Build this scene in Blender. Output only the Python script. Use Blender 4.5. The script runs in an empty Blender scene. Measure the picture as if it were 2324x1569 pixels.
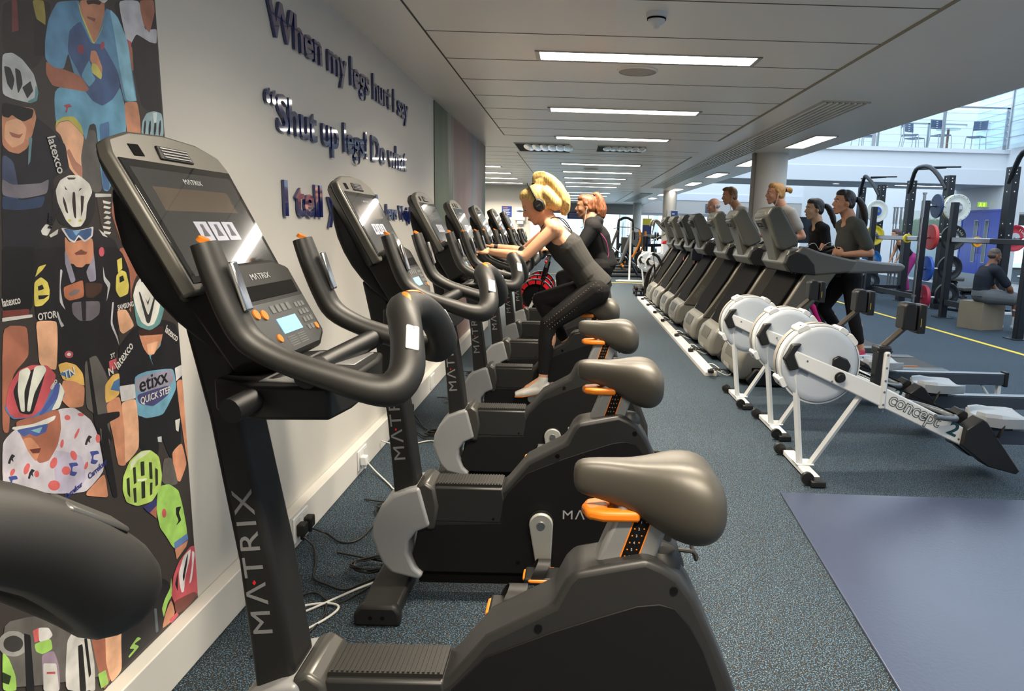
import bpy, bmesh, math, random
from mathutils import Vector, Matrix, Euler, Quaternion
random.seed(7)
SC = bpy.context.scene
COL = SC.collection

# ---------------------------------------------------------------- camera
W_, H_, F_ = 2324.0, 1569.0, 1570.0
PX_, PY_ = 1313.0, 784.5          # the photo is a crop: optical centre sits right of the middle
cam = bpy.data.cameras.new('camera'); camo = bpy.data.objects.new('camera', cam); COL.objects.link(camo)
vy = Vector((1303 - PX_, -(514 - PY_), -F_)).normalized()
a_ = 1065 - PX_; b_ = (F_ * vy.z - a_ * vy.x) / vy.y
vz = -Vector((a_, b_, -F_)).normalized() if b_ < 0 else Vector((a_, b_, -F_)).normalized()
vx = vy.cross(vz)
M_ = Matrix((vx, vy, vz))          # rows: world axes in camera space -> camera-to-world rotation
camo.matrix_world = Matrix.Translation((0, 0, 1.5)) @ M_.to_4x4()
cam.sensor_fit = 'HORIZONTAL'; cam.sensor_width = 36.0; cam.lens = F_ / W_ * 36.0
cam.shift_x = (W_ / 2 - PX_) / W_; cam.shift_y = 0.0
cam.clip_start = 0.02; cam.clip_end = 200
SC.camera = camo

# ---------------------------------------------------------------- light and exposure
SC.view_settings.view_transform = 'Standard'; SC.view_settings.look = 'None'
SC.view_settings.gamma = 1.0; SC.view_settings.use_curve_mapping = False
SC.view_settings.exposure = 0.66
wd = bpy.data.worlds.new('sky'); SC.world = wd; wd.use_nodes = True
bg = wd.node_tree.nodes['Background']
bg.inputs[0].default_value = (0.72, 0.86, 1.0, 1); bg.inputs[1].default_value = 1.7
CEIL_E = 9.0       # luminous panels in the ceiling
CEIL_W = 54.0      # lamp behind each louvre
def area(name, loc, sx, sy, e, col=(1, .93, .82), rot=(0, 0, 0)):
    l = bpy.data.lights.new(name, 'AREA'); l.shape = 'RECTANGLE'; l.size = sx; l.size_y = sy; l.energy = e; l.color = col
    o = bpy.data.objects.new(name, l); COL.objects.link(o); o.location = loc; o.rotation_euler = rot
    return o

# ---------------------------------------------------------------- materials
MATS = {}
def srgb(r, g, b):
    f = lambda c: (c / 255 / 12.92) if c / 255 <= .04045 else ((c / 255 + .055) / 1.055) ** 2.4
    return (f(r), f(g), f(b), 1)
def mat(name, rgb=(128, 128, 128), rough=.5, metal=0., spec=.5, emit=0., bump=0., bscale=200., var=0., vscale=6., trans=0., alpha=1., coat=0., ecol=None):
    if name in MATS: return MATS[name]
    m = bpy.data.materials.new(name); m.use_nodes = True; nt = m.node_tree; p = nt.nodes['Principled BSDF']
    c = srgb(*rgb); p.inputs['Base Color'].default_value = c
    p.inputs['Roughness'].default_value = rough; p.inputs['Metallic'].default_value = metal
    p.inputs['Specular IOR Level'].default_value = spec
    p.inputs['Coat Weight'].default_value = coat
    p.inputs['Transmission Weight'].default_value = trans; p.inputs['Alpha'].default_value = alpha
    if emit: p.inputs['Emission Color'].default_value = ecol or c; p.inputs['Emission Strength'].default_value = emit
    tc = nt.nodes.new('ShaderNodeTexCoord')
    if var:
        n = nt.nodes.new('ShaderNodeTexNoise'); n.inputs['Scale'].default_value = vscale; n.inputs['Detail'].default_value = 4
        nt.links.new(tc.outputs['Object'], n.inputs['Vector'])
        mx = nt.nodes.new('ShaderNodeMix'); mx.data_type = 'RGBA'
        mx.inputs[6].default_value = [v * (1 - var) for v in c[:3]] + [1]; mx.inputs[7].default_value = [min(1, v * (1 + var)) for v in c[:3]] + [1]
        nt.links.new(n.outputs['Fac'], mx.inputs[0]); nt.links.new(mx.outputs[2], p.inputs['Base Color'])
    if bump:
        n = nt.nodes.new('ShaderNodeTexNoise'); n.inputs['Scale'].default_value = bscale; n.inputs['Detail'].default_value = 2
        nt.links.new(tc.outputs['Object'], n.inputs['Vector'])
        b = nt.nodes.new('ShaderNodeBump'); b.inputs['Strength'].default_value = bump; b.inputs['Distance'].default_value = .002
        nt.links.new(n.outputs['Fac'], b.inputs['Height']); nt.links.new(b.outputs['Normal'], p.inputs['Normal'])
    MATS[name] = m; return m

# ---------------------------------------------------------------- mesh kit
class MB:
    def __init__(s): s.v = []; s.f = []; s.m = []; s.k = 0
    def mi(s, k): s.k = k; return s
    def add(s, vs, fs):
        o = len(s.v); s.v += [tuple(v) for v in vs]; s.f += [tuple(o + i for i in f) for f in fs]; s.m += [s.k] * len(fs); return s
    def box(s, x0, x1, y0, y1, z0, z1, rot=None, c=None):
        vs = [Vector((x, y, z)) for x in (x0, x1) for y in (y0, y1) for z in (z0, z1)]
        if rot is not None:
            c = Vector(c) if c is not None else Vector(((x0 + x1) / 2, (y0 + y1) / 2, (z0 + z1) / 2)); R = Euler(rot).to_matrix()
            vs = [R @ (v - c) + c for v in vs]
        return s.add(vs, [(0, 1, 3, 2), (4, 6, 7, 5), (0, 4, 5, 1), (2, 3, 7, 6), (0, 2, 6, 4), (1, 5, 7, 3)])
    def prism(s, pts, a, b, ax='y', taper=None):
        # pts: outline in the plane across ax; order (x,z) for y, (x,y) for z, (y,z) for x
        def P(p, t):
            return {'y': (p[0], t, p[1]), 'z': (p[0], p[1], t), 'x': (t, p[0], p[1])}[ax]
        n = len(pts); q = pts if taper is None else taper
        vs = [P(p, a) for p in pts] + [P(p, b) for p in q]
        fs = [tuple(range(n - 1, -1, -1)), tuple(range(n, 2 * n))] + [(i, (i + 1) % n, n + (i + 1) % n, n + i) for i in range(n)]
        return s.add(vs, fs)
    def loft(s, rings, cap=True, closed=False):
        n = len(rings[0]); vs = [p for r in rings for p in r]; fs = []
        m = len(rings)
        for i in range(m if closed else m - 1):
            for j in range(n):
                a, b = i * n + j, i * n + (j + 1) % n; c, d = ((i + 1) % m) * n + (j + 1) % n, ((i + 1) % m) * n + j
                fs.append((a, b, c, d))
        if cap and not closed: fs += [tuple(range(n - 1, -1, -1)), tuple((m - 1) * n + j for j in range(n))]
        return s.add(vs, fs)
    def tube(s, pts, r, seg=12, up=(0, 0, 1), smooth=0, flat=1., power=1., closed=False):
        pts = [Vector(p) for p in pts]
        if not isinstance(r, (list, tuple)): r = [r] * len(pts)
        if smooth: pts, r = spline(pts, list(r), smooth)
        rings = []; N = len(pts); up = Vector(up)
        t0 = None; side = None
        for i, p in enumerate(pts):
            t = (pts[min(i + 1, N - 1)] - pts[max(i - 1, 0)]).normalized()
            if closed: t = (pts[(i + 1) % N] - pts[i - 1]).normalized()
            if side is None:
                side = t.cross(up)
                if side.length < 1e-3: side = t.cross(Vector((0, 1, 0.01)))
                side.normalize()
            else:
                q = t0.rotation_difference(t); side = q @ side; side = (side - t * side.dot(t)).normalized()
            t0 = t; u = side.cross(t).normalized(); ri = r[i]
            ra, rb = ri if isinstance(ri, (list, tuple)) else (ri, ri * flat)
            ring = []
            for k in range(seg):
                a = 2 * math.pi * k / seg; ca, sa = math.cos(a), math.sin(a)
                if power != 1.: ca = math.copysign(abs(ca) ** power, ca); sa = math.copysign(abs(sa) ** power, sa)
                ring.append(p + side * ra * ca + u * rb * sa)
            rings.append(ring)
        return s.loft(rings, closed=closed)
    def cyl(s, p0, p1, r, seg=16, r2=None): return s.tube([p0, p1], [r, r if r2 is None else r2], seg)
    def lathe(s, prof, c=(0, 0, 0), ax='z', seg=32, arc=1.):
        # prof: (radius, height)
        rings = []; c = Vector(c)
        for k in range(seg):
            a = 2 * math.pi * k / seg * arc; ca, sa = math.cos(a), math.sin(a)
            rings.append([c + Vector({'z': (r * ca, r * sa, h), 'y': (r * ca, h, r * sa), 'x': (h, r * ca, r * sa)}[ax]) for r, h in prof])
        n = len(prof); fs = []; vs = [p for q in rings for p in q]
        for i in range(seg):
            for j in range(n - 1):
                a, b = i * n + j, i * n + j + 1; i2 = (i + 1) % seg
                fs.append((a, b, i2 * n + j + 1, i2 * n + j))
        return s.add(vs, fs)
    def ball(s, c, r, seg=16, rg=10, rot=None):
        if not isinstance(r, (list, tuple)): r = (r, r, r)
        R = Euler(rot).to_matrix() if rot is not None else Matrix.Identity(3); c = Vector(c)
        vs = [c + R @ Vector((0, 0, r[2]))]; fs = []
        for i in range(1, rg):
            t = math.pi * i / rg
            for k in range(seg):
                a = 2 * math.pi * k / seg; vs.append(c + R @ Vector((r[0] * math.sin(t) * math.cos(a), r[1] * math.sin(t) * math.sin(a), r[2] * math.cos(t))))
        vs.append(c + R @ Vector((0, 0, -r[2]))); L = len(vs) - 1
        for k in range(seg): fs.append((0, 1 + k, 1 + (k + 1) % seg)); fs.append((L, L - seg + (k + 1) % seg, L - seg + k))
        for i in range(rg - 2):
            for k in range(seg):
                a = 1 + i * seg + k; b = 1 + i * seg + (k + 1) % seg; fs.append((a, a + seg, b + seg, b))
        return s.add(vs, fs)
    def cone(s, p0, r0, p1, r1, seg=14):
        # a limb piece: tapered tube with rounded ends
        p0, p1 = Vector(p0), Vector(p1); s.tube([p0, p1], [r0, r1], seg); s.ball(p0, r0, 12, 8); s.ball(p1, r1, 12, 8); return s
    def text(s, body, size, origin, ux, uy, depth=.001, sx=1., bold=0., align='LEFT', gap=1.):
        # lettering: ux = reading direction, uy = up direction of the letters
        cu = bpy.data.curves.new('t', 'FONT'); cu.body = body; cu.size = size; cu.extrude = depth / 2; cu.offset = bold; cu.align_x = align; cu.space_character = gap
        cu.resolution_u = 3
        ob = bpy.data.objects.new('t', cu); COL.objects.link(ob); dg = bpy.context.evaluated_depsgraph_get()
        me = bpy.data.meshes.new_from_object(ob.evaluated_get(dg))
        ux, uy = Vector(ux).normalized(), Vector(uy).normalized(); n = ux.cross(uy); o = Vector(origin)
        s.add([o + ux * v.co.x * sx + uy * v.co.y + n * (v.co.z + depth / 2) for v in me.vertices], [tuple(p.vertices) for p in me.polygons])
        bpy.data.objects.remove(ob); bpy.data.meshes.remove(me); bpy.data.curves.remove(cu); return s
    def build(s, name, mats, parent=None, bevel=0., seg=2, sub=0, smooth=True, angle=40, remesh=0., sm=0, loc=None, fixn=True, solid=0., disp=0.):
        me = bpy.data.meshes.new(name); me.from_pydata(s.v, [], s.f); me.update()
        if not isinstance(mats, (list, tuple)): mats = [mats]
        for m in mats: me.materials.append(m)
        if len(mats) > 1: me.polygons.foreach_set('material_index', s.m)
        if fixn:
            bm = bmesh.new(); bm.from_mesh(me); bmesh.ops.recalc_face_normals(bm, faces=bm.faces); bm.to_mesh(me); bm.free()
        if smooth:
            me.polygons.foreach_set('use_smooth', [True] * len(me.polygons)); me.set_sharp_from_angle(angle=math.radians(angle))
        o = bpy.data.objects.new(name, me); COL.objects.link(o)
        if parent is not None:
            o.parent = parent
            if 'off' in parent: pass
        if loc is not None: o.location = loc
        if remesh:
            d = o.modifiers.new('r', 'REMESH'); d.mode = 'VOXEL'; d.voxel_size = remesh; d.use_smooth_shade = True
            if sm: d = o.modifiers.new('s', 'SMOOTH'); d.factor = .5; d.iterations = sm
        if bevel:
            d = o.modifiers.new('b', 'BEVEL'); d.width = bevel; d.segments = seg; d.limit_method = 'ANGLE'; d.angle_limit = math.radians(35); d.harden_normals = False
        if sub: d = o.modifiers.new('u', 'SUBSURF'); d.levels = sub; d.render_levels = sub
        if solid: d = o.modifiers.new('so', 'SOLIDIFY'); d.thickness = solid
        return o
def spline(pts, r, n):
    out, ro = [], []; N = len(pts)
    for i in range(N - 1):
        p0, p1, p2, p3 = pts[max(i - 1, 0)], pts[i], pts[i + 1], pts[min(i + 2, N - 1)]
        for k in range(n):
            t = k / n; out.append(.5 * ((2 * p1) + (p2 - p0) * t + (2 * p0 - 5 * p1 + 4 * p2 - p3) * t * t + (3 * p1 - p0 - 3 * p2 + p3) * t ** 3))
            a, b = r[i], r[i + 1]
            ro.append(tuple(x + (y - x) * t for x, y in zip(a, b)) if isinstance(a, (list, tuple)) else a + (b - a) * t)
    out.append(pts[-1]); ro.append(r[-1]); return out, ro
def tag(o, label=None, cat=None, group=None, kind=None):
    if label: o['label'] = label
    if cat: o['category'] = cat
    if group: o['group'] = group
    if kind: o['kind'] = kind
    return o
def thing(name, label, cat, loc=(0, 0, 0), rz=0, group=None):
    o = bpy.data.objects.new(name, None); COL.objects.link(o); o.location = loc; o.rotation_euler = (0, 0, rz); o.empty_display_size = .1
    return tag(o, label, cat, group)
def struct(o): return tag(o, kind='structure')
def copy_tree(o, parent=None, skip=()):
    c = o.copy(); COL.objects.link(c)
    if parent is not None: c.parent = parent
    for ch in list(o.children):
        if ch.name.split('.')[0] not in skip: copy_tree(ch, c, skip)
    return c
def sub(pts, k): return [(p[0] + k[0], p[1] + k[1]) for p in pts]

# palette
M = lambda *a, **k: mat(*a, **k)
blk = M('black_plastic', (28, 28, 28), .5, spec=.32, bump=.04, bscale=500)
blk2 = M('black_satin', (22, 22, 23), .45, spec=.35)
blk3 = M('deep_black', (12, 12, 13), .8, spec=.1)
dgrey = M('charcoal_plastic', (50, 50, 51), .42, bump=.12, bscale=500)
shell = M('graphite_shell', (38, 38, 38), .40, spec=.45, bump=.04, bscale=500)
panel = M('side_panel_black', (17, 17, 18), .6, spec=.25, bump=.04, bscale=500)
rubber = M('soft_rubber', (29, 28, 26), .5, spec=.6, bump=.03, bscale=400)
silver = M('silver_paint', (150, 151, 152), .38, .55)
silver2 = M('silver_cowl', (150, 151, 153), .42, .25)
chrome = M('polished_metal', (200, 200, 202), .18, 1.)
steel = M('brushed_steel', (165, 167, 170), .3, .9)
orange = M('orange_plastic', (216, 118, 22), .45)
collarm = M('collar_grey', (72, 71, 68), .32, .4)
white = M('white_plastic', (222, 224, 226), .35)
offwhite = M('white_paint', (205, 203, 198), .5)
logo = M('logo_grey', (165, 167, 170), .4)
logo2 = M('mast_logo_grey', (118, 119, 121), .45)
red = M('red_plastic', (200, 30, 35), .4)
vinyl = M('black_vinyl', (66, 62, 54), .50, .25, spec=1., bump=.03, bscale=250)
glassdark = M('screen_glass', (14, 14, 15), .04, spec=.9, coat=1.)
lcd = M('lcd_blue', (120, 172, 218), .3, emit=.45)
# ================================================================= the room
WX, CZ = -1.30, 2.60
def floor_mat():
    m = bpy.data.materials.new('speckled_rubber'); m.use_nodes = True; nt = m.node_tree; p = nt.nodes['Principled BSDF']; L = nt.links.new; N = nt.nodes.new
    tc = N('ShaderNodeTexCoord')
    def flecks(scale, lo, hi, seed):
        mp = N('ShaderNodeMapping'); mp.inputs['Location'].default_value = (seed, seed * 2, 0); L(tc.outputs['Object'], mp.inputs['Vector'])
        n = N('ShaderNodeTexNoise'); n.inputs['Scale'].default_value = scale; n.inputs['Detail'].default_value = 1.5; n.inputs['Roughness'].default_value = .6; L(mp.outputs[0], n.inputs['Vector'])
        r = N('ShaderNodeMapRange'); r.inputs['From Min'].default_value = lo; r.inputs['From Max'].default_value = hi; L(n.outputs['Fac'], r.inputs['Value']); return r.outputs[0]
    def mixc(f, a, b):
        x = N('ShaderNodeMix'); x.data_type = 'RGBA'
        L(f, x.inputs[0])
        for s, v in ((6, a), (7, b)):
            if isinstance(v, tuple): x.inputs[s].default_value = v
            else: L(v, x.inputs[s])
        return x.outputs[2]
    c = mixc(flecks(190, .57, .60, 0), srgb(30, 31, 32), srgb(76, 120, 152))
    c = mixc(flecks(170, .63, .66, 31), c, srgb(120, 122, 118))
    c = mixc(flecks(300, .69, .71, 77), c, srgb(190, 175, 140))
    big = N('ShaderNodeTexNoise'); big.inputs['Scale'].default_value = .9; L(tc.outputs['Object'], big.inputs['Vector'])
    h = N('ShaderNodeHueSaturation'); L(c, h.inputs['Color'])
    rr = N('ShaderNodeMapRange'); rr.inputs['To Min'].default_value = .85; rr.inputs['To Max'].default_value = 1.15; L(big.outputs['Fac'], rr.inputs['Value']); L(rr.outputs[0], h.inputs['Value'])
    L(h.outputs[0], p.inputs['Base Color']); p.inputs['Roughness'].default_value = .7; p.inputs['Specular IOR Level'].default_value = .22
    n = N('ShaderNodeTexNoise'); n.inputs['Scale'].default_value = 300; L(tc.outputs['Object'], n.inputs['Vector']); b = N('ShaderNodeBump'); b.inputs['Strength'].default_value = .35; b.inputs['Distance'].default_value = .002
    L(n.outputs['Fac'], b.inputs['Height']); L(b.outputs[0], p.inputs['Normal'])
    return m
plaster = M('white_wall_paint', (204, 201, 194), .55, bump=.05, bscale=60)
cool = M('atrium_white', (226, 230, 234), .6)
ceilm = M('ceiling_metal_white', (240, 236, 228), .34, spec=.5)
groove = M('ceiling_joint', (70, 68, 64), .7)
beamm = M('joint_filler', (150, 138, 110), .6)
dark = M('duct_dark', (18, 18, 18), .8)
struct(MB().box(-9, 12, -4, 42, -.1, 0).build('floor', floor_mat(), smooth=False))
# left wall: ends at y = 10.2, the room widens behind it
struct(MB().box(WX - .15, WX, -4, 10.2, 0, 3.2).build('wall_left', plaster, smooth=False))
struct(MB().box(-9, -.9 - .35, 19.9, 20.05, 0, 2.6).build('wall_rear_left', plaster, smooth=False))
struct(MB().box(-9, 12, -4.1, -4, 0, 6.5).build('wall_rear', plaster, smooth=False))
struct(MB().box(-9.1, -9, 10, 42, 0, 2.6).build('wall_far_left', plaster, smooth=False))
struct(MB().box(-9, WX - .15, 10.05, 10.2, 0, 2.6).build('wall_return', plaster, smooth=False))
SOF = 3.29
cl = MB().box(-9, SOF, -4, 34.3, CZ, CZ + .12)
struct(cl.build('ceiling', ceilm, smooth=False))
struct(MB().box(SOF - .15, SOF, -4, 14.2, CZ + .12, CZ + 1.1).build('trim_1', cool, smooth=False))
# joints of the metal ceiling trays
g = MB(); zt = CZ - .0012
def strip(b, x0, x1, y0, y1): b.box(x0, x1, y0, y1, zt, CZ + .001)
for (y0, y1, ys) in ((-3.5, 8.95, None), (10.95, 19.2, None), (21.6, 31., None)):
    strip(g, -.905, -.893, y0, y1); 
    strip(g, -.9, 1.765, y1 - .006, y1 + .006); strip(g, -.9, 1.765, y0 - .006, y0 + .006)
    y = y1 - .667
    while y > y0: strip(g, -.9, 1.765, y - .005, y + .005); y -= .667
for y in (10.3, 20.1, 20.7): strip(g, -9, 1.765, y - .005, y + .005)
for k in range(26): strip(g, -9, -.9, 10.95 + k * .6, 10.957 + k * .6)
struct(g.build('trim_2', groove, smooth=False))
g = MB()
for (y0, y1) in ((-3.5, 8.95), (10.95, 19.2), (21.6, 31.)): g.box(1.765, 1.79, y0, y1, CZ - .004, CZ + .001)
struct(g.build('trim_3', beamm, smooth=False))
# white cable trunking along the wall foot
def trunk(x0, y0, y1, nm):
    struct(MB().box(x0, x0 + .055, y0, y1, .004, .17).build(nm, offwhite, bevel=.004))
trunk(WX, -3.9, 10.2, 'baseboard_left')
# bright recessed lights
frame_m = M('light_frame', (185, 182, 175), .35, .3)
def emis(name, col, e):
    m = bpy.data.materials.new(name); m.use_nodes = True; nt = m.node_tree; p = nt.nodes['Principled BSDF']
    p.inputs['Base Color'].default_value = (.9, .9, .9, 1); p.inputs['Emission Color'].default_value = col; p.inputs['Emission Strength'].default_value = e; return m
diff = emis('light_diffuser', (1., .93, .84, 1), CEIL_E); diff2 = emis('light_diffuser_small', (1., .95, .88, 1), 5.)
bar = M('light_louvre', (200, 200, 198), .3, .4)
def ceil_light():
    t = thing('ceiling_light', 'x', 'ceiling light', (0, 0, CZ))
    f = MB(); L, Wd = .73, .115
    f.box(-L, L, -Wd, -Wd + .012, -.008, 0).box(-L, L, Wd - .012, Wd, -.008, 0).box(-L, -L + .03, -Wd, Wd, -.008, 0).box(L - .03, L, -Wd, Wd, -.008, 0)
    f.build('frame', frame_m, t, smooth=False)
    MB().box(-L + .03, L - .03, -Wd + .012, Wd - .012, -.003, -.001).build('diffuser', diff, t, smooth=False)
    b = MB()
    for k in range(29): b.box(-.66 + k * .047, -.6585 + k * .047, -Wd + .012, Wd - .012, -.007, -.003)
    b.box(-.7, .7, -.002, .002, -.007, -.003)
    b.build('louvre', bar, t, smooth=False)
    return t
proto = ceil_light()
def lamp(x, y):
    o = area('strip_lamp', (x, y, CZ - .0035), 1.38, .2, CEIL_W, (1, .87, .68)); o.data.spread = math.radians(135); return o
rows = [('nearest the camera, beside the smoke detector', .45, 4.78), ('second from the front, between the round speaker and the third light', .45, 6.9), ('third from the front, before the two open hatches', .45, 9.02),
        ('first beyond the two open hatches', .45, 12.72), ('second beyond the open hatches', .45, 14.5), ('third beyond the open hatches', .45, 16.3), ('fourth beyond the open hatches', .45, 18.), ('fifth beyond the open hatches', .45, 19.7),
        ('far down the room, first line above the brown ponytail', .45, 23.2), ('far down the room, second line above the brown ponytail', .45, 25.4), ('far down the room, third line above the brown ponytail', .45, 27.8), ('far down the room, last line above the glass front', .45, 30.4),
        ('left of the blurred mural edge, uppermost of four', -2.15, 13.7), ('left of the blonde head, second of four', -2.1, 15.4), ('left of the blonde head, third of four', -2.1, 17.1), ('left of the blonde head, lowest of four', -2.1, 18.9)]
for i, (w, x, y) in enumerate(rows):
    lamp(x, y); o = proto if i == 0 else copy_tree(proto); o.location = (x, y, CZ); o['label'] = 'long recessed strip light, ' + w; o['group'] = 'long strip lights in the ceiling'
for y in (2.6, .4, -1.8):
    lamp(.45, y); o = copy_tree(proto); o.location = (.45, y, CZ); o['label'] = 'long recessed strip light overhead, behind the camera'; o['group'] = 'strip lights overhead out of view'
def sq_light():
    t = thing('downlight', 'x', 'ceiling light', (0, 0, CZ)); f = MB()
    a, b = .13, .62
    f.box(-a, a, -b, -b + .02, -.012, 0).box(-a, a, b - .02, b, -.012, 0).box(-a, -a + .012, -b, b, -.012, 0).box(a - .012, a, -b, b, -.012, 0)
    f.build('frame', frame_m, t, smooth=False); MB().box(-a + .012, a - .012, -b + .02, b - .02, -.004, -.001).build('diffuser', diff2, t, smooth=False)
    return t
sp = sq_light(); WH = ['nearest, right of the long grille above the thick column', 'second, between the grille and the thick column', 'third along the soffit edge, left of the thick column', 'fourth along the soffit edge, over the middle column', 'fifth along the soffit edge', 'sixth along the soffit edge', 'last and smallest along the soffit edge']
for i, y in enumerate((8.78, 11.6, 14.4, 17.2, 20., 23., 26.)):
    o = sp if i == 0 else copy_tree(sp); o.location = (2.86, y, CZ); o['label'] = 'square-ended recessed light, ' + WH[i]; o['group'] = 'recessed lights along the soffit'
for y in (5.9, 3.1):
    pass
# linear grilles
def grille(y0, y1, label):
    t = thing('air_grille', label, 'air vent', (2.27, (y0 + y1) / 2, CZ)); h = (y1 - y0) / 2; w = .19
    MB().box(-w, w, -h, h, -.003, -.001).build('duct', dark, t, smooth=False)
    s = MB()
    for k in range(8): x = -w + .012 + k * (2 * w - .024) / 7; s.box(x - .009, x + .009, -h, h, -.02, -.003)
    s.build('louvre', ceilm, t, smooth=False)
    f = MB().box(-w - .012, w + .012, -h - .015, -h, -.012, 0).box(-w - .012, w + .012, h, h + .015, -.012, 0).box(-w - .014, -w, -h, h, -.012, 0).box(w, w + .014, -h, h, -.012, 0)
    f.build('frame', frame_m, t, smooth=False)
grille(6.08, 19.3, 'long dark linear air grille running beside the downlights'); grille(22.5, 30, 'short linear air grille at the far end of the ceiling')
# smoke detector, speakers
t = thing('smoke_detector', 'white domed smoke detector on the ceiling above the nearest strip light', 'smoke detector', (.40, 3.82, CZ))
MB().lathe([(0, -.022), (.052, -.022), (.055, -.004), (.055, 0), (0, 0)]).build('base', white, t)
MB().lathe([(0, -.078), (.012, -.076), (.022, -.06), (.042, -.048), (.048, -.022), (0, -.022)]).build('dome', white, t)
MB().lathe([(.0465, -.034), (.0495, -.034), (.0495, -.026), (.0465, -.026)]).build('slot', blk3, t)
for x, y, l in ((.42, 5.15, 'round white ceiling speaker between the first two strip lights'), (.3, 13.6, 'round ceiling speaker behind the first far strip light'), (.3, 17.1, 'small round ceiling speaker among the far strip lights')):
    t = thing('ceiling_speaker', l, 'speaker', (x, y, CZ))
    MB().lathe([(0, -.012), (.13, -.012), (.14, -.006), (.14, 0), (0, 0)], seg=40).build('grille', M('speaker_grille', (176, 172, 164), .6, bump=.4, bscale=900), t)
    MB().lathe([(.132, -.014), (.146, -.01), (.146, 0), (.132, 0)], seg=40).build('rim', ceilm, t)
# two open hatches with shiny ductwork
foil = M('crumpled_foil', (170, 172, 172), .22, .95, bump=1., bscale=14)
for x0, x1, y0, y1, l in ((-.84, -.1, 9.75, 10.75, 'open ceiling hatch showing foil duct, left of the pair'), (.3, .95, 9.8, 10.5, 'smaller ceiling hatch showing foil duct, right of the pair')):
    t = thing('ceiling_hatch', l, 'hatch', ((x0 + x1) / 2, (y0 + y1) / 2, CZ)); a, b = (x1 - x0) / 2, (y1 - y0) / 2
    MB().box(-a, a, -b, b, -.004, -.001).build('opening', dark, t, smooth=False)
    d = MB()
    for k in range(6): d.ball((-a * .55 + k * a * .3, 0, -.004), (a * .2, b * .85, .012), 12, 6)
    d.build('duct', foil, t)
    MB().box(-a - .01, a + .01, -b - .01, -b, -.01, 0).box(-a - .01, a + .01, b, b + .01, -.01, 0).box(-a - .01, -a, -b, b, -.01, 0).box(a, a + .01, -b, b, -.01, 0).build('frame', frame_m, t, smooth=False)
# columns
for x, y, r, l in ((2.80, 10.25, .245, 'thick round white column standing between the treadmills'), (2.80, 20.8, .2, 'round white column with a notice box, behind the treadmill row'), (2.80, 31.5, .19, 'slim round white column farthest away')):
    t = thing('column', l, 'column', (x, y, 0)); MB().lathe([(0, 0), (r, 0), (r, CZ), (0, CZ)], seg=48).build('shaft', M('column_white', (208, 205, 198), .45), t)
    if r > .24: MB().lathe([(0, 0), (r + .012, 0), (r + .012, .08), (r, .09), (0, .09)], seg=48).build('foot_ring', steel, t)
    if r > .24: MB().box(-.262, -.235, -.10, .02, 0, CZ).build('casing', M('column_casing', (120, 112, 100), .5), t, smooth=False)
# quote on the wall
navy = M('navy_acrylic', (16, 32, 98), .07, spec=.8, coat=1.)
QUOTE = []
t = thing('wall_lettering', 'raised glossy navy quotation letters fixed to the white wall', 'lettering', (WX, 3.1, 1.9))
QUOTE_T = t
def fit_text(b, body, capz, y0, y1, z, depth=.012):
    # letters stand off the wall; reading direction runs away from the camera (+y)
    q = MB().text(body, 1., (0, 0, 0), (0, 1, 0), (0, 0, 1)); ys = [v[1] for v in q.v]; L = max(ys) - min(ys); S = capz / .729
    sx = (y1 - y0) / (L * S)
    b.text(body, S, (.004, y0 - 3.1 - min(ys) * S * sx, z - 1.9), (0, 1, 0), (0, 0, 1), depth=depth, sx=sx, bold=.004)
for body, cap, y0, y1, z in (("When my legs hurt I say", .158, 3.06, 5.50, 2.262), ("\u201cShut up legs! Do what", .160, 3.0, 5.42, 1.878), ("I tell you to!\u201d", .160, 3.145, 4.62, 1.515), ("Jens Voight", .102, 4.80, 5.67, 1.517)):
    b = MB(); fit_text(b, body, cap, y0, y1, z); b.build('text_line', navy, t, smooth=False)
# blurred artwork panel
def art_mat(name, cols, seed):
    m = bpy.data.materials.new(name); m.use_nodes = True; nt = m.node_tree; p = nt.nodes['Principled BSDF']; L = nt.links.new; N = nt.nodes.new
    tc = N('ShaderNodeTexCoord'); sx = N('ShaderNodeSeparateXYZ'); L(tc.outputs['Object'], sx.inputs[0])
    n = N('ShaderNodeTexNoise'); n.inputs['Scale'].default_value = 1.6; n.inputs['Detail'].default_value = 5
    mp = N('ShaderNodeMapping'); mp.inputs['Scale'].default_value = (1, 2.2, .35); mp.inputs['Location'].default_value = (seed, 0, 0); L(tc.outputs['Object'], mp.inputs[0]); L(mp.outputs[0], n.inputs['Vector'])
    a = N('ShaderNodeMath'); a.operation = 'MULTIPLY_ADD'; L(n.outputs['Fac'], a.inputs[0]); a.inputs[1].default_value = .5
    r = N('ShaderNodeMapRange'); r.inputs['From Min'].default_value = -1.8; r.inputs['From Max'].default_value = 1.8; L(sx.outputs['Y'], r.inputs['Value']); r.inputs['To Min'].default_value = -.25; r.inputs['To Max'].default_value = .75
    L(r.outputs[0], a.inputs[2]); cr = N('ShaderNodeValToRGB'); L(a.outputs[0], cr.inputs[0]); e = cr.color_ramp.elements
    e[0].position = cols[0][0]; e[0].color = srgb(*cols[0][1]); e[1].position = cols[-1][0]; e[1].color = srgb(*cols[-1][1])
    for q, c in cols[1:-1]: k = e.new(q); k.color = srgb(*c)
    L(cr.outputs[0], p.inputs['Base Color']); p.inputs['Roughness'].default_value = .5; return m
am = art_mat('blurred_art_print', [(0., (78, 88, 66)), (.18, (92, 100, 74)), (.24, (150, 145, 140)), (.30, (140, 112, 104)), (.52, (156, 128, 120)), (.58, (120, 134, 152)), (.72, (150, 142, 146)), (.85, (140, 118, 112)), (1., (84, 94, 76))], 3)
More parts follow.
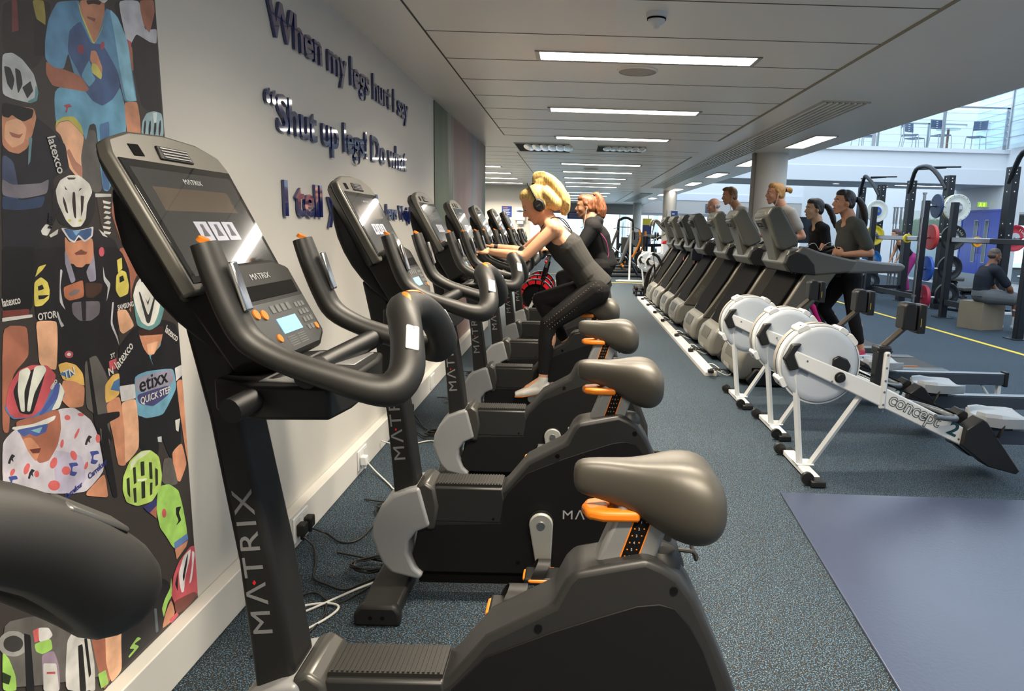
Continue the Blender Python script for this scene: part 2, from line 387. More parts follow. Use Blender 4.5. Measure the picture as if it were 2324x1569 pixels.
tag(MB().box(-.004, .004, -1.83, 1.83, -1.2, 1.2).build('art_panel', am, loc=(WX + .005, 8.37, 1.39), smooth=False), 'blurred mural panel in greens, pinks and greys at the far end of the white wall', 'mural')
# ================================================================= upright exercise bikes
def mirror(f):
    for s in (-1, 1): f(s)
def bike():
    t = thing('exercise_bike', 'x', 'exercise bike', (0, 0, 0))
    # front foot bar and rear foot bar
    b = MB().box(-.785, -.635, -.235, .235, .012, .072); b.prism([(-.80, .0), (-.625, .0), (-.625, .055), (-.645, .082), (-.775, .082), (-.80, .05)], -.27, -.225).prism([(-.80, .0), (-.625, .0), (-.625, .055), (-.645, .082), (-.775, .082), (-.80, .05)], .225, .27)
    f = b.build('front_foot', blk, t, bevel=.012)
    h = MB()
    for x in (-.735, -.69): h.cyl((x, -.2715, .036), (x, -.269, .036), .008, 12)
    h.build('bolt_hole', blk3, f)
    b = MB().box(.40, .49, -.25, .25, .012, .065).prism([(.385, 0), (.505, 0), (.505, .06), (.49, .078), (.4, .078), (.385, .06)], -.28, -.23).prism([(.385, 0), (.505, 0), (.505, .06), (.49, .078), (.4, .078), (.385, .06)], .23, .28)
    b.build('rear_foot', blk, t, bevel=.01)
    MB().prism([(-.60, .065), (.44, .065), (.44, .14), (-.60, .14)], -.05, .05).build('base_beam', blk3, t, smooth=False)
    MB().prism([(.33, .10), (.455, .10), (.47, .17), (.43, .26), (.36, .30), (.3, .28)], -.075, .075).build('tail_cover', rubber, t, bevel=.02)
    MB().tube([(.44, -.05, .23), (.505, -.05, .22), (.515, -.05, .19), (.515, .05, .19), (.505, .05, .22), (.44, .05, .23)], .009, 8, smooth=3).build('lift_handle', rubber, t)
    # body shell
    body = [(-.56, .115), (.335, .115), (.365, .165), (.405, .25), (.425, .33), (.42, .41), (.385, .50), (.34, .60), (.297, .69), (.258, .745), (.222, .768), (.182, .785), (.14, .776), (.05, .757), (.025, .752), (.006, .73), (-.022, .672), (-.17, .59), (-.25, .49), (-.285, .462), (-.55, .462), (-.60, .3), (-.62, .2)]
    MB().prism(body, -.07, .07).build('body_shell', shell, t, bevel=.016, seg=3)
    inner = [(-.59, .125), (.325, .125), (.35, .19), (.372, .28), (.375, .36), (.352, .48), (.318, .57), (.285, .63), (.25, .672), (.215, .682), (.165, .676), (.09, .65), (-.02, .61), (-.17, .545), (-.245, .462), (-.262, .425), (-.27, .335), (-.525, .325), (-.59, .29), (-.62, .2)]
    mirror(lambda s: MB().prism(inner, s * .0685, s * .0735).build('side_panel', panel, t, bevel=.002))
    def tx(s):
        b = MB(); b.text('M\u039bTRIX', .052, (-.03 if s < 0 else .19, s * .0737, .36), (-s, 0, 0), (0, 0, 1), sx=1.15, gap=1.15); b.build('side_logo', logo, t, smooth=False)
    mirror(tx)
    h = MB()
    for s in (-1, 1):
        for x, z in ((.245, .715), (-.052, .618), (-.20, .17), (-.30, .352)): h.cyl((x, s * .065, z), (x, s * .0738, z), .009 if x > -.25 else .005, 12)
    h.build('screw_hole', blk3, t)
    # silver nose cowl and collar
    nose = [(-.585, .485), (-.63, .475), (-.69, .45), (-.74, .395), (-.768, .335), (-.775, .28), (-.758, .22), (-.735, .165), (-.70, .125), (-.59, .098), (-.575, .12), (-.61, .15), (-.634, .21), (-.63, .26), (-.60, .30), (-.545, .325)]
    MB().prism(nose, -.098, .098).build('nose_cowl', silver2, t, bevel=.03, seg=4)
    MB().prism([(-.60, .49), (-.565, .505), (-.528, .478), (-.515, .40), (-.53, .305), (-.565, .305), (-.585, .40)], -.088, .088, taper=None).build('collar', collarm, t, bevel=.012)
    MB().prism([(-.53, .335), (-.27, .335), (-.255, .42), (-.265, .478), (-.53, .478)], -.072, .072).build('step_box', shell, t, bevel=.006)
    s_ = MB().box(-.528, -.268, -.055, .055, .476, .488)
    for k in range(22): s_.box(-.522 + k * .0115, -.5165 + k * .0115, -.053, .053, .488, .4915)
    s_.build('step_tread', rubber, t, smooth=False)
    # cranks and pedals
    hub = MB()
    mirror(lambda s: hub.lathe([(0, s * .073), (.05, s * .073), (.05, s * .083), (0, s * .083)], (-.11, 0, .345), 'y', 28))
    hub.build('crank_hub', blk2, t)
    def crank(s, dn):
        c = MB(); d = -1 if dn else 1; pz = .345 + d * .175; px = -.11 - .012 * d
        y0, y1 = s * .088, s * .108
        out = []
        for k in range(13): a = math.pi * k / 12; out.append((-.11 + .047 * math.cos(a), .345 - d * .047 * math.sin(a)))
        for k in range(7): a = math.pi * k / 6; out.append((px - .029 * math.cos(a), pz + d * .029 * math.sin(a)))
        c.prism(out, y0, y1); k = c.build('crank_arm', M('crank_alloy', (172, 172, 166), .35, .4), t, bevel=.005)
        MB().lathe([(0, s * .115), (.016, s * .115), (.018, s * .107), (0, s * .107)], (-.11, 0, .345), 'y', 20).build('crank_bolt', steel, k)
        # pedal
        yc = s * .172; z = pz
        P = MB().box(px - .068, px + .068, yc - .05, yc + .05, z - .018, z + .012).cyl((px, s * .10, z), (px, s * .13, z), .011)
        P.box(px - .01, px + .01, yc + s * .03, yc + s * .045, z - .10, z)
        p = P.build('pedal', blk, t, bevel=.008)
        r = MB(); q = [(px + sx * .069, yc + sy * .051, z + .002) for sx, sy in ((-1, -1), (1, -1), (1, 1), (-1, 1))]
        pts = []
        for i in range(4):
            a, b_ = Vector(q[i]), Vector(q[(i + 1) % 4]); pts += [a.lerp(b_, .2), a.lerp(b_, .5), a.lerp(b_, .8)]
        r.tube(pts, .0065, 8, closed=True); r.build('orange_rim', orange, p)
        st = MB(); ring = []
        for k in range(13):
            a = math.pi * k / 12; ring.append([(px - .022 + .03 * math.sin(a) + dx, yc - s * .048 * math.cos(a) , z + .062 * math.sin(a) ** .8) for dx in (-.024, .024)])
        rings = [[Vector(a), Vector(b_), Vector(b_) + Vector((0, 0, .003)), Vector(a) + Vector((0, 0, .003))] for a, b_ in ring]
        st.loft(rings); st.build('toe_strap', blk, p)
    crank(-1, True); crank(1, False)
    # seat post, scale, lever, saddle
    MB().prism([(.045, .69), (.185, .69), (.25, .90), (.125, .90)], -.033, .033).build('seat_post', silver, t, bevel=.012, seg=3)
    def scale(s):
        b = MB().mi(0).prism([(.105, .70), (.143, .70), (.196, .872), (.160, .872)], s * .0325, s * .0345)
        b.mi(1)
        for x0, x1 in ((.102, .105), (.143, .146)): b.prism([(x0, .70), (x1, .70), (x1 + .053 + (0 if x0 > .12 else .002), .872), (x0 + .053 + (0 if x0 > .12 else .002), .872)], s * .0325, s * .0342)
        for k in range(10):
            u = (k + .6) / 10.5; x = .124 + .053 * u; z = .70 + .172 * u
            b.mi(1).box(x - .012, x - .009, s * .0345 - .0004, s * .0345 + .0004, z - .0015, z + .0015).box(x + .009, x + .012, s * .0345 - .0004, s * .0345 + .0004, z - .0015, z + .0015)
            b.mi(2).text(str(10 - k), .0085, (x - s * -.003, s * .0347, z - .003), (-s, 0, 0), (0, 0, 1))
        b.build('height_scale', [blk3, orange, logo], t, smooth=False)
    mirror(scale)
    MB().lathe([(0, .785), (.03, .78), (.045, .76), (.045, .74), (0, .74)], (.225, 0, 0), 'z', 24).build('post_cap', rubber, t)
    MB().prism([(.168, -.046), (.168, -.020), (.098, -.016), (.098, .016), (.168, .020), (.168, .046), (.085, .048), (.048, .032), (.038, 0), (.048, -.032), (.085, -.048)], .858, .884, ax='z').build('seat_lever', orange, t, bevel=.009, seg=3)
    # saddle : sections along x
    rings = []; prof = [(.018, .012, .968, .935, 0), (.024, .024, .984, .915, 0), (.05, .031, .990, .905, 0), (.10, .036, .990, .893, .001), (.15, .050, .989, .872, .004), (.20, .078, .995, .842, .009), (.245, .106, 1.004, .816, .014), (.29, .120, 1.001, .806, .015), (.32, .119, .986, .812, .012), (.342, .104, .960, .830, .006), (.354, .08, .925, .86, 0)]
    n = 28
    for x, w, zt_, zb, gr in prof:
        r = []; zc = (zt_ + zb) / 2; hh = (zt_ - zb) / 2
        for k in range(n):
            a = 2 * math.pi * k / n; y = w * math.copysign(abs(math.cos(a)) ** .55, math.cos(a)); z = hh * math.copysign(abs(math.sin(a)) ** .62, math.sin(a))
            if z > 0: z -= gr * 1.2 * math.exp(-(y / .014) ** 2) ; z -= .010 * (abs(y) / .12) ** 2
            else: y *= .78 + .22 * (1 - abs(math.sin(a)))
            r.append((x, y, zc + z))
        rings.append(r)
    MB().loft(rings).build('saddle', vinyl, t, sub=1, angle=80)
    MB().box(.13, .25, -.03, .03, .84, .875).build('saddle_clamp', blk2, t, bevel=.006)
    # console mast
    MB().prism([(-.69, .40), (-.597, .44), (-.635, .75), (-.69, 1.08), (-.70, 1.24), (-.80, 1.28), (-.76, 1.08), (-.715, .75)], -.06, .06).build('console_mast', blk, t, bevel=.014, seg=3)
    for s in (-1, 1):
        b = MB(); 
        up = Vector((-.09, 0, 1)).normalized()
        if s < 0: b.text('M\u039bTRIX', .062, (-.645, -.0603, .58), up, (-1, 0, -.09), sx=1.35, gap=1.2)
        else: b.text('M\u039bTRIX', .062, (-.69, .0603, .58), up, (1, 0, .09), sx=1.35, gap=1.2)
        b.build('mast_logo', logo2, t, smooth=False)
    MB().prism([(-.6805, .700), (-.6765, .706), (-.6805, .712), (-.6845, .706)], -.0612, -.0600).build('logo_dot', red, t, smooth=False)
    # handlebar: two side bars rising into horns in front, meeting in a raised inverted V behind
    hb = MB()
    def side(s):
        pts = [(-.655, s * .226, 1.452), (-.638, s * .226, 1.400), (-.612, s * .228, 1.330), (-.583, s * .228, 1.278), (-.52, s * .23, 1.242), (-.43, s * .23, 1.212), (-.362, s * .226, 1.192), (-.325, s * .212, 1.192), (-.308, s * .185, 1.22), (-.315, s * .145, 1.265), (-.330, s * .10, 1.300), (-.345, s * .05, 1.316), (-.35, 0, 1.318)]
        r = [(.022, .030), (.024, .035), (.025, .035), (.025, .032), (.023, .028), (.025, .029), (.029, .033), (.034, .036), (.033, .036), (.031, .034), (.033, .033), (.036, .034), (.036, .034)]
        hb.tube(pts, r, 16, smooth=4, up=(0, 1, 0))
    side(-1); side(1)
    hb.build('handlebar', rubber, t, angle=60)
    def acc(s):
        MB().tube([(-.658, s * .226, 1.4545), (-.6545, s * .226, 1.462)], [.012, .010], 14).build('grip_button', orange, t)
        # metal contact plates
        MB().prism([(-.612, 1.42), (-.603, 1.422), (-.577, 1.335), (-.586, 1.33)], s * .227 - .012, s * .227 + .012).build('contact_plate', chrome, t, bevel=.003)
        d = Vector((-.15, -s * .75, .62)).normalized(); nn = Vector((.45, s * .62, .62)); nn = (nn - d * nn.dot(d)).normalized(); w = nn.cross(d); c = Vector((-.314, s * .150, 1.258)) + nn * .0325
        b = MB(); b.add([c + d * i * .03 + w * j * .013 + nn * k for i in (-1, 1) for j in (-1, 1) for k in (-.003, .003)], [(0, 1, 3, 2), (4, 6, 7, 5), (0, 4, 5, 1), (2, 3, 7, 6), (0, 2, 6, 4), (1, 5, 7, 3)])
        b.build('contact_plate', white, t, bevel=.003)  # white colour stands in for the lights reflected in the steel
        b = MB(); b.tube([(-.352, s * .012, 1.353), (-.340, s * .045, 1.349), (-.322, s * .085, 1.333)], [.003, .010, .003], 10, smooth=4, flat=.4); b.build('thumb_pad', orange, t)
    mirror(acc)
    # cross bar and tray
    MB().tube([(-.615, -.25, 1.150), (-.48, .23, 1.215)], .024, 14).tube([(-.615, .25, 1.150), (-.48, -.23, 1.215)], .024, 14).build('support_bar', blk2, t)
    MB().prism([(-.70, -.14), (-.60, -.20), (-.455, -.19), (-.44, -.1), (-.44, .1), (-.455, .19), (-.60, .20), (-.70, .14)], 1.118, 1.185, ax='z').build('accessory_tray', blk, t, bevel=.008)
    MB().box(-.60, -.47, -.165, -.02, 1.184, 1.188).box(-.60, -.47, .02, .165, 1.184, 1.188).build('tray_pocket', silver, t, bevel=.002)
    # display console
    def F(u, v, w): # u across (y), v down the face, w outward (towards the rider)
        d = Vector((.145, 0, -.275)).normalized(); nrm = Vector((.275, 0, .145)).normalized(); return Vector((-.835, 0, 1.64)) + d * v + nrm * w + Vector((0, u, 0))
    def fp(b, pts, w0, w1, inset=0):
        n = len(pts); b.add([F(u, v, w0) for u, v in pts] + [F(u * (1 - inset), v, w1) for u, v in pts], [tuple(range(n)), tuple(range(2 * n - 1, n - 1, -1))] + [(i, n + i, n + (i + 1) % n, (i + 1) % n) for i in range(n)])
    top = [(-.206, .315), (-.210, .035), (-.195, .005), (-.12, -.018), (0, -.026), (.12, -.018), (.195, .005), (.210, .035), (.206, .315)]
    b = MB(); fp(b, top, 0, -.028); o1 = b.build('display_frame', M('console_bezel', (96, 94, 88), .38, .2), t, bevel=.006)
    b = MB(); fp(b, top, -.026, -.066, .30); b.build('display_back', blk, t, bevel=.012)
    b = MB(); fp(b, [(-.200, .045), (.200, .045), (.195, .298), (-.195, .298)], -.001, .0025); sc_ = b.build('screen', glassdark, t, bevel=.001)
    b = MB(); fp(b, [(-.184, .062), (.184, .062), (.18, .285), (-.18, .285)], .0026, .0028); b.build('screen_image', M('screen_grey', (52, 53, 54), .12, coat=1., emit=.03), sc_, smooth=False)
    b = MB(); fp(b, [(-.15, .10), (.13, .10), (.13, .15), (-.15, .15)], .0028, .00295); b.build('screen_picture', M('screen_picture_tan', (82, 72, 62), .15, coat=1., var=.4, vscale=30), sc_, smooth=False)
    for k in (-1, 0, 1):
        b = MB(); fp(b, [(k * .055 - .024, .172), (k * .055 + .024, .172), (k * .055 + .024, .215), (k * .055 - .024, .215)], .0028, .003); ic = b.build('screen_icon', M('screen_icon_white', (150, 150, 160), .2, emit=.35), sc_, smooth=False)
        b = MB(); fp(b, [(k * .055 - .006, .178), (k * .055 + .006, .178), (k * .055 + .006, .19), (k * .055 + .012, .205), (k * .055 - .012, .205), (k * .055 - .006, .19)], .003, .0032); b.build('icon_figure', M('icon_dark', (60, 60, 70), .3), ic, smooth=False)
    # a text helper on the face plane
    dv = F(0, 1, 0) - F(0, 0, 0)
    MB().text('M\u039bTRIX', .016, F(-.028, .088, .0031), (0, 1, 0), -dv, sx=1.2, depth=.0004).build('screen_logo', logo, sc_, smooth=False)
    b = MB(); fp(b, [(-.055, .006), (.055, .006), (.06, .036), (-.06, .036)], -.001, .004); gr = b.build('speaker_grille', blk2, o1, bevel=.002)
    b = MB()
    for k in range(4): fp(b, [(-.048, .0105 + k * .0065), (.048, .0105 + k * .0065), (.048, .0128 + k * .0065), (-.048, .0128 + k * .0065)], .004, .006)
    b.build('grille_slat', steel, gr, smooth=False)
    b = MB(); fp(b, [(-.145, .012), (-.112, .010), (-.110, .034), (-.143, .036)], -.002, .0012); b.build('camera_socket', blk3, o1, smooth=False)
    # spine under the display down to the mast
    sp = MB(); rg = []
    for x, z, w, th in ((-.865, 1.56, .13, .03), (-.83, 1.45, .16, .045), (-.775, 1.34, .14, .055), (-.72, 1.26, .09, .055), (-.66, 1.20, .07, .05), (-.60, 1.165, .07, .035)):
        rg.append([(x - th * .8, -w, z - th * .2), (x + th * .6, -w * .9, z + th * .4), (x + th * .6, w * .9, z + th * .4), (x - th * .8, w, z - th * .2)])
    sp.loft(rg); sp.build('spine', blk, t, bevel=.02, sub=1)
    # keypad console
    kp = MB(); rg = []
    K = [(-.17, 0), (-.155, .175), (-.10, .20), (.10, .20), (.155, .175), (.17, 0), (.10, -.022), (-.10, -.022)]
    def G(u, v, w):
        d = Vector((.11, 0, -.19)).normalized(); nrm = Vector((.19, 0, .11)).normalized(); return Vector((-.68, 0, 1.385)) + d * v + nrm * w + Vector((0, u, 0))
    def gp(b, pts, w0, w1, inset=0):
        n = len(pts); b.add([G(u, v, w0) for u, v in pts] + [G(u * (1 - inset), v, w1) for u, v in pts], [tuple(range(n)), tuple(range(2 * n - 1, n - 1, -1))] + [(i, n + i, n + (i + 1) % n, (i + 1) % n) for i in range(n)])
    gp(kp, K, .012, -.09, .25); ko = kp.build('keypad_console', blk, t, bevel=.010)
    b = MB(); gp(b, [(-.14, .035), (.14, .035), (.135, .066), (-.135, .066)], .0115, .0135); b.build('shelf_slot', blk3, ko, smooth=False)
    b = MB(); gp(b, [(-.15, .075), (.15, .075), (.135, .172), (.09, .19), (-.09, .19), (-.135, .172)], .0115, .0135); b.build('keypad_panel', M('keypad_panel', (60, 62, 62), .35), ko, bevel=.001)
    b = MB(); gp(b, [(-.048, .115), (.048, .115), (.048, .15), (-.048, .15)], .0135, .0150); b.build('small_display', lcd, ko, smooth=False)
    gd = G(0, 1, 0) - G(0, 0, 0)
    MB().text('M\u039bTRIX', .019, G(-.044, .022, .0125), (0, 1, 0), -gd, sx=1.3).build('keypad_logo', logo, ko, smooth=False)
    keys = MB().mi(0)
    for r_ in range(4):
        for c_ in range(3):
            u, v = .075 + c_ * .018, .090 + r_ * .019; gp(keys, [(u, v), (u + .013, v), (u + .013, v + .012), (u, v + .012)], .0135, .015)
    for c_ in range(4): u = -.045 + c_ * .026; gp(keys, [(u, .085), (u + .017, .085), (u + .017, .102), (u, .102)], .0135, .015)
    for k in range(5):
        gp(keys, [(-.045, .158 + k * .005), (-.005, .158 + k * .005), (-.005, .160 + k * .005), (-.045, .160 + k * .005)], .0135, .014)
        gp(keys, [(.005, .158 + k * .005), (.045, .158 + k * .005), (.045, .160 + k * .005), (.005, .160 + k * .005)], .0135, .014)
    keys.build('key', M('key_grey', (92, 94, 94), .5), ko, smooth=False)
    for u, v, r_ in ((-.085, .10, .011), (-.115, .095, .011), (-.08, .155, .009), (.12, .156, .008)):
        c0, c1 = G(u, v, .0125), G(u, v, .0165); MB().cyl(c0, c1, r_, 14).build('round_key', orange, ko)
    return t
BK = bike()
BY = [(.315, -.05, 'nearest exercise bike, only its black handlebar corner showing at the lower left'), (1.48, -.005, 'large foreground exercise bike with its lit screen and saddle nearest the camera'), (2.65, .01, 'second exercise bike in the row, its whole silver nose and orange-rimmed pedal in view'),
      (3.80, .02, 'third exercise bike, between the second bike and the blonde rider'), (4.96, -.01, 'fourth exercise bike, ridden by the blonde woman with headphones'), (6.1, -.01, 'fifth exercise bike, empty, just beyond the blonde rider'), (7.3, 0., 'sixth exercise bike in the row, second beyond the blonde rider'), (8.5, 0., 'seventh and farthest exercise bike of the matching row')]
for i, (y, dx, l) in enumerate(BY):
    o = BK if i == 1 else copy_tree(BK); o.location = (dx, y, 0); o['label'] = l; o['group'] = 'exercise bikes in a row along the wall'
    if i == 0: BIKE0 = o
for ch in BIKE0.children:
    if ch.name.startswith('contact_plate'): ch.material_slots[0].link = 'OBJECT'; ch.material_slots[0].material = M('contact_steel_no_glint', (84, 84, 82), .35, .6)  # darker copy of the plates, without the reflection painted on the other bikes
# ================================================================= double-height side
RX, BY0, BZ, BT = 11.75, 19.35, 2.92, 3.85      # right wall, front of the walkway, its underside and top
struct(MB().box(RX, RX + .15, -4, 34, 0, 8).build('wall_right', cool, smooth=False))
struct(MB().box(SOF - .15, RX, 34, 34.15, 2.88, 8).build('wall_far_upper', cool, smooth=False))
struct(MB().box(SOF, RX, BY0, 21.8, BZ, BT - .1).build('trim_4', cool, smooth=False))
struct(MB().box(SOF, RX, BY0 - .09, 21.9, BT - .1, BT).build('trim_5', cool, smooth=False))
struct(MB().box(SOF, RX, BY0 - .02, BY0, BZ, BZ + .40).box(SOF, RX, 33.97, 34.0, 2.88, 3.2).build('trim_6', M('atrium_white_lower', (220, 225, 230), .6), smooth=False))
struct(MB().box(SOF - .15, SOF, 14.2, 34, CZ + .12, CZ + 1.1).build('trim_7', cool, smooth=False))
struct(MB().box(10.0, RX, 30.8, 31, 0, 4.2).build('wall_screen', M('white_gloss_wall', (214, 217, 220), .25), smooth=False))
struct(MB().box(-1.25, SOF, 34, 34.2, 2.18, 2.6).box(SOF, RX, 34, 34.2, 2.24, 2.88).build('wall_header', M('header_grey', (186, 182, 178), .6), smooth=False))
# glass front under the header
gl = M('clear_glass', (235, 245, 245), .02, trans=1., spec=.5)
def glass_pane(nm, pts4, parent=None, th=.01, struct_=True):
    o = MB().box(*pts4).build(nm, gl, parent, smooth=False)
    if struct_ and parent is None: struct(o)
    return o
t = struct(thing('window_1', None, None, (0, 34.1, 0)))
fr = MB()
for x in (-1.2, .8, 2.2, 3.6, 5.6, 7.6, 9.6, 11.7): fr.box(x - .02, x + .02, -.03, .03, 0, 2.18)
fr.box(-1.25, RX, -.04, .04, 0, .08).box(-1.25, RX, -.04, .04, 2.12, 2.18).box(SOF, RX, -.04, .04, 2.18, 2.24)
fr.build('window_frame', steel, t, smooth=False)
MB().box(-1.2, 11.7, -.004, .004, .08, 2.12).build('pane', gl, t, smooth=False)
# beyond the glass: pale lobby
lob = M('lobby_white', (238, 238, 236), .6)
struct(MB().box(-6, 12, 34.2, 42, -.09, .004).build('floor_lobby', M('lobby_floor', (200, 200, 196), .3), smooth=False))
b = MB()
for k in range(7): b.box(-1, 9, 40.5, 40.55, .35 + k * .16, .38 + k * .16)
for x in (.4, 2.6, 4.4, 6.4): b.box(x, x + .28, 39, 39.3, 0, 2.6)
struct(b.build('trim_8', lob, smooth=False))
# balcony: posts, rails, cables, glass
t = thing('balcony_railing', 'steel and glass railing with thin horizontal cables along the upper walkway', 'railing', (0, BY0 + .12, BT))
p = MB()
for x in (6.3, 8.09, 9.96, 11.68): p.box(x - .045, x + .045, -.03, .0, 0, 1.12).box(x - .015, x + .015, .03, .05, 0, 1.12)
p.build('post', steel, t, smooth=False)
p = MB().box(SOF, RX, -.03, .02, 1.09, 1.13); p.build('handrail', steel, t, smooth=False)
p = MB()
for k in range(5): p.cyl((SOF, -.02, .15 + k * .2), (RX, -.02, .15 + k * .2), .004, 6)
p.build('cable', steel, t)
MB().box(SOF, RX, .03, .038, .02, 1.04).build('glass_panel', gl, t, smooth=False)
t = thing('balcony_railing', 'steel and glass railing on the far edge of the upper walkway', 'railing', (0, 21.6, BT))
p = MB()
for x in (5.4, 7.3, 9.1, 10.6): p.box(x - .03, x + .03, -.03, .0, 0, 1.0)
p.build('post', steel, t, smooth=False); MB().box(SOF, RX, -.03, .02, .96, 1.0).build('handrail', steel, t, smooth=False)
# glazed side screen above the right wall
t = thing('glass_screen', 'tall glass screen with wire mesh lines where the walkway meets the right wall', 'glass screen', (11.55, 17.2, BT))
MB().box(0, .012, -2, 1.9, .0, 2.6).build('glass_panel', M('pale_glass', (200, 222, 232), .1, alpha=.45), t, smooth=False)
p = MB()
for y in (-2, -.6, .7, 1.88): p.box(-.03, .03, y - .03, y + .03, 0, 2.6)
for k in range(6): p.box(-.01, .02, -2, 1.9, .3 + k * .4, .31 + k * .4)
p.build('frame', steel, t, smooth=False)
# upper wall windows seen beyond the walkway
t = struct(thing('window_2', None, None, (RX, 19.7, BT)))
blu = M('sky_window', (168, 200, 228), .1, emit=.5)
MB().box(-.03, 0, -1.0, 1.3, .15, 2.6).build('pane', blu, t, smooth=False)
p = MB()
for k in range(12): p.box(-.06, -.03, -1.0, 1.3, .3 + k * .18, .33 + k * .18)
p.build('blind', cool, t, smooth=False)
# cafe chairs and tables up there
def chair():
    t = thing('cafe_chair', 'x', 'chair')
    bk = MB()
    rings = []
    for k in range(7): a = -1 + k / 3.; rings.append([(a * .19, .19 - .03 * (1 - a * a) * -1 + dy, z) for dy, z in ((0, .66), (.012, .66), (.035, .92), (.023, .92))])
    bk.loft(rings); bk.build('backrest', M('navy_seat', (40, 62, 104), .5), t)
    h = MB()
    for k in range(4): h.cyl((0, .18, .70 + k * .055), (0, .27, .70 + k * .055), .011, 8)
    h.build('back_hole', lob, t)
    MB().box(-.19, .19, -.2, .2, .44, .465).build('seat', M('navy_seat'), t, bevel=.01)
    for x in (-1, 1):
        MB().tube([(x * .19, -.2, .44), (x * .21, -.23, 0)], .011, 8).build('leg', steel, t)
        MB().tube([(x * .19, .23, .93), (x * .19, .2, .5), (x * .19, .19, .44), (x * .21, .24, 0)], .011, 8).build('leg', steel, t)
    return t
ch = chair(); q = [(9.45, 20.3, 1.3, 'pale blue-backed café chair turned side-on, leftmost of the group by the railing'), (9.9, 20.95, .5, 'navy café chair half hidden behind the leftmost chair on the walkway'), (10.28, 20.2, .15, 'navy café chair with its back to the railing, centre of the upper walkway'), (11.35, 20.3, -.9, 'navy café chair angled away on the right of the glass table'), (8.05, 20.1, .3, 'navy café chair partly cut by the ceiling edge, left of the steel post'), (8.45, 20.75, -.2, 'grey-framed café chair next to the one cut by the ceiling edge')]
for i, (x, y, r, l) in enumerate(q):
    o = ch if i == 0 else copy_tree(ch); o.location = (x, y, BT); o.rotation_euler = (0, 0, r); o['label'] = l; o['group'] = 'café chairs on the upper walkway'
for x, y, l in ((10.85, 20.9, 'round glass café table on a brown post between the navy chairs'), (7.5, 20.8, 'round café table with brown post near the ceiling edge')):
    t = thing('cafe_table', l, 'table', (x, y, BT)); MB().lathe([(0, .72), (.32, .72), (.33, .73), (.32, .74), (0, .74)]).build('table_top', M('frosted_glass', (180, 215, 210), .15, alpha=.7), t)
    MB().cyl((0, 0, .02), (0, 0, .72), .035).build('table_post', M('brown_wood', (120, 70, 50), .5), t); MB().lathe([(0, 0), (.22, 0), (.22, .015), (0, .03)]).build('table_foot', steel, t)
# double blue doors in the right wall
bl = M('blue_gloss', (28, 62, 178), .25, var=.06)
t = struct(thing('door_1', None, None, (RX, 20.1, 0)))
for s in (-1, 1):
    lf = MB().box(-.05, 0, min(0, s * 1.0), max(0, s * 1.0), .01, 2.22).build('door_leaf', bl, t, bevel=.004)
    a, c = s * .18, s * .34
    MB().box(-.056, -.05, min(a, c), max(a, c), .80, 1.98).build('vision_panel', M('door_glass', (70, 80, 85), .1), lf, smooth=False)
    f = MB(); a0, c0 = min(a, c), max(a, c)
    f.box(-.06, -.05, a0 - .015, a0, .785, 1.995).box(-.06, -.05, c0, c0 + .015, .785, 1.995).box(-.06, -.05, a0, c0, .785, .80).box(-.06, -.05, a0, c0, 1.98, 1.995)
    f.build('panel_trim', steel, lf, smooth=False)
    MB().tube([(-.05, s * .06, 1.45), (-.11, s * .06, 1.45), (-.11, s * .06, 1.05), (-.05, s * .06, 1.05)], .01, 8).build('door_handle', chrome, lf)
    MB().box(-.054, -.05, min(s * .04, s * .94), max(s * .04, s * .94), .02, .45).build('kick_plate', steel, lf, smooth=False)
f = MB().box(-.06, 0, -1.07, -1.0, 0, 2.28).box(-.06, 0, 1.0, 1.07, 0, 2.28).box(-.06, 0, -1.0, 1.0, 2.22, 2.28); f.build('door_frame', bl, t, smooth=False)
t = thing('exit_sign', 'green and yellow running man exit sign box above the blue doors', 'sign', (RX, 20.0, 2.42))
MB().box(-.32, 0, -.05, .05, -.08, .08).build('sign_box', offwhite, t, bevel=.005)
MB().box(-.32, -.06, -.0515, -.05, -.065, .065).build('sign_face', M('exit_green', (120, 175, 50), .4, emit=.8), t, smooth=False)
b = MB()   # running figure, door and arrow of the sign
b.cyl((-.24, -.053, .04), (-.24, -.0515, .04), .013, 12).prism([(-.255, .025), (-.225, .025), (-.22, -.01), (-.245, -.015)], -.053, -.0515).prism([(-.245, -.012), (-.225, -.012), (-.20, -.055), (-.215, -.055)], -.053, -.0515).prism([(-.25, -.01), (-.235, -.01), (-.26, -.05), (-.28, -.05)], -.053, -.0515).prism([(-.16, .04), (-.12, .04), (-.12, -.05), (-.16, -.05)], -.053, -.0515)
b.build('sign_figure', M('sign_yellow', (250, 225, 90), .4, emit=.8), t, smooth=False)
# door stickers
for z, c, l in ((1.0, (230, 230, 225), 'small white round door notice'), (.93, (90, 170, 90), 'small green round door notice'), (.83, (225, 225, 230), 'small white square door notice, lowest of three')):
    tag(MB().cyl((RX - .053, 19.9, z + .1), (RX - .050, 19.9, z + .1), .036, 16).build('door_notice', M('notice_%d' % int(z * 100), c, .4)), l + ' on the blue door', 'notice')
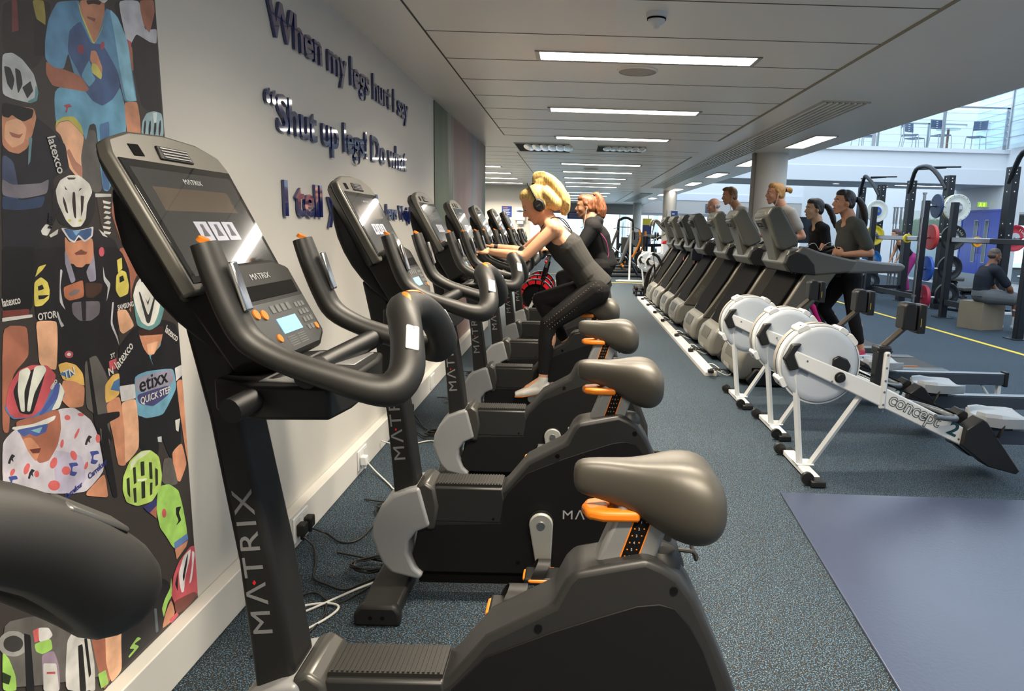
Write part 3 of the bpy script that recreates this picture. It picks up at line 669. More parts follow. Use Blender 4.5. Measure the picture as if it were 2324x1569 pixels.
# mirror on the right wall, lake print on the screen wall
t = thing('wall_mirror', 'large wall mirror reflecting the gym beside the seated man', 'mirror', (RX, 14.2, 0))
MB().box(-.012, 0, -5, 4.3, .35, 2.15).build('mirror_glass', M('mirror', (225, 228, 230), .02, 1.), t, smooth=False)
MB().box(-.02, 0, -5.02, 4.32, 2.15, 2.18).box(-.02, 0, -5.02, 4.32, .32, .35).build('mirror_edge', steel, t, smooth=False)
def lake_mat():
    m = bpy.data.materials.new('lake_print'); m.use_nodes = True; nt = m.node_tree; p = nt.nodes['Principled BSDF']; L = nt.links.new; N = nt.nodes.new
    tc = N('ShaderNodeTexCoord'); sx = N('ShaderNodeSeparateXYZ'); L(tc.outputs['Object'], sx.inputs[0]); n = N('ShaderNodeTexNoise'); n.inputs['Scale'].default_value = 5; n.inputs['Detail'].default_value = 5
    mp = N('ShaderNodeMapping'); mp.inputs['Scale'].default_value = (.5, 1, 3.); L(tc.outputs['Object'], mp.inputs[0]); L(mp.outputs[0], n.inputs['Vector'])
    a = N('ShaderNodeMath'); a.operation = 'MULTIPLY_ADD'; L(n.outputs['Fac'], a.inputs[0]); a.inputs[1].default_value = .12
    r = N('ShaderNodeMapRange'); r.inputs['From Max'].default_value = 2.2; r.inputs['To Min'].default_value = -.06; r.inputs['To Max'].default_value = .94; L(sx.outputs['Z'], r.inputs['Value']); L(r.outputs[0], a.inputs[2])
    cr = N('ShaderNodeValToRGB'); L(a.outputs[0], cr.inputs[0]); e = cr.color_ramp.elements; e[0].color = srgb(120, 150, 165); e[1].position = 1; e[1].color = srgb(205, 212, 205)
    for q_, c in ((.40, (150, 178, 192)), (.66, (176, 190, 196)), (.68, (70, 96, 74)), (.92, (104, 128, 100)), (.95, (205, 214, 208))): k = e.new(q_); k.color = srgb(*c)
    L(cr.outputs[0], p.inputs['Base Color']); p.inputs['Roughness'].default_value = .3; return m
t = thing('lake_mural', 'printed mural of a rowing lake with trees and red buoys behind the racks', 'mural', (RX - .003, 23.5, 0))
MB().box(-.012, 0, -1.6, 1.7, .1, 2.35).build('print', lake_mat(), t, smooth=False)
b = MB()
for k in range(14): x, z = random.uniform(-.9, .8), random.uniform(.3, 1.3); b.ball((-.013, x, z), (.003, .02, .015), 8, 6)
b.build('buoy', red, t)
for x, y, l in ((7.52, 20.4, 'small round downlight under the walkway, left one'), (9.15, 20.9, 'small round downlight under the walkway, behind the middle rack')):
    t = thing('walkway_downlight', l, 'ceiling light', (x, y, BZ)); MB().lathe([(.10, -.012), (.13, -.012), (.13, 0), (.10, 0)]).build('trim_ring', frame_m, t); MB().lathe([(0, -.004), (.10, -.004), (.10, -.002), (0, -.002)]).build('diffuser', diff2, t)
t = thing('walkway_strip_light', 'flat strip light under the walkway behind the arched bars', 'ceiling light', (9.9, 20.3, BZ)); MB().box(-.75, .75, -.08, .08, -.012, 0).build('frame', frame_m, t, smooth=False); MB().box(-.7, .7, -.06, .06, -.014, -.012).build('diffuser', diff2, t, smooth=False)
# ================================================================= power racks, plates, barbells
rb = M('rack_black', (20, 23, 30), .4, .1); rb2 = M('rack_dark_steel', (48, 50, 54), .35, .4)
def beam(b, p0, p1, w=.04, h=.04):
    p0, p1 = Vector(p0), Vector(p1); b.tube([p0, p1], [(w, h)] * 2, 4, up=(0, 0, 1)); return b
def rack(y0, y1, ys, label, far=True):
    t = thing('power_rack', label, 'power rack', (7.6, (y0 + y1) / 2, 0)); m = (y0 + y1) / 2
    for y in (y0, y1):
        p = MB().box(-.07, .07, y - m - .1, y - m + .1, 0, 2.72); u = p.build('upright', rb, t, bevel=.006)
        h = MB()
        for z in (.12, .2, 1.55, 1.75, 2.3, 2.45, 2.6, 2.66): h.cyl((-.072, y - m, z), (-.0695, y - m, z), .012, 10).cyl((0, y - m - .102, z), (0, y - m - .0995, z), .012, 10)
        h.build('hole', lob, u)
        MB().box(-.12, .1, y - m - .1, y - m + .1, 0, .012).build('foot_plate', rb2, u, bevel=.003)
        c = MB()
        for k in range(9): c.box(.07, .1, y - m - .03, y - m + .03, .95 + k * .075, .985 + k * .075)
        c.build('catch_strip', rb2, u, smooth=False)
    d = (y1 - y0) / 2
    MB().tube([(-.05, d, 2.45), (-.12, d - .25, 2.74), (-.18, d - .5, 2.92), (-.2, 0, 2.96), (-.18, -d + .5, 2.92), (-.12, -d + .25, 2.74), (-.05, -d, 2.45)], .045, 12, smooth=2).build('pull_up_arch', rb2, t)
    MB().tube([(-.18, .3, 2.92), (.5, .36, 2.98)], .017, 10).tube([(-.18, -.3, 2.92), (.5, -.24, 2.95)], .017, 10).build('pull_up_grip', rb, t)
    for s in (-d, d): MB().box(-.66, -.02, s - .04, s + .04, .28, .36).build('side_beam', rb, t, bevel=.004)
    return t
rack(14.36, 15.96, 0, 'black power rack in the middle with its arched pull-up bar, behind the white plates')
rack(17.5, 18.7, 0, 'black power rack farthest back with a small arched pull-up bar')
rack(10.6, 12.3, 0, 'black power rack at the right edge of the view, in front of the mirror')
def post(x, y, label, h=2.12, dx=0):
    t = thing('plate_storage_post', label, 'plate rack', (x, y, 0)); MB().box(-.055, .055, -.055, .055, .0, h).build('upright', rb, t, bevel=.006)
    MB().box(-.14, .14, -.14, .14, 0, .012).build('foot_plate', rb2, t)
    for z in (2.03, 1.48, .92, .40):
        if dx: MB().cyl((.05, 0, z), (.33, 0, z), .022, 12).cyl((.05, 0, z), (.09, 0, z), .035, 12).build('peg', chrome, t)
        else: MB().cyl((.12, .02, z), (.12, .36, z), .022, 12).box(0, .14, .0, .05, z - .03, z + .03).build('peg', chrome, t)
    return t
post(6.95, 12.85, 'black plate storage post carrying the large white plate'); post(6.78, 15.9, 'black plate storage post behind the runner in the grey T-shirt'); 
post(6.24, 12.5, 'slanting-looking black storage post with red and blue plates edge-on', dx=1); post(6.72, 10.25, 'black rack post at the lower right edge beside the seated man', h=1.47)
for y0, y1, x, l in ((13.05, 15.8, 6.87, 'long polished rail between the two plate storage posts at waist height'), (10.3, 12.75, 6.93, 'long polished rail above the seated man at the right')):
    t = thing('safety_rail', l, 'rack rail', (x, (y0 + y1) / 2, 1.44)); d = (y1 - y0) / 2
    MB().box(-.035, .035, -d, d, -.045, .045).build('rail', rb2, t, bevel=.008)
    MB().box(-.037, .037, d - 1.2 if y0 < 12 else d - 1.9, d - .03, -.04, .047).build('sleeve', steel, t, bevel=.01)
for y0, y1, x, l in ((13.0, 15.8, 6.87, 'black floor-level beam between the plate storage posts'), (11.5, 12.78, 6.95, 'short black floor beam behind the wooden box')):
    tag(MB().box(x - .04, x + .04, y0, y1, .24, .34).build('floor_beam', rb, bevel=.006), l, 'rack beam')
# plates
def plate(r, th, col, lab, loc, ax, hub=(150, 152, 156), rim=None, g='weight plates on the racks', word=None):
    t = thing('weight_plate', lab, 'weight plate', loc, 0, g); t.rotation_euler = (0, 0, 0 if ax == 'y' else math.pi / 2)
    m = M('plate_%d_%d_%d' % col, col, .42)
    MB().lathe([(.028, -th / 2), (r * .42, -th / 2 + .004), (r * .45, -th / 2 + .008), (r * .78, -th / 2 + .008), (r * .82, -th / 2), (r * .985, -th / 2), (r, -th / 2 + .005), (r, th / 2 - .005), (r * .985, th / 2), (.028, th / 2)], (0, 0, 0), 'y', 36).build('disc', m, t, angle=50)
    MB().lathe([(.028, -th / 2 - .004), (r * .38, -th / 2 - .004), (r * .4, -th / 2 + .003), (.028, -th / 2 + .003)], (0, 0, 0), 'y', 28).build('hub', M('hub_%d' % hub[0], hub, .35, .4), t)
    if word:
        b = MB(); n = len(word)
        for k, ch_ in enumerate(word):
            a = 1.1 - k * .30; c = Vector((math.cos(a), 0, math.sin(a))) * r * .62; u = Vector((math.sin(a), 0, -math.cos(a))); b.text(ch_, .07, c + Vector((0, -th / 2 + .006, 0)) - u * .02, u, (math.cos(a), 0, math.sin(a)))
        b.build('plate_lettering', lob, t, smooth=False)
    return t
W1 = (222, 224, 214)
t = plate(.25, .045, W1, 'large white weight plate with dark rivets, on top of the post nearest the blue doors', (7.11, 13.07, 2.03), 'y')
h = MB()
for k in range(16): a = k * math.pi / 8; h.cyl((.228 * math.cos(a), -.0232, .228 * math.sin(a)), (.228 * math.cos(a), -.0222, .228 * math.sin(a)), .007, 8)
h.build('rivet', blk3, t)
plate(.245, .03, (200, 60, 60), 'thin red-edged plate directly behind the large white plate', (7.11, 13.12, 2.03), 'y'); plate(.245, .03, (110, 190, 120), 'green-edged plate behind the white and red plates', (7.11, 13.16, 2.03), 'y')
plate(.235, .05, (44, 48, 44), 'dark plate with yellowish lettering under the white plate', (7.09, 13.05, 1.48), 'y', word='ECO'); plate(.23, .03, (205, 180, 60), 'yellow-edged plate behind the dark lettered plate', (7.11, 13.11, 1.48), 'y')
plate(.23, .06, (34, 37, 42), 'dark rubber plate, third from the top of the near post', (7.09, 13.05, .92), 'y')
for k in range(3): plate(.225, .05, (32, 35, 40), ('nearest', 'middle', 'rear')[k] + ' of three black rubber plates at the foot of the near post', (7.08 + k * .03, 13.02 + k * .06, .41), 'y')
plate(.25, .045, W1, 'white weight plate with blue centre, left of the blue upright pair', (6.94, 16.13, 2.03), 'y', hub=(40, 100, 190))
plate(.225, .04, (222, 196, 40), 'yellow weight plate behind the runner in the grey T-shirt', (6.91, 16.09, 1.48), 'y'); plate(.215, .05, (52, 60, 66), 'dark plate half hidden behind the yellow plate', (6.96, 16.17, 1.48), 'y')
plate(.225, .04, (40, 105, 170), 'blue weight plate at hip height behind the running woman', (6.90, 16.07, .92), 'y'); plate(.225, .03, (215, 190, 60), 'yellow-edged plate behind the hip-height blue plate', (6.92, 16.13, .92), 'y'); plate(.225, .05, (34, 40, 46), 'dark plate low on the far post', (6.91, 16.07, .42), 'y')
plate(.21, .04, (40, 60, 90), 'dark blue plate edge-on at the top of the thin post', (6.44, 12.5, 2.03), 'x'); plate(.225, .06, (196, 62, 60), 'salmon red plate seen edge-on at rail height', (6.40, 12.5, 1.48), 'x'); plate(.16, .02, (205, 210, 210), 'thin white plate beside the salmon red plate', (6.45, 12.5, 1.48), 'x')
plate(.225, .05, (38, 84, 170), 'bright blue plate seen edge-on on the thin post', (6.38, 12.5, .92), 'x'); plate(.225, .06, (170, 40, 66), 'crimson plate seen edge-on at the foot of the thin post', (6.37, 12.5, .40), 'x')
plate(.09, .05, (226, 196, 40), 'small yellow disc under the far polished rail', (6.88, 14.4, 1.44), 'y'); plate(.09, .04, (235, 160, 30), 'small orange disc under the near polished rail', (7.12, 12.3, 1.42), 'y')
plate(.24, .05, (190, 40, 56), 'large red plate with white lettering loaded at the right edge', (8.05, 12.75, 1.50), 'y', word='TURNER', hub=(200, 202, 206))
# barbells
def bar_v(x, y, lab, L=2.1, z0=.02):
    t = thing('barbell', lab, 'barbell', (x, y, z0)); MB().cyl((0, 0, .42), (0, 0, L - .42), .014, 10).build('shaft', chrome, t)
    for a, b_ in ((0, .42), (L - .42, L)): MB().cyl((0, 0, a), (0, 0, b_), .025, 12).cyl((0, 0, b_ - .02 if a else b_ - .02), (0, 0, b_ + .01), .038, 12).build('sleeve', steel, t)
bar_v(6.14, 12.38, 'upright barbell with dull steel sleeve in front of the red plates', 2.22)
for k, (x, l) in enumerate(((8.20, 'leftmost thin barbell stored upright before the white wall'), (8.27, 'second thin barbell stored upright before the white wall'), (8.37, 'third thin barbell stored upright before the white wall'), (8.47, 'rightmost thin barbell stored upright before the white wall'))): bar_v(x, 18.0, l, 2.1, .1)
t = thing('barbell_holder', 'low black holder for the four upright barbells', 'barbell holder', (8.32, 18.0, 0)); MB().box(-.35, .4, -.2, .2, 0, .03).build('base', rb, t); MB().box(-.33, .38, -.03, .03, .03, .1).build('tube_block', rb, t)
tag(MB().tube([(8.05, 11.2, 1.5), (8.05, 13.1, 1.5)], .014, 10).tube([(8.05, 12.68, 1.5), (8.05, 13.1, 1.5)], .025, 12).build('barbell', chrome), 'horizontal barbell carrying the red lettered plate', 'barbell')
# benches and small things behind
def bench(x, y, rz, lab):
    t = thing('weight_bench', lab, 'bench', (x, y, 0), rz); MB().box(-.6, .6, -.14, .14, .42, .50).build('pad', vinyl, t, bevel=.02)
    f = MB(); beam(f, (-.5, 0, .38), (.5, 0, .38)); beam(f, (-.4, 0, .38), (-.55, 0, .04)); beam(f, (.4, 0, .38), (.55, 0, .04)); f.build('frame', rb, t)
    for s in (-1, 1): MB().box(s * .55 - .03, s * .55 + .03, -.25, .25, 0, .05).build('foot', rb, t)
bench(8.35, 14.1, .3, 'black weight bench between the rack and the blue doors'); bench(9.6, 17.6, 1.4, 'black weight bench beyond the bending woman')
# wooden plyo box
pw = M('plywood', (138, 124, 104), .6, var=.12, vscale=3)
t = thing('plyo_box', 'plain wooden box the bearded man sits on', 'wooden box', (6.82, 11.42, 0), .35)
MB().box(-.25, .25, -.23, .23, 0, .46).build('box', pw, t, bevel=.003)
# white squat stand by the mirror
t = thing('squat_stand', 'white slotted squat stand by the mirror at the right edge', 'squat stand', (8.75, 13.1, 0))
for x, y in ((0, 0), (.25, .25)):
    u = MB().box(x - .035, x + .035, y - .035, y + .035, 0, 1.35).build('upright', white, t, bevel=.003)
    h = MB()
    for k in range(10): h.box(x - .037, x - .03, y - .02, y + .02, .55 + k * .07, .585 + k * .07).box(x - .03, x + .01, y - .0375, y - .0355, .55 + k * .07, .575 + k * .07)
    h.build('slot', blk3, u, smooth=False)
MB().box(-.15, .4, -.4, -.34, 0, .05).box(-.15, .4, .5, .56, 0, .05).box(-.02, .04, -.4, .56, 0, .05).build('base', white, t)
# ================================================================= floor things
yel = M('yellow_tape', (232, 200, 60), .5)
tag(MB().box(5.88, 5.96, 3, 18.9, .0, .003).build('floor_line', yel, smooth=False), 'long yellow line running along the floor in front of the racks', 'floor line')
tag(MB().box(-1.0, 5.88, 19.05, 19.15, .0, .003).build('floor_line', yel, smooth=False), 'bright yellow line crossing the floor beyond the cardio machines', 'floor line')
tag(MB().box(-1.0, 7., 22.0, 22.08, .0, .003).build('floor_line', M('faded_tape', (190, 175, 110), .6), smooth=False), 'faded yellow line farther back, near the white post', 'floor line')
tag(MB().box(3.35, 3.43, 4.5, 5.8, .0, .003).build('floor_line', M('ochre_tape', (190, 150, 50), .6), smooth=False), 'short ochre floor line under the rowers at the right', 'floor line')
matm = M('mat_navy_black', (58, 66, 88), .33, spec=.7, bump=.25, bscale=60, var=.10, vscale=3)
tag(MB().prism([(1.235, 3.80), (3.6, 3.74), (3.5, .2), (1.02, .6)], .0005, .014, ax='z').build('floor_mat', matm, bevel=.004), 'large dark exercise mat at the lower right of the floor', 'mat')
# white power strip along the treadmills
t = thing('floor_trunking', 'long white floor trunking with sockets in front of the treadmills', 'cable trunking', (1.46, 10.95, 0))
MB().box(-.062, .062, -3.93, 3.93, 0, .048).build('channel', offwhite, t, bevel=.006)
for k in range(8):
    y = -3.6 + k * .98; s = MB().box(-.05, .05, y - .09, y + .09, .048, .053).build('socket_plate', white, t, bevel=.002)
cabb = M('black_cable', (20, 20, 21), .45); cabw = M('white_cable', (215, 215, 210), .45)
def cable(pts, r, m, lab, cat='cable', g=None):
    o = MB().tube(pts, r, 8, smooth=6).build('cable', m); tag(o, lab, cat, g); return o
rnd = random.Random(3)
def coil(cx, cy, R, n, m, lab, g, r=.0045, ends=None, z=.008):
    pts = []
    if ends: pts += [ends[0]]
    ph = rnd.uniform(0, 6)
    for k in range(n * 7):
        a = ph + k / 7 * 2 * math.pi; rr = R * rnd.uniform(.75, 1.15); pts.append((cx + rr * math.cos(a) * 1.2, cy + rr * math.sin(a) * .7, z + .006 + rnd.uniform(0, .02) + k * .0006))
    if ends and len(ends) > 1: pts += list(ends[1:])
    return cable(pts, r, m, lab, 'cable', g)
TY = [7.05, 8.3, 9.45, 10.98, 12.05, 13.2, 14.25]
nm = ['first', 'second', 'third', 'fourth', 'fifth', 'sixth', 'seventh']
for k, y in enumerate(TY):
    w = nm[k] + ' treadmill counting from the front'
    coil(1.53, y + .0, .06, 2, cabb, 'tangled black power cable on the white trunking, by the ' + w, 'black cables by the trunking', ends=[(1.43, y - .08, .055), (1.66, y + .02, .02)], z=.05)
    cable([(1.42, y + .25, .056), (1.52, y + .2, .09), (1.60, y + .1, .03), (1.52, y + .02, .06), (1.62, y - .04, .02), (1.7, y + .08, .02)], .004, cabw, 'looped white data cable on the white trunking, by the ' + w, 'cable', 'white cables by the trunking')
    t = thing('power_plug', 'black plug in the white floor trunking, by the ' + w, 'plug', (1.44, y - .1, .053), 0, 'plugs in the floor trunking'); MB().box(-.028, .028, -.028, .028, 0, .035).build('plug_body', blk, t, bevel=.006)
# wall sockets in the trunking, plugs and leads beside the bikes
S = WX + .055
for k, (y, l, pl) in enumerate(((3.05, 'white double socket with two black plugs, nearest along the wall trunking', 2), (4.0, 'white socket plate with a white plug, second along the wall trunking', 1), (5.2, 'white socket plate with a black plug, third along the wall trunking', 1), (6.1, 'small white socket plate, fourth along the wall trunking', 0))):
    t = thing('wall_socket', l, 'socket', (S, y, .095)); MB().box(0, .009, -.085, .085, -.06, .06).build('plate', white, t, bevel=.003)
    MB().box(.009, .0105, -.075, -.02, -.04, .045).box(.009, .0105, .02, .075, -.04, .045).build('outlet', offwhite, t, bevel=.001)
    for j in range(pl):
        p = thing('power_plug', ('black' if k != 1 else 'white') + ' mains plug, ' + ('left' if j == 0 else 'right') + ' one in the ' + ['nearest', 'second', 'third'][k] + ' wall socket', 'plug', (S + .0105, y - .045 + j * .085, .095))
        MB().box(0, .038, -.026, .026, -.03, .026).box(.008, .03, -.01, .01, -.055, -.03).build('plug_body', blk if k != 1 else white, p, bevel=.007)
x0 = S + .03
cable([(x0, 3.0, .06), (-1.16, 2.98, .02), (-1.10, 2.85, .008), (-1.06, 2.72, .008), (-.98, 2.66, .009), (-.90, 2.62, .012), (-.84, 2.66, .02), (-.78, 2.7, .03)], .005, cabb, 'black power lead from the nearest wall plug to the second bike')
cable([(x0, 3.09, .06), (-1.15, 3.12, .02), (-1.05, 3.05, .008), (-.98, 3.10, .008), (-.96, 3.3, .008), (-1.0, 3.45, .01), (-.92, 3.5, .012), (-.8, 3.62, .02)], .005, cabb, 'black power lead curving from the right plug of the nearest socket')
cable([(S + .03, 4.0, .07), (-1.16, 3.98, .02), (-1.03, 3.8, .009), (-.98, 3.72, .01), (-.9, 3.66, .012), (-.74, 3.95, .02)], .0045, cabw, 'white network cable running from the second wall socket')
cable([(S + .03, 5.15, .07), (-1.15, 5.1, .02), (-1.05, 4.9, .009), (-.9, 4.75, .012), (-.8, 4.85, .03)], .005, cabb, 'black power lead beside the fourth bike')
cable([(S + .01, 4.4, .07), (-1.12, 4.5, .01), (-.95, 4.62, .01), (-.85, 4.5, .012), (-.76, 4.7, .02)], .0045, cabw, 'white network cable looping beside the fourth bike')
for k, (x, y, R, m, l) in enumerate(((-.84, 2.80, .085, cabb, 'thick coil of black cable on the floor behind the second bike nose'), (-.90, 3.42, .07, cabb, 'coil of black cable on the floor in front of the third bike'), (-.93, 4.72, .075, cabb, 'coil of black cable near the fourth bike'), (-.95, 5.7, .07, cabb, 'coil of black cable by the fifth bike'), (-.95, 6.8, .07, cabb, 'coil of black cable by the sixth bike'))):
    coil(x, y, R, 4, m, l, 'coils of cable along the wall', ends=[(x - .2, y + .15, .008), (x + .18, y + .05, .01)])
cable([(-.78, 2.66, .03), (-.86, 2.60, .02), (-1.0, 2.46, .009), (-1.06, 2.42, .008), (-1.02, 2.50, .008), (-.93, 2.52, .01), (-.88, 2.49, .012), (-.90, 2.42, .009), (-.97, 2.32, .008), (-1.03, 2.28, .008), (-1.06, 2.3, .008), (-1.12, 2.3, .01)], .0045, cabw, 'white cable zigzagging on the floor by the second bike foot')
cable([(-.79, 2.62, .03), (-.9, 2.52, .01), (-1.02, 2.60, .008), (-1.12, 2.5, .008)], .004, cabb, 'thin black cable crossing the white one on the floor')
cable([(-.95, 2.56, .012), (-.92, 2.44, .008), (-.94, 2.30, .008), (-1.0, 2.2, .008), (-1.08, 2.18, .008)], .004, cabb, 'thin black cable curving round below the white one')
# ================================================================= treadmills
tg = M('treadmill_grey', (88, 88, 84), .38, .25, bump=.1, bscale=300); tg2 = M('treadmill_arm_grey', (104, 105, 106), .36, .3); hood_m = M('hood_grey', (112, 111, 104), .42, .15, bump=.15, bscale=300)
tback = M('treadmill_console_grey', (84, 84, 78), .45, .1, bump=.15, bscale=400); mastm = M('mast_bronze_grey', (92, 88, 80), .36, .35)
belt = M('running_belt', (58, 56, 53), .7, bump=.4, bscale=300)
def treadmill():
    t = thing('treadmill', 'x', 'treadmill', (1.65, 0, 0)); ox = -1.65
    def B(b, *a, **k):
        b.v = [(v[0] + ox, v[1], v[2]) for v in b.v]; return b.build(*a, **k)
    # motor hood, rounded front
    hd = [(1.63, .05), (1.615, .14), (1.625, .24), (1.665, .335), (1.74, .395), (1.85, .415), (2.02, .40), (2.15, .33), (2.2, .22), (2.2, .05)]
    h = B(MB().prism(hd, -.40, .40), 'motor_hood', hood_m, t, bevel=.045, seg=4)
    B(MB().prism([(1.6225, .16), (1.6175, .14), (1.6255, .26), (1.662, .345), (1.675, .338), (1.66, .30)], -.2, .2), 'hood_window', M('hood_window', (84, 84, 78), .55, spec=.3), h, bevel=.004)
    b = MB(); b.text('MATRIX', .062, (1.612, .19, .095), (0, -1, 0), (.02, 0, 1), sx=1.1); B(b, 'hood_logo', M('logo_pale', (175, 176, 172), .5), h, smooth=False)
    b = MB()
    for s in (-1, 1): b.cyl((1.8, s * .40, .12), (1.8, s * .402, .12), .012, 10).cyl((2.05, s * .40, .3), (2.05, s * .402, .3), .012, 10)
    B(b, 'screw_hole', blk3, h)
    for s in (-1, 1):
        B(MB().prism([(1.75, 0), (1.70, .06), (1.78, .17), (2.25, .17), (2.45, .1), (2.45, .02)], s * .43 - .03, s * .43 + .03), 'side_foot', blk, t, bevel=.015)
    # deck
    B(MB().prism([(1.75, .06), (3.70, .06), (3.76, .10), (3.74, .175), (3.68, .185), (1.75, .185)], -.40, .40), 'deck', blk, t, bevel=.01)
    B(MB().box(2.0, 3.69, -.27, .27, .184, .196), 'running_belt', belt, t, smooth=False)
    for s in (-1, 1):
        B(MB().prism([(1.9, .14), (3.72, .14), (3.755, .165), (3.70, .205), (2.05, .222)], s * .36 - .075, s * .36 + .075), 'side_rail', tg, t, bevel=.008)
        B(MB().box(2.55, 3.45, s * .285 - .008, s * .285 + .008, .205, .215), 'rail_stripe', orange, t, smooth=False)
        b = MB(); b.text('ULTIMATE DECK', .045, (2.9 if s < 0 else 3.4, s * .4355, .150), (-s, 0, 0), (0, 0, 1), sx=1.2); B(b, 'deck_logo', tg2, t, smooth=False)
    # two masts and the black cover between them
    mast = [(1.74, .36), (1.98, .34), (2.14, .60), (2.34, .86), (2.52, 1.14), (2.25, 1.20), (2.06, .86), (1.84, .52)]
    for s in (-1, 1):
        B(MB().prism(mast, s * .385 - .035, s * .385 + .035), 'mast', mastm, t, bevel=.022, seg=3)
        if s < 0:
            b = MB(); u = Vector((.19, 0, .28)).normalized(); b.text('SERIES', .075, (1.93, s * .4205, .46), u, (-u.z, 0, u.x), sx=1.1); B(b, 'mast_logo', M('logo_steel', (112, 110, 104), .4), t, smooth=False)
    B(MB().prism([(1.76, .38), (1.86, .38), (2.10, .78), (2.25, 1.12), (2.19, 1.16), (2.02, .86), (1.86, .60)], -.36, .36), 'front_cover', blk3, t, bevel=.01)
    b = MB()
    for s in (-1, 1):
        for k in (0, 1): c = Vector((2.165 - .0, s * (.27 - k * .11), 1.10)); b.ball(c, .012, 10, 6)
    B(b, 'cover_bolt', chrome, t)
    # arms
    arm = [(2.05, 1.20), (2.10, 1.32), (2.16, 1.375), (2.32, 1.322), (2.62, 1.262), (2.90, 1.235), (3.12, 1.225), (3.15, 1.20), (3.10, 1.15), (2.62, 1.132), (2.30, 1.10), (2.12, 1.13)]
    for s in (-1, 1):
        a = B(MB().prism(arm, s * .40 - .035, s * .40 + .035), 'side_arm', tg, t, bevel=.022, seg=3)
        B(MB().prism([(2.68, 1.265), (2.9, 1.245), (3.12, 1.235), (3.165, 1.20), (3.11, 1.142), (2.60, 1.125)], s * .40 - .039, s * .40 + .039), 'arm_grip', tg2, a, bevel=.024, seg=3)
        B(MB().prism([(2.06, 1.12), (2.0, 1.2), (2.02, 1.28), (2.10, 1.32), (2.2, 1.29), (2.28, 1.2), (2.3, 1.10)], s * .40 - .042, s * .40 + .042), 'arm_cap', blk, a, bevel=.01)
    # dashboard between the arms
    B(MB().prism([(1.99, 1.20), (2.05, 1.33), (2.18, 1.355), (2.48, 1.285), (2.50, 1.25), (2.2, 1.13), (2.05, 1.12)], -.37, .37), 'dashboard', tg, t, bevel=.012)
    d = MB()
    for s in (-1, 1): d.lathe([(.0, 0), (.075, 0), (.078, .014), (.066, .014), (.064, .004), (0, .004)], (2.36, s * .26, 1.315), 'z', 24)
    B(d, 'cup_holder', blk3, t)
    B(MB().tube([(2.42, -.1, 1.29), (2.55, -.1, 1.32), (2.62, -.09, 1.36), (2.62, .09, 1.36), (2.55, .1, 1.32), (2.42, .1, 1.29)], .017, 10, smooth=4), 'grip_bar', blk, t)
    # display housing seen from behind
    hs = [(1.84, 1.66), (1.885, 1.735), (1.955, 1.752), (1.985, 1.73), (2.165, 1.45), (2.175, 1.38), (2.05, 1.32), (1.985, 1.34)]
    o = B(MB().prism(hs, -.25, .25), 'display_housing', tback, t, bevel=.022, seg=3)
    B(MB().prism([(1.835, 1.672), (1.88, 1.62), (2.01, 1.18), (2.06, 1.16), (2.10, 1.26), (1.96, 1.68), (1.90, 1.73)], -.16, .16), 'rear_spine', tback, t, bevel=.02)
    B(MB().prism([(1.815, 1.615), (1.84, 1.635), (1.90, 1.62), (1.92, 1.54), (1.875, 1.525), (1.835, 1.585)], -.115, .115), 'vent_housing', tg, o, bevel=.008)
    b = MB()
    for i in range(6):
        for j in range(3):
            if i in (2, 3) and j == 1: continue
            y = -.092 + i * .033; z = 1.545 + j * .014; x = 1.868 - (z - 1.54) * .6; b.box(x - .012, x, y, y + .024, z, z + .009)
    B(b, 'vent_slot', blk3, o, smooth=False)
    B(MB().box(1.975, 1.985, -.148, -.128, 1.345, 1.375), 'sticker', white, t, smooth=False)
    n = Vector((.28, 0, .18)).normalized(); dv = Vector((.18, 0, -.28)).normalized(); c = Vector((1.985, 0, 1.735)); q = []
    for u, v in ((-.22, .03), (.22, .03), (.22, .28), (-.22, .28)):
        for w in (.0, .006): p = c + dv * v + n * w; q.append((p.x, u, p.z))
    B(MB().add(q, [(0, 2, 4, 6), (1, 7, 5, 3), (0, 1, 3, 2), (2, 3, 5, 4), (4, 5, 7, 6), (6, 7, 1, 0)]), 'screen', glassdark, o, smooth=False)
    return t
TM = treadmill()
tl = ['nearest treadmill, its long grey handrail reaching right, used by the woman in the grey T-shirt', 'second treadmill from the front, used by the woman in black with pink leggings', 'third treadmill from the front, just before the thick column, used by the ponytailed man', 'fourth treadmill, first one beyond the thick column', 'fifth treadmill counting from the front, with a red safety tag', 'sixth treadmill counting from the front', 'seventh and farthest treadmill of the row']
for i, y in enumerate(TY):
    o = TM if i == 0 else copy_tree(TM); o.location = (1.65 + (.02 if i == 0 else -.01 * i), y, 0); o['label'] = tl[i]; o['group'] = 'treadmills in a row facing left'
for i, (y, l) in enumerate(((11.62, 'small red safety tag hanging under the fifth treadmill console'), (12.75, 'small red safety tag hanging under the sixth treadmill console'))):
    t = thing('safety_tag', l, 'tag', (2.02, y, 1.0)); MB().box(-.004, .004, -.018, .018, -.06, 0).build('tag_body', red, t, bevel=.003); MB().tube([(0, 0, 0), (.01, 0, .14)], .0015, 6).build('cord', blk3, t)
tag(MB().loft([[(2.0 + a, 11.66 + b_, z) for a, b_ in ((-.06 - k * .01, -.12 - k * .01), (.16, -.14), (.20, .05), (-.03, .10))] for k, z in enumerate((1.22, 1.15, 1.05, .98))]).build('hanging_towel', M('navy_cloth', (44, 46, 60), .9, bump=.4, bscale=60), sub=1), 'dark navy cloth draped over the fifth treadmill', 'cloth')
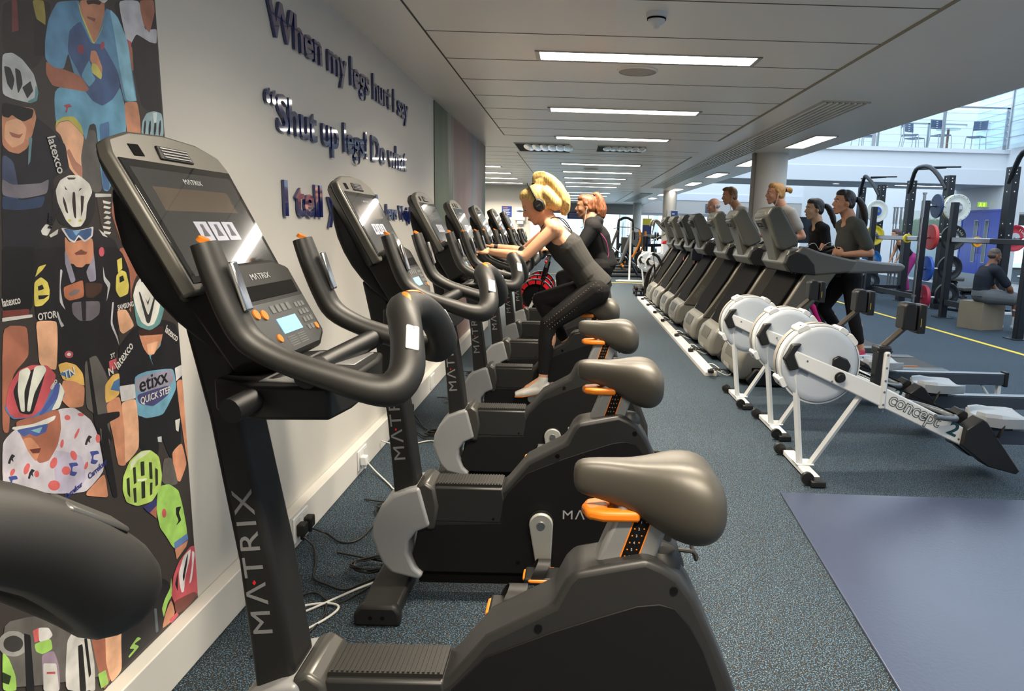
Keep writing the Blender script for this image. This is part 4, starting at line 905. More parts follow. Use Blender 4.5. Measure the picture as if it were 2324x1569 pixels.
# items on treadmill dashboards
tag(MB().box(2.28, 2.44, 10.74, 10.96, 1.352, 1.362, rot=(0, .22, .2)).build('magazine', M('paper_tan', (196, 180, 150), .5)), 'open magazine lying on the fourth treadmill console', 'magazine')
cable([(2.28, 6.86, 1.36), (2.36, 6.85, 1.40), (2.44, 6.90, 1.33), (2.50, 6.98, 1.37), (2.56, 6.95, 1.41), (2.60, 6.9, 1.35)], .003, cabw, 'white earphone lead lying on the nearest treadmill console', 'earphones')

# ================================================================= rowing machines
rw = M('rower_white', (214, 216, 216), .32); rgy = M('rower_disc_grey', (186, 194, 203), .4, .1, bump=.1, bscale=400); rblk = M('rower_black', (24, 24, 25), .4); rseat = M('rower_seat_grey', (150, 156, 162), .45)
mono = M('monorail_steel', (86, 92, 102), .3, .6); gt = M('grey_tape', (150, 146, 138), .5)
def rower():
    t = thing('rowing_machine', 'x', 'rowing machine', (1.48, 0, 0)); ox = -1.48
    def B(b, *a, **k):
        b.v = [(v[0] + ox, v[1], v[2]) for v in b.v]; return b.build(*a, **k)
    # flywheel housing: a drum with its axis across the machine
    cx, cz, R = 1.535, .70, .245
    B(MB().lathe([(0, -.085), (R * .80, -.085), (R * .93, -.078), (R * .985, -.062), (R, -.045), (R, .045), (R * .985, .062), (R * .93, .078), (R * .8, .085), (0, .085)], (cx, 0, cz), 'y', 64), 'flywheel_cover', rgy, t, angle=50)
    B(MB().lathe([(R + .004, .0), (R + .004, .052), (R - .01, .052), (R - .01, 0)], (cx, .02, cz), 'y', 64), 'rim_band', gt, t)
    B(MB().lathe([(R - .004, -.066), (R + .006, -.062), (R + .006, -.04), (R - .01, -.04)], (cx, 0, cz), 'y', 64), 'rim_edge', rw, t)
    for a, l in ((118, .075), (40, .085), (208, .07), (58, .06)):
        a = math.radians(a); c = (cx + (R + .006) * math.cos(a), cz + (R + .006) * math.sin(a)); u = (-math.sin(a), math.cos(a)); v = (math.cos(a), math.sin(a)); L = l / 2
        p = [(c[0] + u[0] * i + v[0] * j, c[1] + u[1] * i + v[1] * j) for i, j in ((-L, -.018), (L, -.018), (L, .006), (L * .7, .016), (-L * .7, .016), (-L, .006))]
        k = B(MB().prism(p, -.072, .072), 'cover_clip', rw, t, bevel=.005)
        B(MB().cyl((c[0] + v[0] * .012, -.03, c[1] + v[1] * .012), (c[0] + v[0] * .018, -.03, c[1] + v[1] * .018), .007, 8), 'clip_screw', blk3, k)
    # main beam
    B(MB().prism([(1.345, .80), (1.39, .69), (1.92, .452), (2.44, .218), (2.465, .325), (1.95, .567)], -.118, -.088), 'main_beam', rw, t, bevel=.008)
    B(MB().prism([(1.345, .80), (1.39, .69), (1.92, .452), (2.44, .218), (2.465, .325), (1.95, .567)], .088, .118), 'main_beam', rw, t, bevel=.008)
    B(MB().prism([(1.93, .46), (2.44, .24), (2.46, .315), (1.96, .54)], -.09, .09), 'beam_core', rw, t, bevel=.004)
    B(MB().prism([(1.40, .835), (1.345, .83), (1.30, .735), (1.335, .665), (1.395, .68), (1.355, .765)], -.122, .122), 'nose_cap', rblk, t, bevel=.008)
    b = MB(); b.cyl((1.645, -.12, .635), (1.645, -.15, .635), .026, 20).cyl((1.645, -.12, .635), (1.645, -.128, .635), .034, 20); B(b, 'damper_knob', rblk, t, bevel=.003)
    B(MB().prism([(1.60, .685), (1.60, .745), (1.635, .765), (1.69, .745), (1.715, .705), (1.70, .66), (1.66, .65)], -.108, -.087), 'chain_guide', rblk, t, bevel=.008)
    b = MB()
    for x, z in ((1.44, .73), (1.60, .607), (1.79, .755), (2.42, .262), (1.93, .43)): b.cyl((x, -.1185 if x != 1.79 else -.082, z), (x, -.1215 if x != 1.79 else -.0865, z), .006, 10)
    B(b, 'beam_screw', steel, t)
    u = Vector((.905, 0, -.40)).normalized(); w = Vector((-u.z, 0, u.x)) * 1
    b = MB(); b.text('concept', .118, (1.952, -.1185, .478), u, w, sx=.98, bold=.004, gap=.95); B(b, 'brand_lettering', M('letter_outline', (66, 78, 80), .4), t, smooth=False)
    b = MB(); b.text('concept', .118, (1.952, -.1198, .478), u, w, sx=.98, bold=-.0008, gap=.95); B(b, 'brand_letter_fill', M('letter_silver', (196, 198, 198), .4), t, smooth=False)
    b = MB(); b.text('2', .115, (2.335, -.1185, .303), u, w, sx=1.2, bold=.003); B(b, 'brand_number', M('letter_teal', (28, 66, 74), .4), t, smooth=False)
    B(MB().prism([(1.40, .652), (1.46, .625), (1.464, .648), (1.404, .675)], -.0870, -.0855), 'info_label', M('label_grey', (120, 130, 142), .5), t, smooth=False)
    # chain
    B(MB().tube([(1.68, -.02, .70), (2.44, -.02, .395)], .006, 6), 'chain', blk3, t)
    # front legs and foot bar
    B(MB().tube([(1.475, -.03, .03), (1.375, -.085, .71)], [(.021, .013)] * 2, 4, up=(0, 1, 0)), 'front_leg', rw, t)
    B(MB().tube([(1.53, -.03, .03), (1.80, -.085, .52)], [(.022, .013)] * 2, 4, up=(0, 1, 0)), 'brace_leg', rw, t)
    B(MB().box(1.455, 1.53, -.25, .25, .012, .045), 'foot_bar', rw, t, bevel=.005)
    B(MB().box(1.45, 1.56, -.06, .06, .045, .052), 'foot_bracket', rw, t, bevel=.002)
    for s in (-1, 1):
        k = B(MB().box(1.45, 1.54, s * .29 - .045, s * .29 + .045, .002, .042), 'end_cap', rblk, t, bevel=.008)
        B(MB().cyl((1.44, s * .285 - .014, .045), (1.44, s * .285 + .014, .045), .038, 20).cyl((1.44, s * .285 - .018, .045), (1.44, s * .285 + .018, .045), .012, 12), 'transport_wheel', rblk, k)
    # monitor arm
    B(MB().box(1.905, 1.945, -.124, -.090, .44, .80), 'arm_post', rw, t, bevel=.012)
    B(MB().box(1.865, 1.905, -.112, -.04, .50, .80), 'arm_bracket', rblk, t, bevel=.006)
    b = MB()
    for z in (.47, .55, .62, .70, .78): b.cyl((1.926, -.124, z), (1.926, -.127, z), .007, 10)
    B(b, 'arm_screw', steel, t)
    B(MB().box(1.865, 1.955, -.112, -.01, .78, .83), 'arm_hinge', rblk, t, bevel=.012)
    B(MB().tube([(1.90, -.05, .80), (2.09, -.01, .965)], [(.022, .018)] * 2, 4, up=(0, 1, 0)), 'monitor_arm', M('arm_bronze', (70, 64, 56), .4, .3), t, bevel=.003)
    m = B(MB().prism([(2.03, .93), (2.03, 1.075), (2.05, 1.095), (2.10, 1.095), (2.115, 1.06), (2.115, .92)], -.055, .055), 'monitor', rblk, t, bevel=.010)
    B(MB().box(2.12, 2.17, -.06, .06, .905, 1.085), 'monitor_face', rblk, m, bevel=.008)
    B(MB().box(2.168, 2.174, -.048, .048, .95, 1.06), 'monitor_screen', glassdark, m, smooth=False)
    B(MB().box(2.135, 2.14, -.0615, -.06, .95, 1.0), 'card_slot', M('brass', (190, 170, 90), .4, .5), m, smooth=False)
    # foot stretcher
    B(MB().prism([(2.44, .335), (2.53, .405), (2.56, .385), (2.80, .075), (2.78, .055), (2.60, .10), (2.43, .225)], -.165, -.05), 'foot_plate', rblk, t, bevel=.006)
    B(MB().prism([(2.44, .335), (2.53, .405), (2.56, .385), (2.80, .075), (2.78, .055), (2.60, .10), (2.43, .225)], .05, .165), 'foot_plate', rblk, t, bevel=.006)
    for s in (-1, 1): B(MB().tube([(2.63, s * .17, .29), (2.66, s * .16, .35), (2.68, s * .11, .37), (2.66, s * .06, .35), (2.63, s * .05, .29)], [(.018, .003)] * 5, 6, smooth=3, up=(1, 0, 0)), 'foot_strap', rblk, t)
    # handle resting in its hook
    B(MB().tube([(2.22, -.19, .42), (2.30, -.17, .405), (2.40, -.10, .385), (2.43, 0, .38), (2.40, .10, .385), (2.30, .17, .405), (2.22, .19, .42)], .0165, 12, smooth=4), 'handle', M('handle_grey', (96, 102, 106), .35, .2), t)
    # monorail and seat
    B(MB().box(2.42, 3.86, -.03, .03, .205, .30), 'monorail', mono, t, bevel=.004)
    B(MB().box(2.42, 3.86, -.032, .032, .30, .312), 'rail_top', steel, t, bevel=.003)
    B(MB().box(3.84, 3.875, -.04, .04, .19, .325), 'rail_cap', rblk, t, bevel=.006)
    B(MB().box(3.80, 3.83, -.02, .02, .0, .21), 'rear_leg', rw, t); B(MB().tube([(3.66, 0, .20), (3.80, 0, .02)], .012, 8), 'rear_brace', rw, t)
    B(MB().box(3.78, 3.85, -.2, .2, 0, .02), 'rear_foot', rblk, t, bevel=.005)
    rings = []
    for x, w, a in ((2.56, .06, .0), (2.58, .12, 0), (2.66, .165, .004), (2.78, .165, .0), (2.86, .15, .012), (2.885, .12, .01)):
        rr = []
        for k in range(25): y = -1 + k / 12; rr.append((x, y * w, .395 + .012 * y * y - a * (1 - abs(y)) + (.022 if .62 < abs(y) < .9 and x < 2.7 else 0)))
        for k in range(25): y = 1 - k / 12; rr.append((x, y * w * .97, .345))
        rings.append(rr)
    B(MB().loft(rings), 'seat', rseat, t, bevel=.006)
    B(MB().box(2.64, 2.80, -.05, .05, .30, .345), 'seat_carriage', rblk, t, bevel=.006)
    return t
RW = rower()
for i, (x, y, l) in enumerate(((1.48, 4.24, 'nearest rowing machine with the brand lettering fully visible on its white beam'), (1.555, 5.15, 'middle rowing machine of the three, partly behind the nearest one'), (1.50, 6.02, 'third rowing machine, next to the treadmill hoods'), (1.75, 16.9, 'far rowing machine beyond the treadmills, left of its pair'), (1.85, 16.1, 'far rowing machine beyond the treadmills, right of its pair'))):
    o = RW if i == 0 else copy_tree(RW); o.location = (x, y, 0); o['label'] = l; o['group'] = 'rowing machines'
# ================================================================= people
def skinm(n, rgb): return M('skin_' + n, rgb, .5, spec=.35, var=.06, vscale=12, bump=.05, bscale=300)
def cloth(n, rgb, b=.25): return M('fabric_' + n, rgb, .85, spec=.2, bump=b, bscale=90, var=.12, vscale=18)
def hairm(n, rgb, rgb2):
    k = 'hair_' + n
    if k in MATS: return MATS[k]
    m = bpy.data.materials.new(k); m.use_nodes = True; nt = m.node_tree; p = nt.nodes['Principled BSDF']; L = nt.links.new; N = nt.nodes.new
    tc = N('ShaderNodeTexCoord'); mp = N('ShaderNodeMapping'); mp.inputs['Scale'].default_value = (90, 90, 9); mp.inputs['Rotation'].default_value = (0, .5, 0); L(tc.outputs['Object'], mp.inputs[0])
    n = N('ShaderNodeTexNoise'); n.inputs['Scale'].default_value = 2.2; n.inputs['Detail'].default_value = 4; n.inputs['Distortion'].default_value = .4; L(mp.outputs[0], n.inputs[0])
    r = N('ShaderNodeMapRange'); r.inputs['From Min'].default_value = .35; r.inputs['From Max'].default_value = .65; L(n.outputs['Fac'], r.inputs['Value'])
    x = N('ShaderNodeMix'); x.data_type = 'RGBA'; x.inputs[6].default_value = srgb(*rgb2); x.inputs[7].default_value = srgb(*rgb); L(r.outputs[0], x.inputs[0]); L(x.outputs[2], p.inputs['Base Color'])
    b = N('ShaderNodeBump'); b.inputs['Strength'].default_value = .8; b.inputs['Distance'].default_value = .004; L(n.outputs['Fac'], b.inputs['Height']); L(b.outputs[0], p.inputs['Normal']); p.inputs['Roughness'].default_value = .45
    MATS[k] = m; return m
V = Vector
def frame(f):
    f = V(f).normalized(); l = f.cross(V((0, 0, 1))); l.normalize(); return f, l, l.cross(f).normalized()   # l points to the person's right
def headpos(H, f, s=1.):
    F, L, U = frame(f)
    return lambda a, b, c: V(H) + (F * a + L * b + U * c) * s
def head_geo(b, H, f, s=1.):
    g = headpos(H, f, s); F, L, U = frame(f); R = Matrix((F, L, U)).transposed()
    def ell(c, r):
        q = MB().ball((0, 0, 0), tuple(v * s for v in r), 20, 14); b.add([R @ V(v) + g(*c) for v in q.v], q.f)
    ell((-.008, 0, .035), (.097, .075, .088)); ell((.028, 0, -.012), (.066, .062, .082)); ell((.052, 0, -.055), (.040, .040, .046)); ell((.078, 0, .032), (.016, .048, .014))
    b.cone(g(.066, .0, -.092), .020 * s, g(.058, 0, -.088), .024 * s)
    for k in (-1, 1):
        b.cone(g(-.01, k * .052, -.045), .020 * s, g(.058, k * .018, -.090), .018 * s); ell((-.008, k * .079, -.008), (.017, .009, .031)); ell((.062, k * .036, -.022), (.02, .022, .022))
    b.cone(g(.088, 0, .018), .007 * s, g(.109, 0, -.020), .0105 * s); ell((.098, 0, -.026), (.014, .016, .008)); ell((.086, 0, -.053), (.013, .022, .008)); ell((.083, 0, -.065), (.012, .019, .008))
def hand_geo(b, Wr, d, n, curl=.9, s=1., r=.0088, spread=1.):
    # palm plus five separate curled fingers; n = direction the palm faces
    d = V(d).normalized(); n = V(n); n = (n - d * n.dot(d)).normalized(); w = d.cross(n); Wr = V(Wr)
    q = MB().ball((0, 0, 0), (.046 * s, .038 * s, .016 * s), 14, 10); R = Matrix((d, w, n)).transposed(); b.add([R @ V(v) + Wr + d * .048 * s for v in q.v], q.f)
    for i, (o, L_) in enumerate(((-.029, .070), (-.0095, .080), (.0095, .075), (.028, .060))):
        p = Wr + d * .084 * s + w * o * s * spread; dd = d.copy(); a = 0
        for seg, fr in enumerate((.42, .32, .26)):
            a += curl * (.8 if seg == 0 else 1.); dv = d * math.cos(a) + n * math.sin(a); e = p + dv * L_ * fr * s; b.cone(p, r * (1 - .08 * seg), e, r * (.94 - .08 * seg), 8); p = e
    p = Wr + d * .025 * s - w * .034 * s; e = p + (d * .6 - w * .45 + n * .55).normalized() * .04 * s; b.cone(p, r * 1.25, e, r * 1.1, 8); e2 = e + (d * .75 + n * .55).normalized() * .03 * s; b.cone(e, r * 1.1, e2, r * .95, 8)
def figure(name, label, J, skin, vox=.008, tf=(-1, 0, 0), w=1., s=1., base=None, group=None, foot=True):
    base = V(base); t = thing(name, label, 'person', base); rel = lambda p: V(p) - base
    b = MB(); tf = V(tf)
    T = [V(p) for p in (J['P'], J['W'], J['C'], J['U'], J['N'])]
    b.tube([T[0] + (T[0] - T[1]).normalized() * .06] + T + [V(J['H']) - (V(J['H']) - T[4]) * .35], [(.115 * w, .085 * w), (.158 * w, .108 * w), (.122 * w, .088 * w), (.142 * w, .108 * w), (.145 * w, .082 * w), (.072 * w, .068 * w), (.058, .062)], 24, up=tf, smooth=3)
    for k in (0, 1):
        b.cone(T[3], .075 * w, J['S'][k], .056 * w); b.cone(T[4], .045, J['S'][k], .052 * w)
        b.cone(J['S'][k], .050 * w, J['E'][k], .038 * w); b.cone(J['E'][k], .038 * w, V(J['E'][k]).lerp(V(J['R'][k]), .35), .039 * w); b.cone(V(J['E'][k]).lerp(V(J['R'][k]), .35), .038 * w, J['R'][k], .025)
        hand_geo(b, J['R'][k], J['hd'][k], J['hn'][k], J.get('curl', .9), s, r=max(.0088, vox * 1.15))
        hp = V(J['hip'][k]); b.cone(T[0], .10 * w, hp, .095 * w); b.cone(hp, .095 * w, V(J['K'][k]).lerp(hp, .15), .060 * w); b.cone(V(J['K'][k]).lerp(hp, .2), .060 * w, J['K'][k], .053 * w)
        K, A = V(J['K'][k]), V(J['A'][k]); back = (K - A).normalized(); m = K.lerp(A, .28) - tf * .012; b.cone(K, .052 * w, m, .055 * w); b.cone(m, .055 * w, K.lerp(A, .6), .042 * w); b.cone(K.lerp(A, .6), .042 * w, A, .032)
        if foot: b.cone(A, .030, V(J['T'][k]).lerp(A, .35), .022); b.cone(A.lerp(V(J['T'][k]), .2) - V((0, 0, .02)), .024, V(J['T'][k]).lerp(A, .15), .016)
    head_geo(b, J['H'], J['f'], s); b.cone(T[4], .058, headpos(J['H'], J['f'], s)(-.02, 0, -.07), .056)
    b.v = [tuple(V(v) - base) for v in b.v]
    b.build('body', skin, t, remesh=vox, sm=3, fixn=True)
    # eyes, brows, lips
    g0 = headpos(J['H'], J['f'], s); g = lambda *a: g0(*a) - base
    e = MB().mi(0)
    for k in (-1, 1): e.mi(0).ball(g(.0765, k * .030, .009), .0092 * s, 12, 8); e.mi(1).ball(g(.0830, k * .031, .007), .0058 * s, 10, 6)
    e.build('eye', [M('eye_white', (205, 198, 190), .3), M('iris_dark', (40, 30, 24), .2)], t)
    e = MB()
    for k in (-1, 1): e.tube([g(.087, k * .014, .028), g(.087, k * .034, .034), g(.076, k * .050, .028)], [.0028, .0038, .0018], 8, smooth=3)
    e.build('eyebrow', J['hair'], t)
    e = MB(); e.tube([g(.083, -.022, -.058), g(.094, -.010, -.055), g(.096, 0, -.057), g(.094, .010, -.055), g(.083, .022, -.058)], [.003, .0055, .0055, .0055, .003], 8, smooth=3)
    e.build('lips', M('lips_rose', (168, 96, 88), .4), t)
    return t, base
def garment(t, base, name, m, builder, vox=.008, sm=3, **k):
    b = MB(); builder(b); b.v = [tuple(V(v) - base) for v in b.v]; return b.build(name, m, t, remesh=vox, sm=sm, **k)
def legs(b, J, w, r, to=1., k_=(0, 1), waist=True, hem=0):
    # trousers: to = how far down the shin they reach (negative: stops on the thigh)
    if waist:
        T = [V(J['P']), V(J['W'])]; tf = V(J.get('tf', (-1, 0, 0))); b.tube([T[0] + (T[0] - T[1]).normalized() * .07, T[0], T[0].lerp(T[1], .75)], [((.125) * w + r, .09 * w + r), (.160 * w + r, .112 * w + r), (.138 * w + r, .10 * w + r)], 24, up=tf, smooth=3)
    for k in k_:
        hp, K, A = V(J['hip'][k]), V(J['K'][k]), V(J['A'][k]); P = V(J['P'])
        if waist: b.cone(P, .102 * w + r, hp, .097 * w + r)
        if to < 0:
            e = hp.lerp(K, -to); b.cone(hp, .097 * w + r, e, .075 * w + r + hem); continue
        b.cone(hp, .097 * w + r, K.lerp(hp, .15), .062 * w + r); b.cone(K.lerp(hp, .2), .062 * w + r, K, .055 * w + r)
        m = K.lerp(A, .28); e = K.lerp(A, to); b.cone(K, .053 * w + r, m, .056 * w + r)
        if to > .3: b.cone(m, .056 * w + r, e, (.034 if to > .8 else .042) * (w if to < .8 else 1) + r)
def torso(b, J, w, r, top=4, drop=.5):
    T = [V(p) for p in (J['P'], J['W'], J['C'], J['U'], J['N'])]; tf = V(J.get('tf', (-1, 0, 0)))
    R_ = [(.156, .110), (.126, .092), (.144, .110), (.147, .085), (.068 / w, .068 / w)]
    pts = [T[0].lerp(T[1], -drop * .35)] + T[0:top + 1]; b.tube(pts, [(.155 * w + r, .112 * w + r)] + [(a * w + r, c * w + r) for a, c in R_[:top + 1]], 24, up=tf, smooth=3)
def sleeves(b, J, w, r, to=.5, ks=(0, 1)):
    T3 = V(J['U']); N = V(J['N'])
    for k in ks:
        S, E, R_ = V(J['S'][k]), V(J['E'][k]), V(J['R'][k]); b.cone(T3, .077 * w + r, S, .058 * w + r); b.cone(N.lerp(S, .25), .05 * w + r, S, .056 * w + r)
        if to <= 1: b.cone(S, .056 * w + r, S.lerp(E, to), (.056 - .014 * to) * w + r * 1.5)
        else: b.cone(S, .053 * w + r, E, .041 * w + r); b.cone(E, .041 * w + r, E.lerp(R_, to - 1), .032 + r)
def shoe(t, base, A, T, m, m2, z=None):
    A, T = V(A), V(T); d = (T - A); d.z = 0; d.normalize(); sl = (T - A).normalized(); l = V((-d.y, d.x, 0)); heel = A - d * .045 + V((0, 0, -.055)); toe = T + sl * .03
    if z is not None: heel.z = z + .025; toe.z = z + .025
    u = (toe - heel).normalized(); n = l.cross(u); n = n if n.z > 0 else -n
    b = MB(); b.tube([heel - u * .01, heel + u * .05, heel + u * .14, toe - u * .06, toe], [(.034, .030), (.043, .042), (.046, .040), (.050, .032), (.034, .020)], 16, up=n, smooth=3).cone(A, .038, heel + u * .06 + n * .02, .042).cone(A - V((0, 0, .01)), .036, heel + u * .13 + n * .012, .036)
    b.v = [tuple(V(v) - base) for v in b.v]; o = b.build('shoe', m, t, remesh=.006, sm=4)
    b = MB(); b.tube([heel - u * .015 - n * .024, heel + u * .05 - n * .026, heel + u * .13 - n * .024, toe - u * .05 - n * .02, toe + u * .005 - n * .010], [(.028, .010), (.037, .011), (.036, .010), (.046, .010), (.03, .008)], 16, up=n, smooth=3)
    b.v = [tuple(V(v) - base) for v in b.v]; b.build('sole', m2, o)
def hairset(t, base, J, s, kind, m, vox=.007):
    g = headpos(J['H'], J['f'], s); F, L, U = frame(J['f']); R = Matrix((F, L, U)).transposed()
    b = MB()
    def ell(c, r):
        q = MB().ball((0, 0, 0), tuple(v * s for v in r), 20, 14); b.add([R @ V(v) + g(*c) for v in q.v], q.f)
    if kind != 'bald':
        ell((-.020, 0, .042), (.092, .082, .088)); ell((-.042, 0, .005), (.066, .076, .078))
        if kind == 'short': ell((.03, 0, .095), (.06, .06, .035)); ell((.055, 0, .098), (.04, .045, .025))
        else: ell((.025, 0, .085), (.058, .064, .045))
        for k in (-1, 1): b.cone(g(.0, k * .070, .035), .018 * s, g(-.03, k * .068, -.02), .018 * s)
    if kind == 'short': ell((-.05, 0, -.01), (.055, .07, .07))
    if kind in ('pony', 'curly', 'dark'):
        pts = {'pony': [(-.050, 0, .110), (-.072, 0, .152), (-.112, .0, .150), (-.150, 0, .095), (-.165, .0, .02), (-.165, 0, -.06), (-.140, 0, -.13)], 'curly': [(-.08, 0, .10), (-.11, 0, .12), (-.14, 0, .06), (-.155, 0, -.03), (-.15, 0, -.11)], 'dark': [(-.10, 0, .035), (-.14, 0, .04), (-.19, 0, -.02), (-.22, 0, -.10), (-.25, 0, -.20)]}[kind]
        rad = {'pony': [.018, .026, .032, .040, .046, .046, .026], 'curly': [.02, .035, .05, .06, .04], 'dark': [.018, .026, .034, .034, .012]}[kind]
        P = [g(*p) for p in pts]; b.tube(P, [r * s for r in rad], 16, smooth=4)
        if kind == 'pony': b.cone(g(-.045, 0, .10), .035 * s, g(-.10, 0, .12), .036 * s)
        for i in range(26 if kind == 'pony' else 12):
            o = [V((rnd.uniform(-1, 1), rnd.uniform(-1, 1), rnd.uniform(-1, 1))) * rad[j] * s * .9 for j in range(len(P))]; o[0] *= .2
            b.tube([p + q * .95 for p, q in zip(P, o)], [max(.008, vox)] * len(P), 6, smooth=3)
        if kind == 'pony':
            for k in (-1, 1): b.cone(g(-.08, k * .035, .04), .045 * s, g(-.105, k * .03, -.05), .045 * s)
    if kind == 'bun':
        P = [g(-.10, 0, .045), g(-.13, 0, .055), g(-.165, 0, .045), g(-.175, 0, .01)]; b.tube(P, [.014 * s, .03 * s, .034 * s, .012 * s], 12, smooth=4)
    if kind == 'bob': b.tube([g(-.05, 0, .05), g(-.09, 0, -.02), g(-.10, 0, -.10), g(-.09, 0, -.14)], [.085 * s, .085 * s, .06 * s, .02 * s], 16, smooth=4)
    if kind == 'bald':
        ell((-.028, 0, .01), (.080, .0785, .055))
    b.v = [tuple(V(v) - base) for v in b.v]; h = b.build('hair', m, t, remesh=vox, sm=2)
    if kind in ('pony', 'curly', 'dark', 'bun'):
        c, d = {'pony': ((-.054, 0, .120), (-.5, 0, .85)), 'curly': ((-.088, 0, .108), (-.8, 0, .5)), 'dark': ((-.115, 0, .04), (-1, 0, 0)), 'bun': ((-.112, 0, .05), (-1, 0, .2))}[kind]
        c = g(*c) - base; d = (F * d[0] + U * d[2]).normalized(); MB().cyl(c - d * .007, c + d * .007, .027 * s, 16).build('hair_tie', blk3, t)
black_c = cloth('black', (24, 24, 26)); char_c = cloth('charcoal', (52, 51, 49)); leg_c = cloth('legging_black', (26, 25, 26), .15)
sk1 = skinm('light', (206, 152, 118)); sk2 = skinm('tan', (170, 120, 92)); sk3 = skinm('warm', (196, 142, 112)); sk4 = skinm('brown', (128, 86, 66))

# --- blonde rider on the fourth bike
y0 = 4.96; blonde = hairm('blonde', (222, 192, 122), (158, 122, 66))
HS = 1.07
J = dict(P=(.165, y0, 1.085), W=(.065, y0, 1.205), C=(-.045, y0, 1.345), U=(-.13, y0, 1.445), N=(-.185, y0, 1.525), H=(-.262, y0 - .01, 1.640), f=(-.86, -.03, -.50),
    S=[(-.140, y0 - .165, 1.475), (-.165, y0 + .165, 1.475)], E=[(-.335, y0 - .23, 1.285), (-.375, y0 + .25, 1.30)], R=[(-.555, y0 - .235, 1.315), (-.60, y0 + .215, 1.335)], hd=[(-1, .0, .10), (-1, .05, -.12)], hn=[(0, .5, -1), (0, -.5, -1)],
    hip=[(.165, y0 - .09, 1.055), (.165, y0 + .09, 1.055)], K=[(-.165, y0 - .115, .815), (-.235, y0 + .115, .960)], A=[(-.195, y0 - .135, .420), (-.03, y0 + .14, .640)], T=[(-.365, y0 - .14, .318), (-.12, y0 + .14, .52)], hair=blonde, curl=.85)
t, bs = figure('person', 'blonde woman with black headphones and dark vest leaning forward, riding the fourth bike', J, sk1, .0058, base=(.17, y0, 1.0), w=1.0, s=HS)
garment(t, bs, 'leggings', leg_c, lambda b: legs(b, J, 1.0, .006, .86), .0065)
garment(t, bs, 'vest_top', char_c, lambda b: (torso(b, J, 1.02, .010, 2, .6), b.cone(J['C'], .124, V(J['U']) + V((.01, 0, -.030)), .104), b.cone(V(J['C']) + V((0, -.05, 0)), .106, V(J['U']) + V((.015, -.05, -.035)), .080), b.cone(V(J['C']) + V((0, .05, 0)), .106, V(J['U']) + V((.015, .05, -.035)), .080)), .0065)
b = MB()
for k in (-1, 1):
    for o in (0, .022): b.tube([(-.035 + o, y0 + k * .05, 1.485 - o), (-.095 + o, y0 + k * .07, 1.545), (-.155, y0 + k * .08, 1.555), (-.225, y0 + k * .08, 1.49), (-.23, y0 + k * .075, 1.42)], .0065, 8, smooth=4, flat=.5)
b.v = [tuple(V(v) - bs) for v in b.v]; b.build('strap', char_c, t)
b = MB()   # perforated stripe on the outside of the thigh
for i in range(22):
    u = i / 21; p = V(J['hip'][0]).lerp(V(J['K'][0]), u); r_ = .098 * .93 - (.098 - .062) * u * .93 + .006
    for j in range(3): b.ball(p + V((.035 - .02 * j - .02 * u, -r_ * .985 + .003 * j, .03 - .055 * u + .018 * j)), .0028, 6, 4)
b.v = [tuple(V(v) - bs) for v in b.v]; b.build('perforation', M('perforation_tan', (150, 118, 92), .6), t)
hairset(t, bs, J, HS, 'pony', blonde, .0065)
for k in (0, 1): shoe(t, bs, J['A'][k], J['T'][k], M('shoe_grey', (190, 186, 180), .6), orange)
# headphones
g = headpos(J['H'], J['f'], HS); F, L, U = frame(J['f']); hb = thing('headphones', 'black over-ear headphones on the blonde rider', 'headphones', g(0, 0, 0)); c0 = g(0, 0, 0)
b = MB(); b.tube([g(-.012, k * .093 * math.sin(a), .02 + .125 * math.cos(a) - (.0 if abs(a) < 1.2 else .0)) - c0 for k, a in [(1, -1.62 + i * .27) for i in range(13)]], [(.014, .006)] * 13, 8, smooth=2, up=F); b.build('headband', blk, hb)
for k in (-1, 1):
    p0, p1 = g(-.010, k * .080, -.008) - c0, g(-.010, k * .108, -.008) - c0; e = MB().tube([p0, p0.lerp(p1, .35), p0.lerp(p1, .6), p1], [(.036, .043), (.040, .047), (.038, .045), (.028, .034)], 24, up=U).build('ear_cup', blk, hb)
    b = MB(); b.text('BOSE', .013, g(-.026 if k > 0 else .010, k * .1085, -.013) - c0, (F * (k)) , U, sx=1.); b.build('cup_logo', steel, e, smooth=False)
# watch on the far wrist
wp = V(J['E'][1]).lerp(V(J['R'][1]), .9); wt = thing('wrist_watch', 'black sports watch on the blonde rider far wrist', 'watch', wp); d = (V(J['R'][1]) - V(J['E'][1])).normalized()
MB().cyl(-d * .012, d * .012, .031, 16).build('watch_strap', blk2, wt); MB().box(-.018, .018, -.014, .014, .026, .036).build('watch_face', blk3, wt, bevel=.003)
# turn her cranks so that the pedals meet her feet
def turn(o, c, th):
    c = V(c); o.matrix_local = Matrix.Translation(c) @ Matrix.Rotation(th, 4, 'Y') @ Matrix.Translation(-c)
bk4 = [o for o in bpy.data.objects if o.get('label', '').startswith('fourth exercise bike')][0]
for ch_ in bk4.children:
    if ch_.name.startswith('crank_arm'):
        turn(ch_, (-.11, 0, .345), math.radians(67))
        for q_ in ch_.children:
            if q_.name.startswith('pedal'):
                zs = sum(v.co.z for v in q_.data.vertices) / len(q_.data.vertices); lo = zs < .3
                turn(q_, (-.11 + (.012 if lo else -.012), 0, .345 + (-.17 if lo else .17)), math.radians(-67 + (25 if lo else 30)))

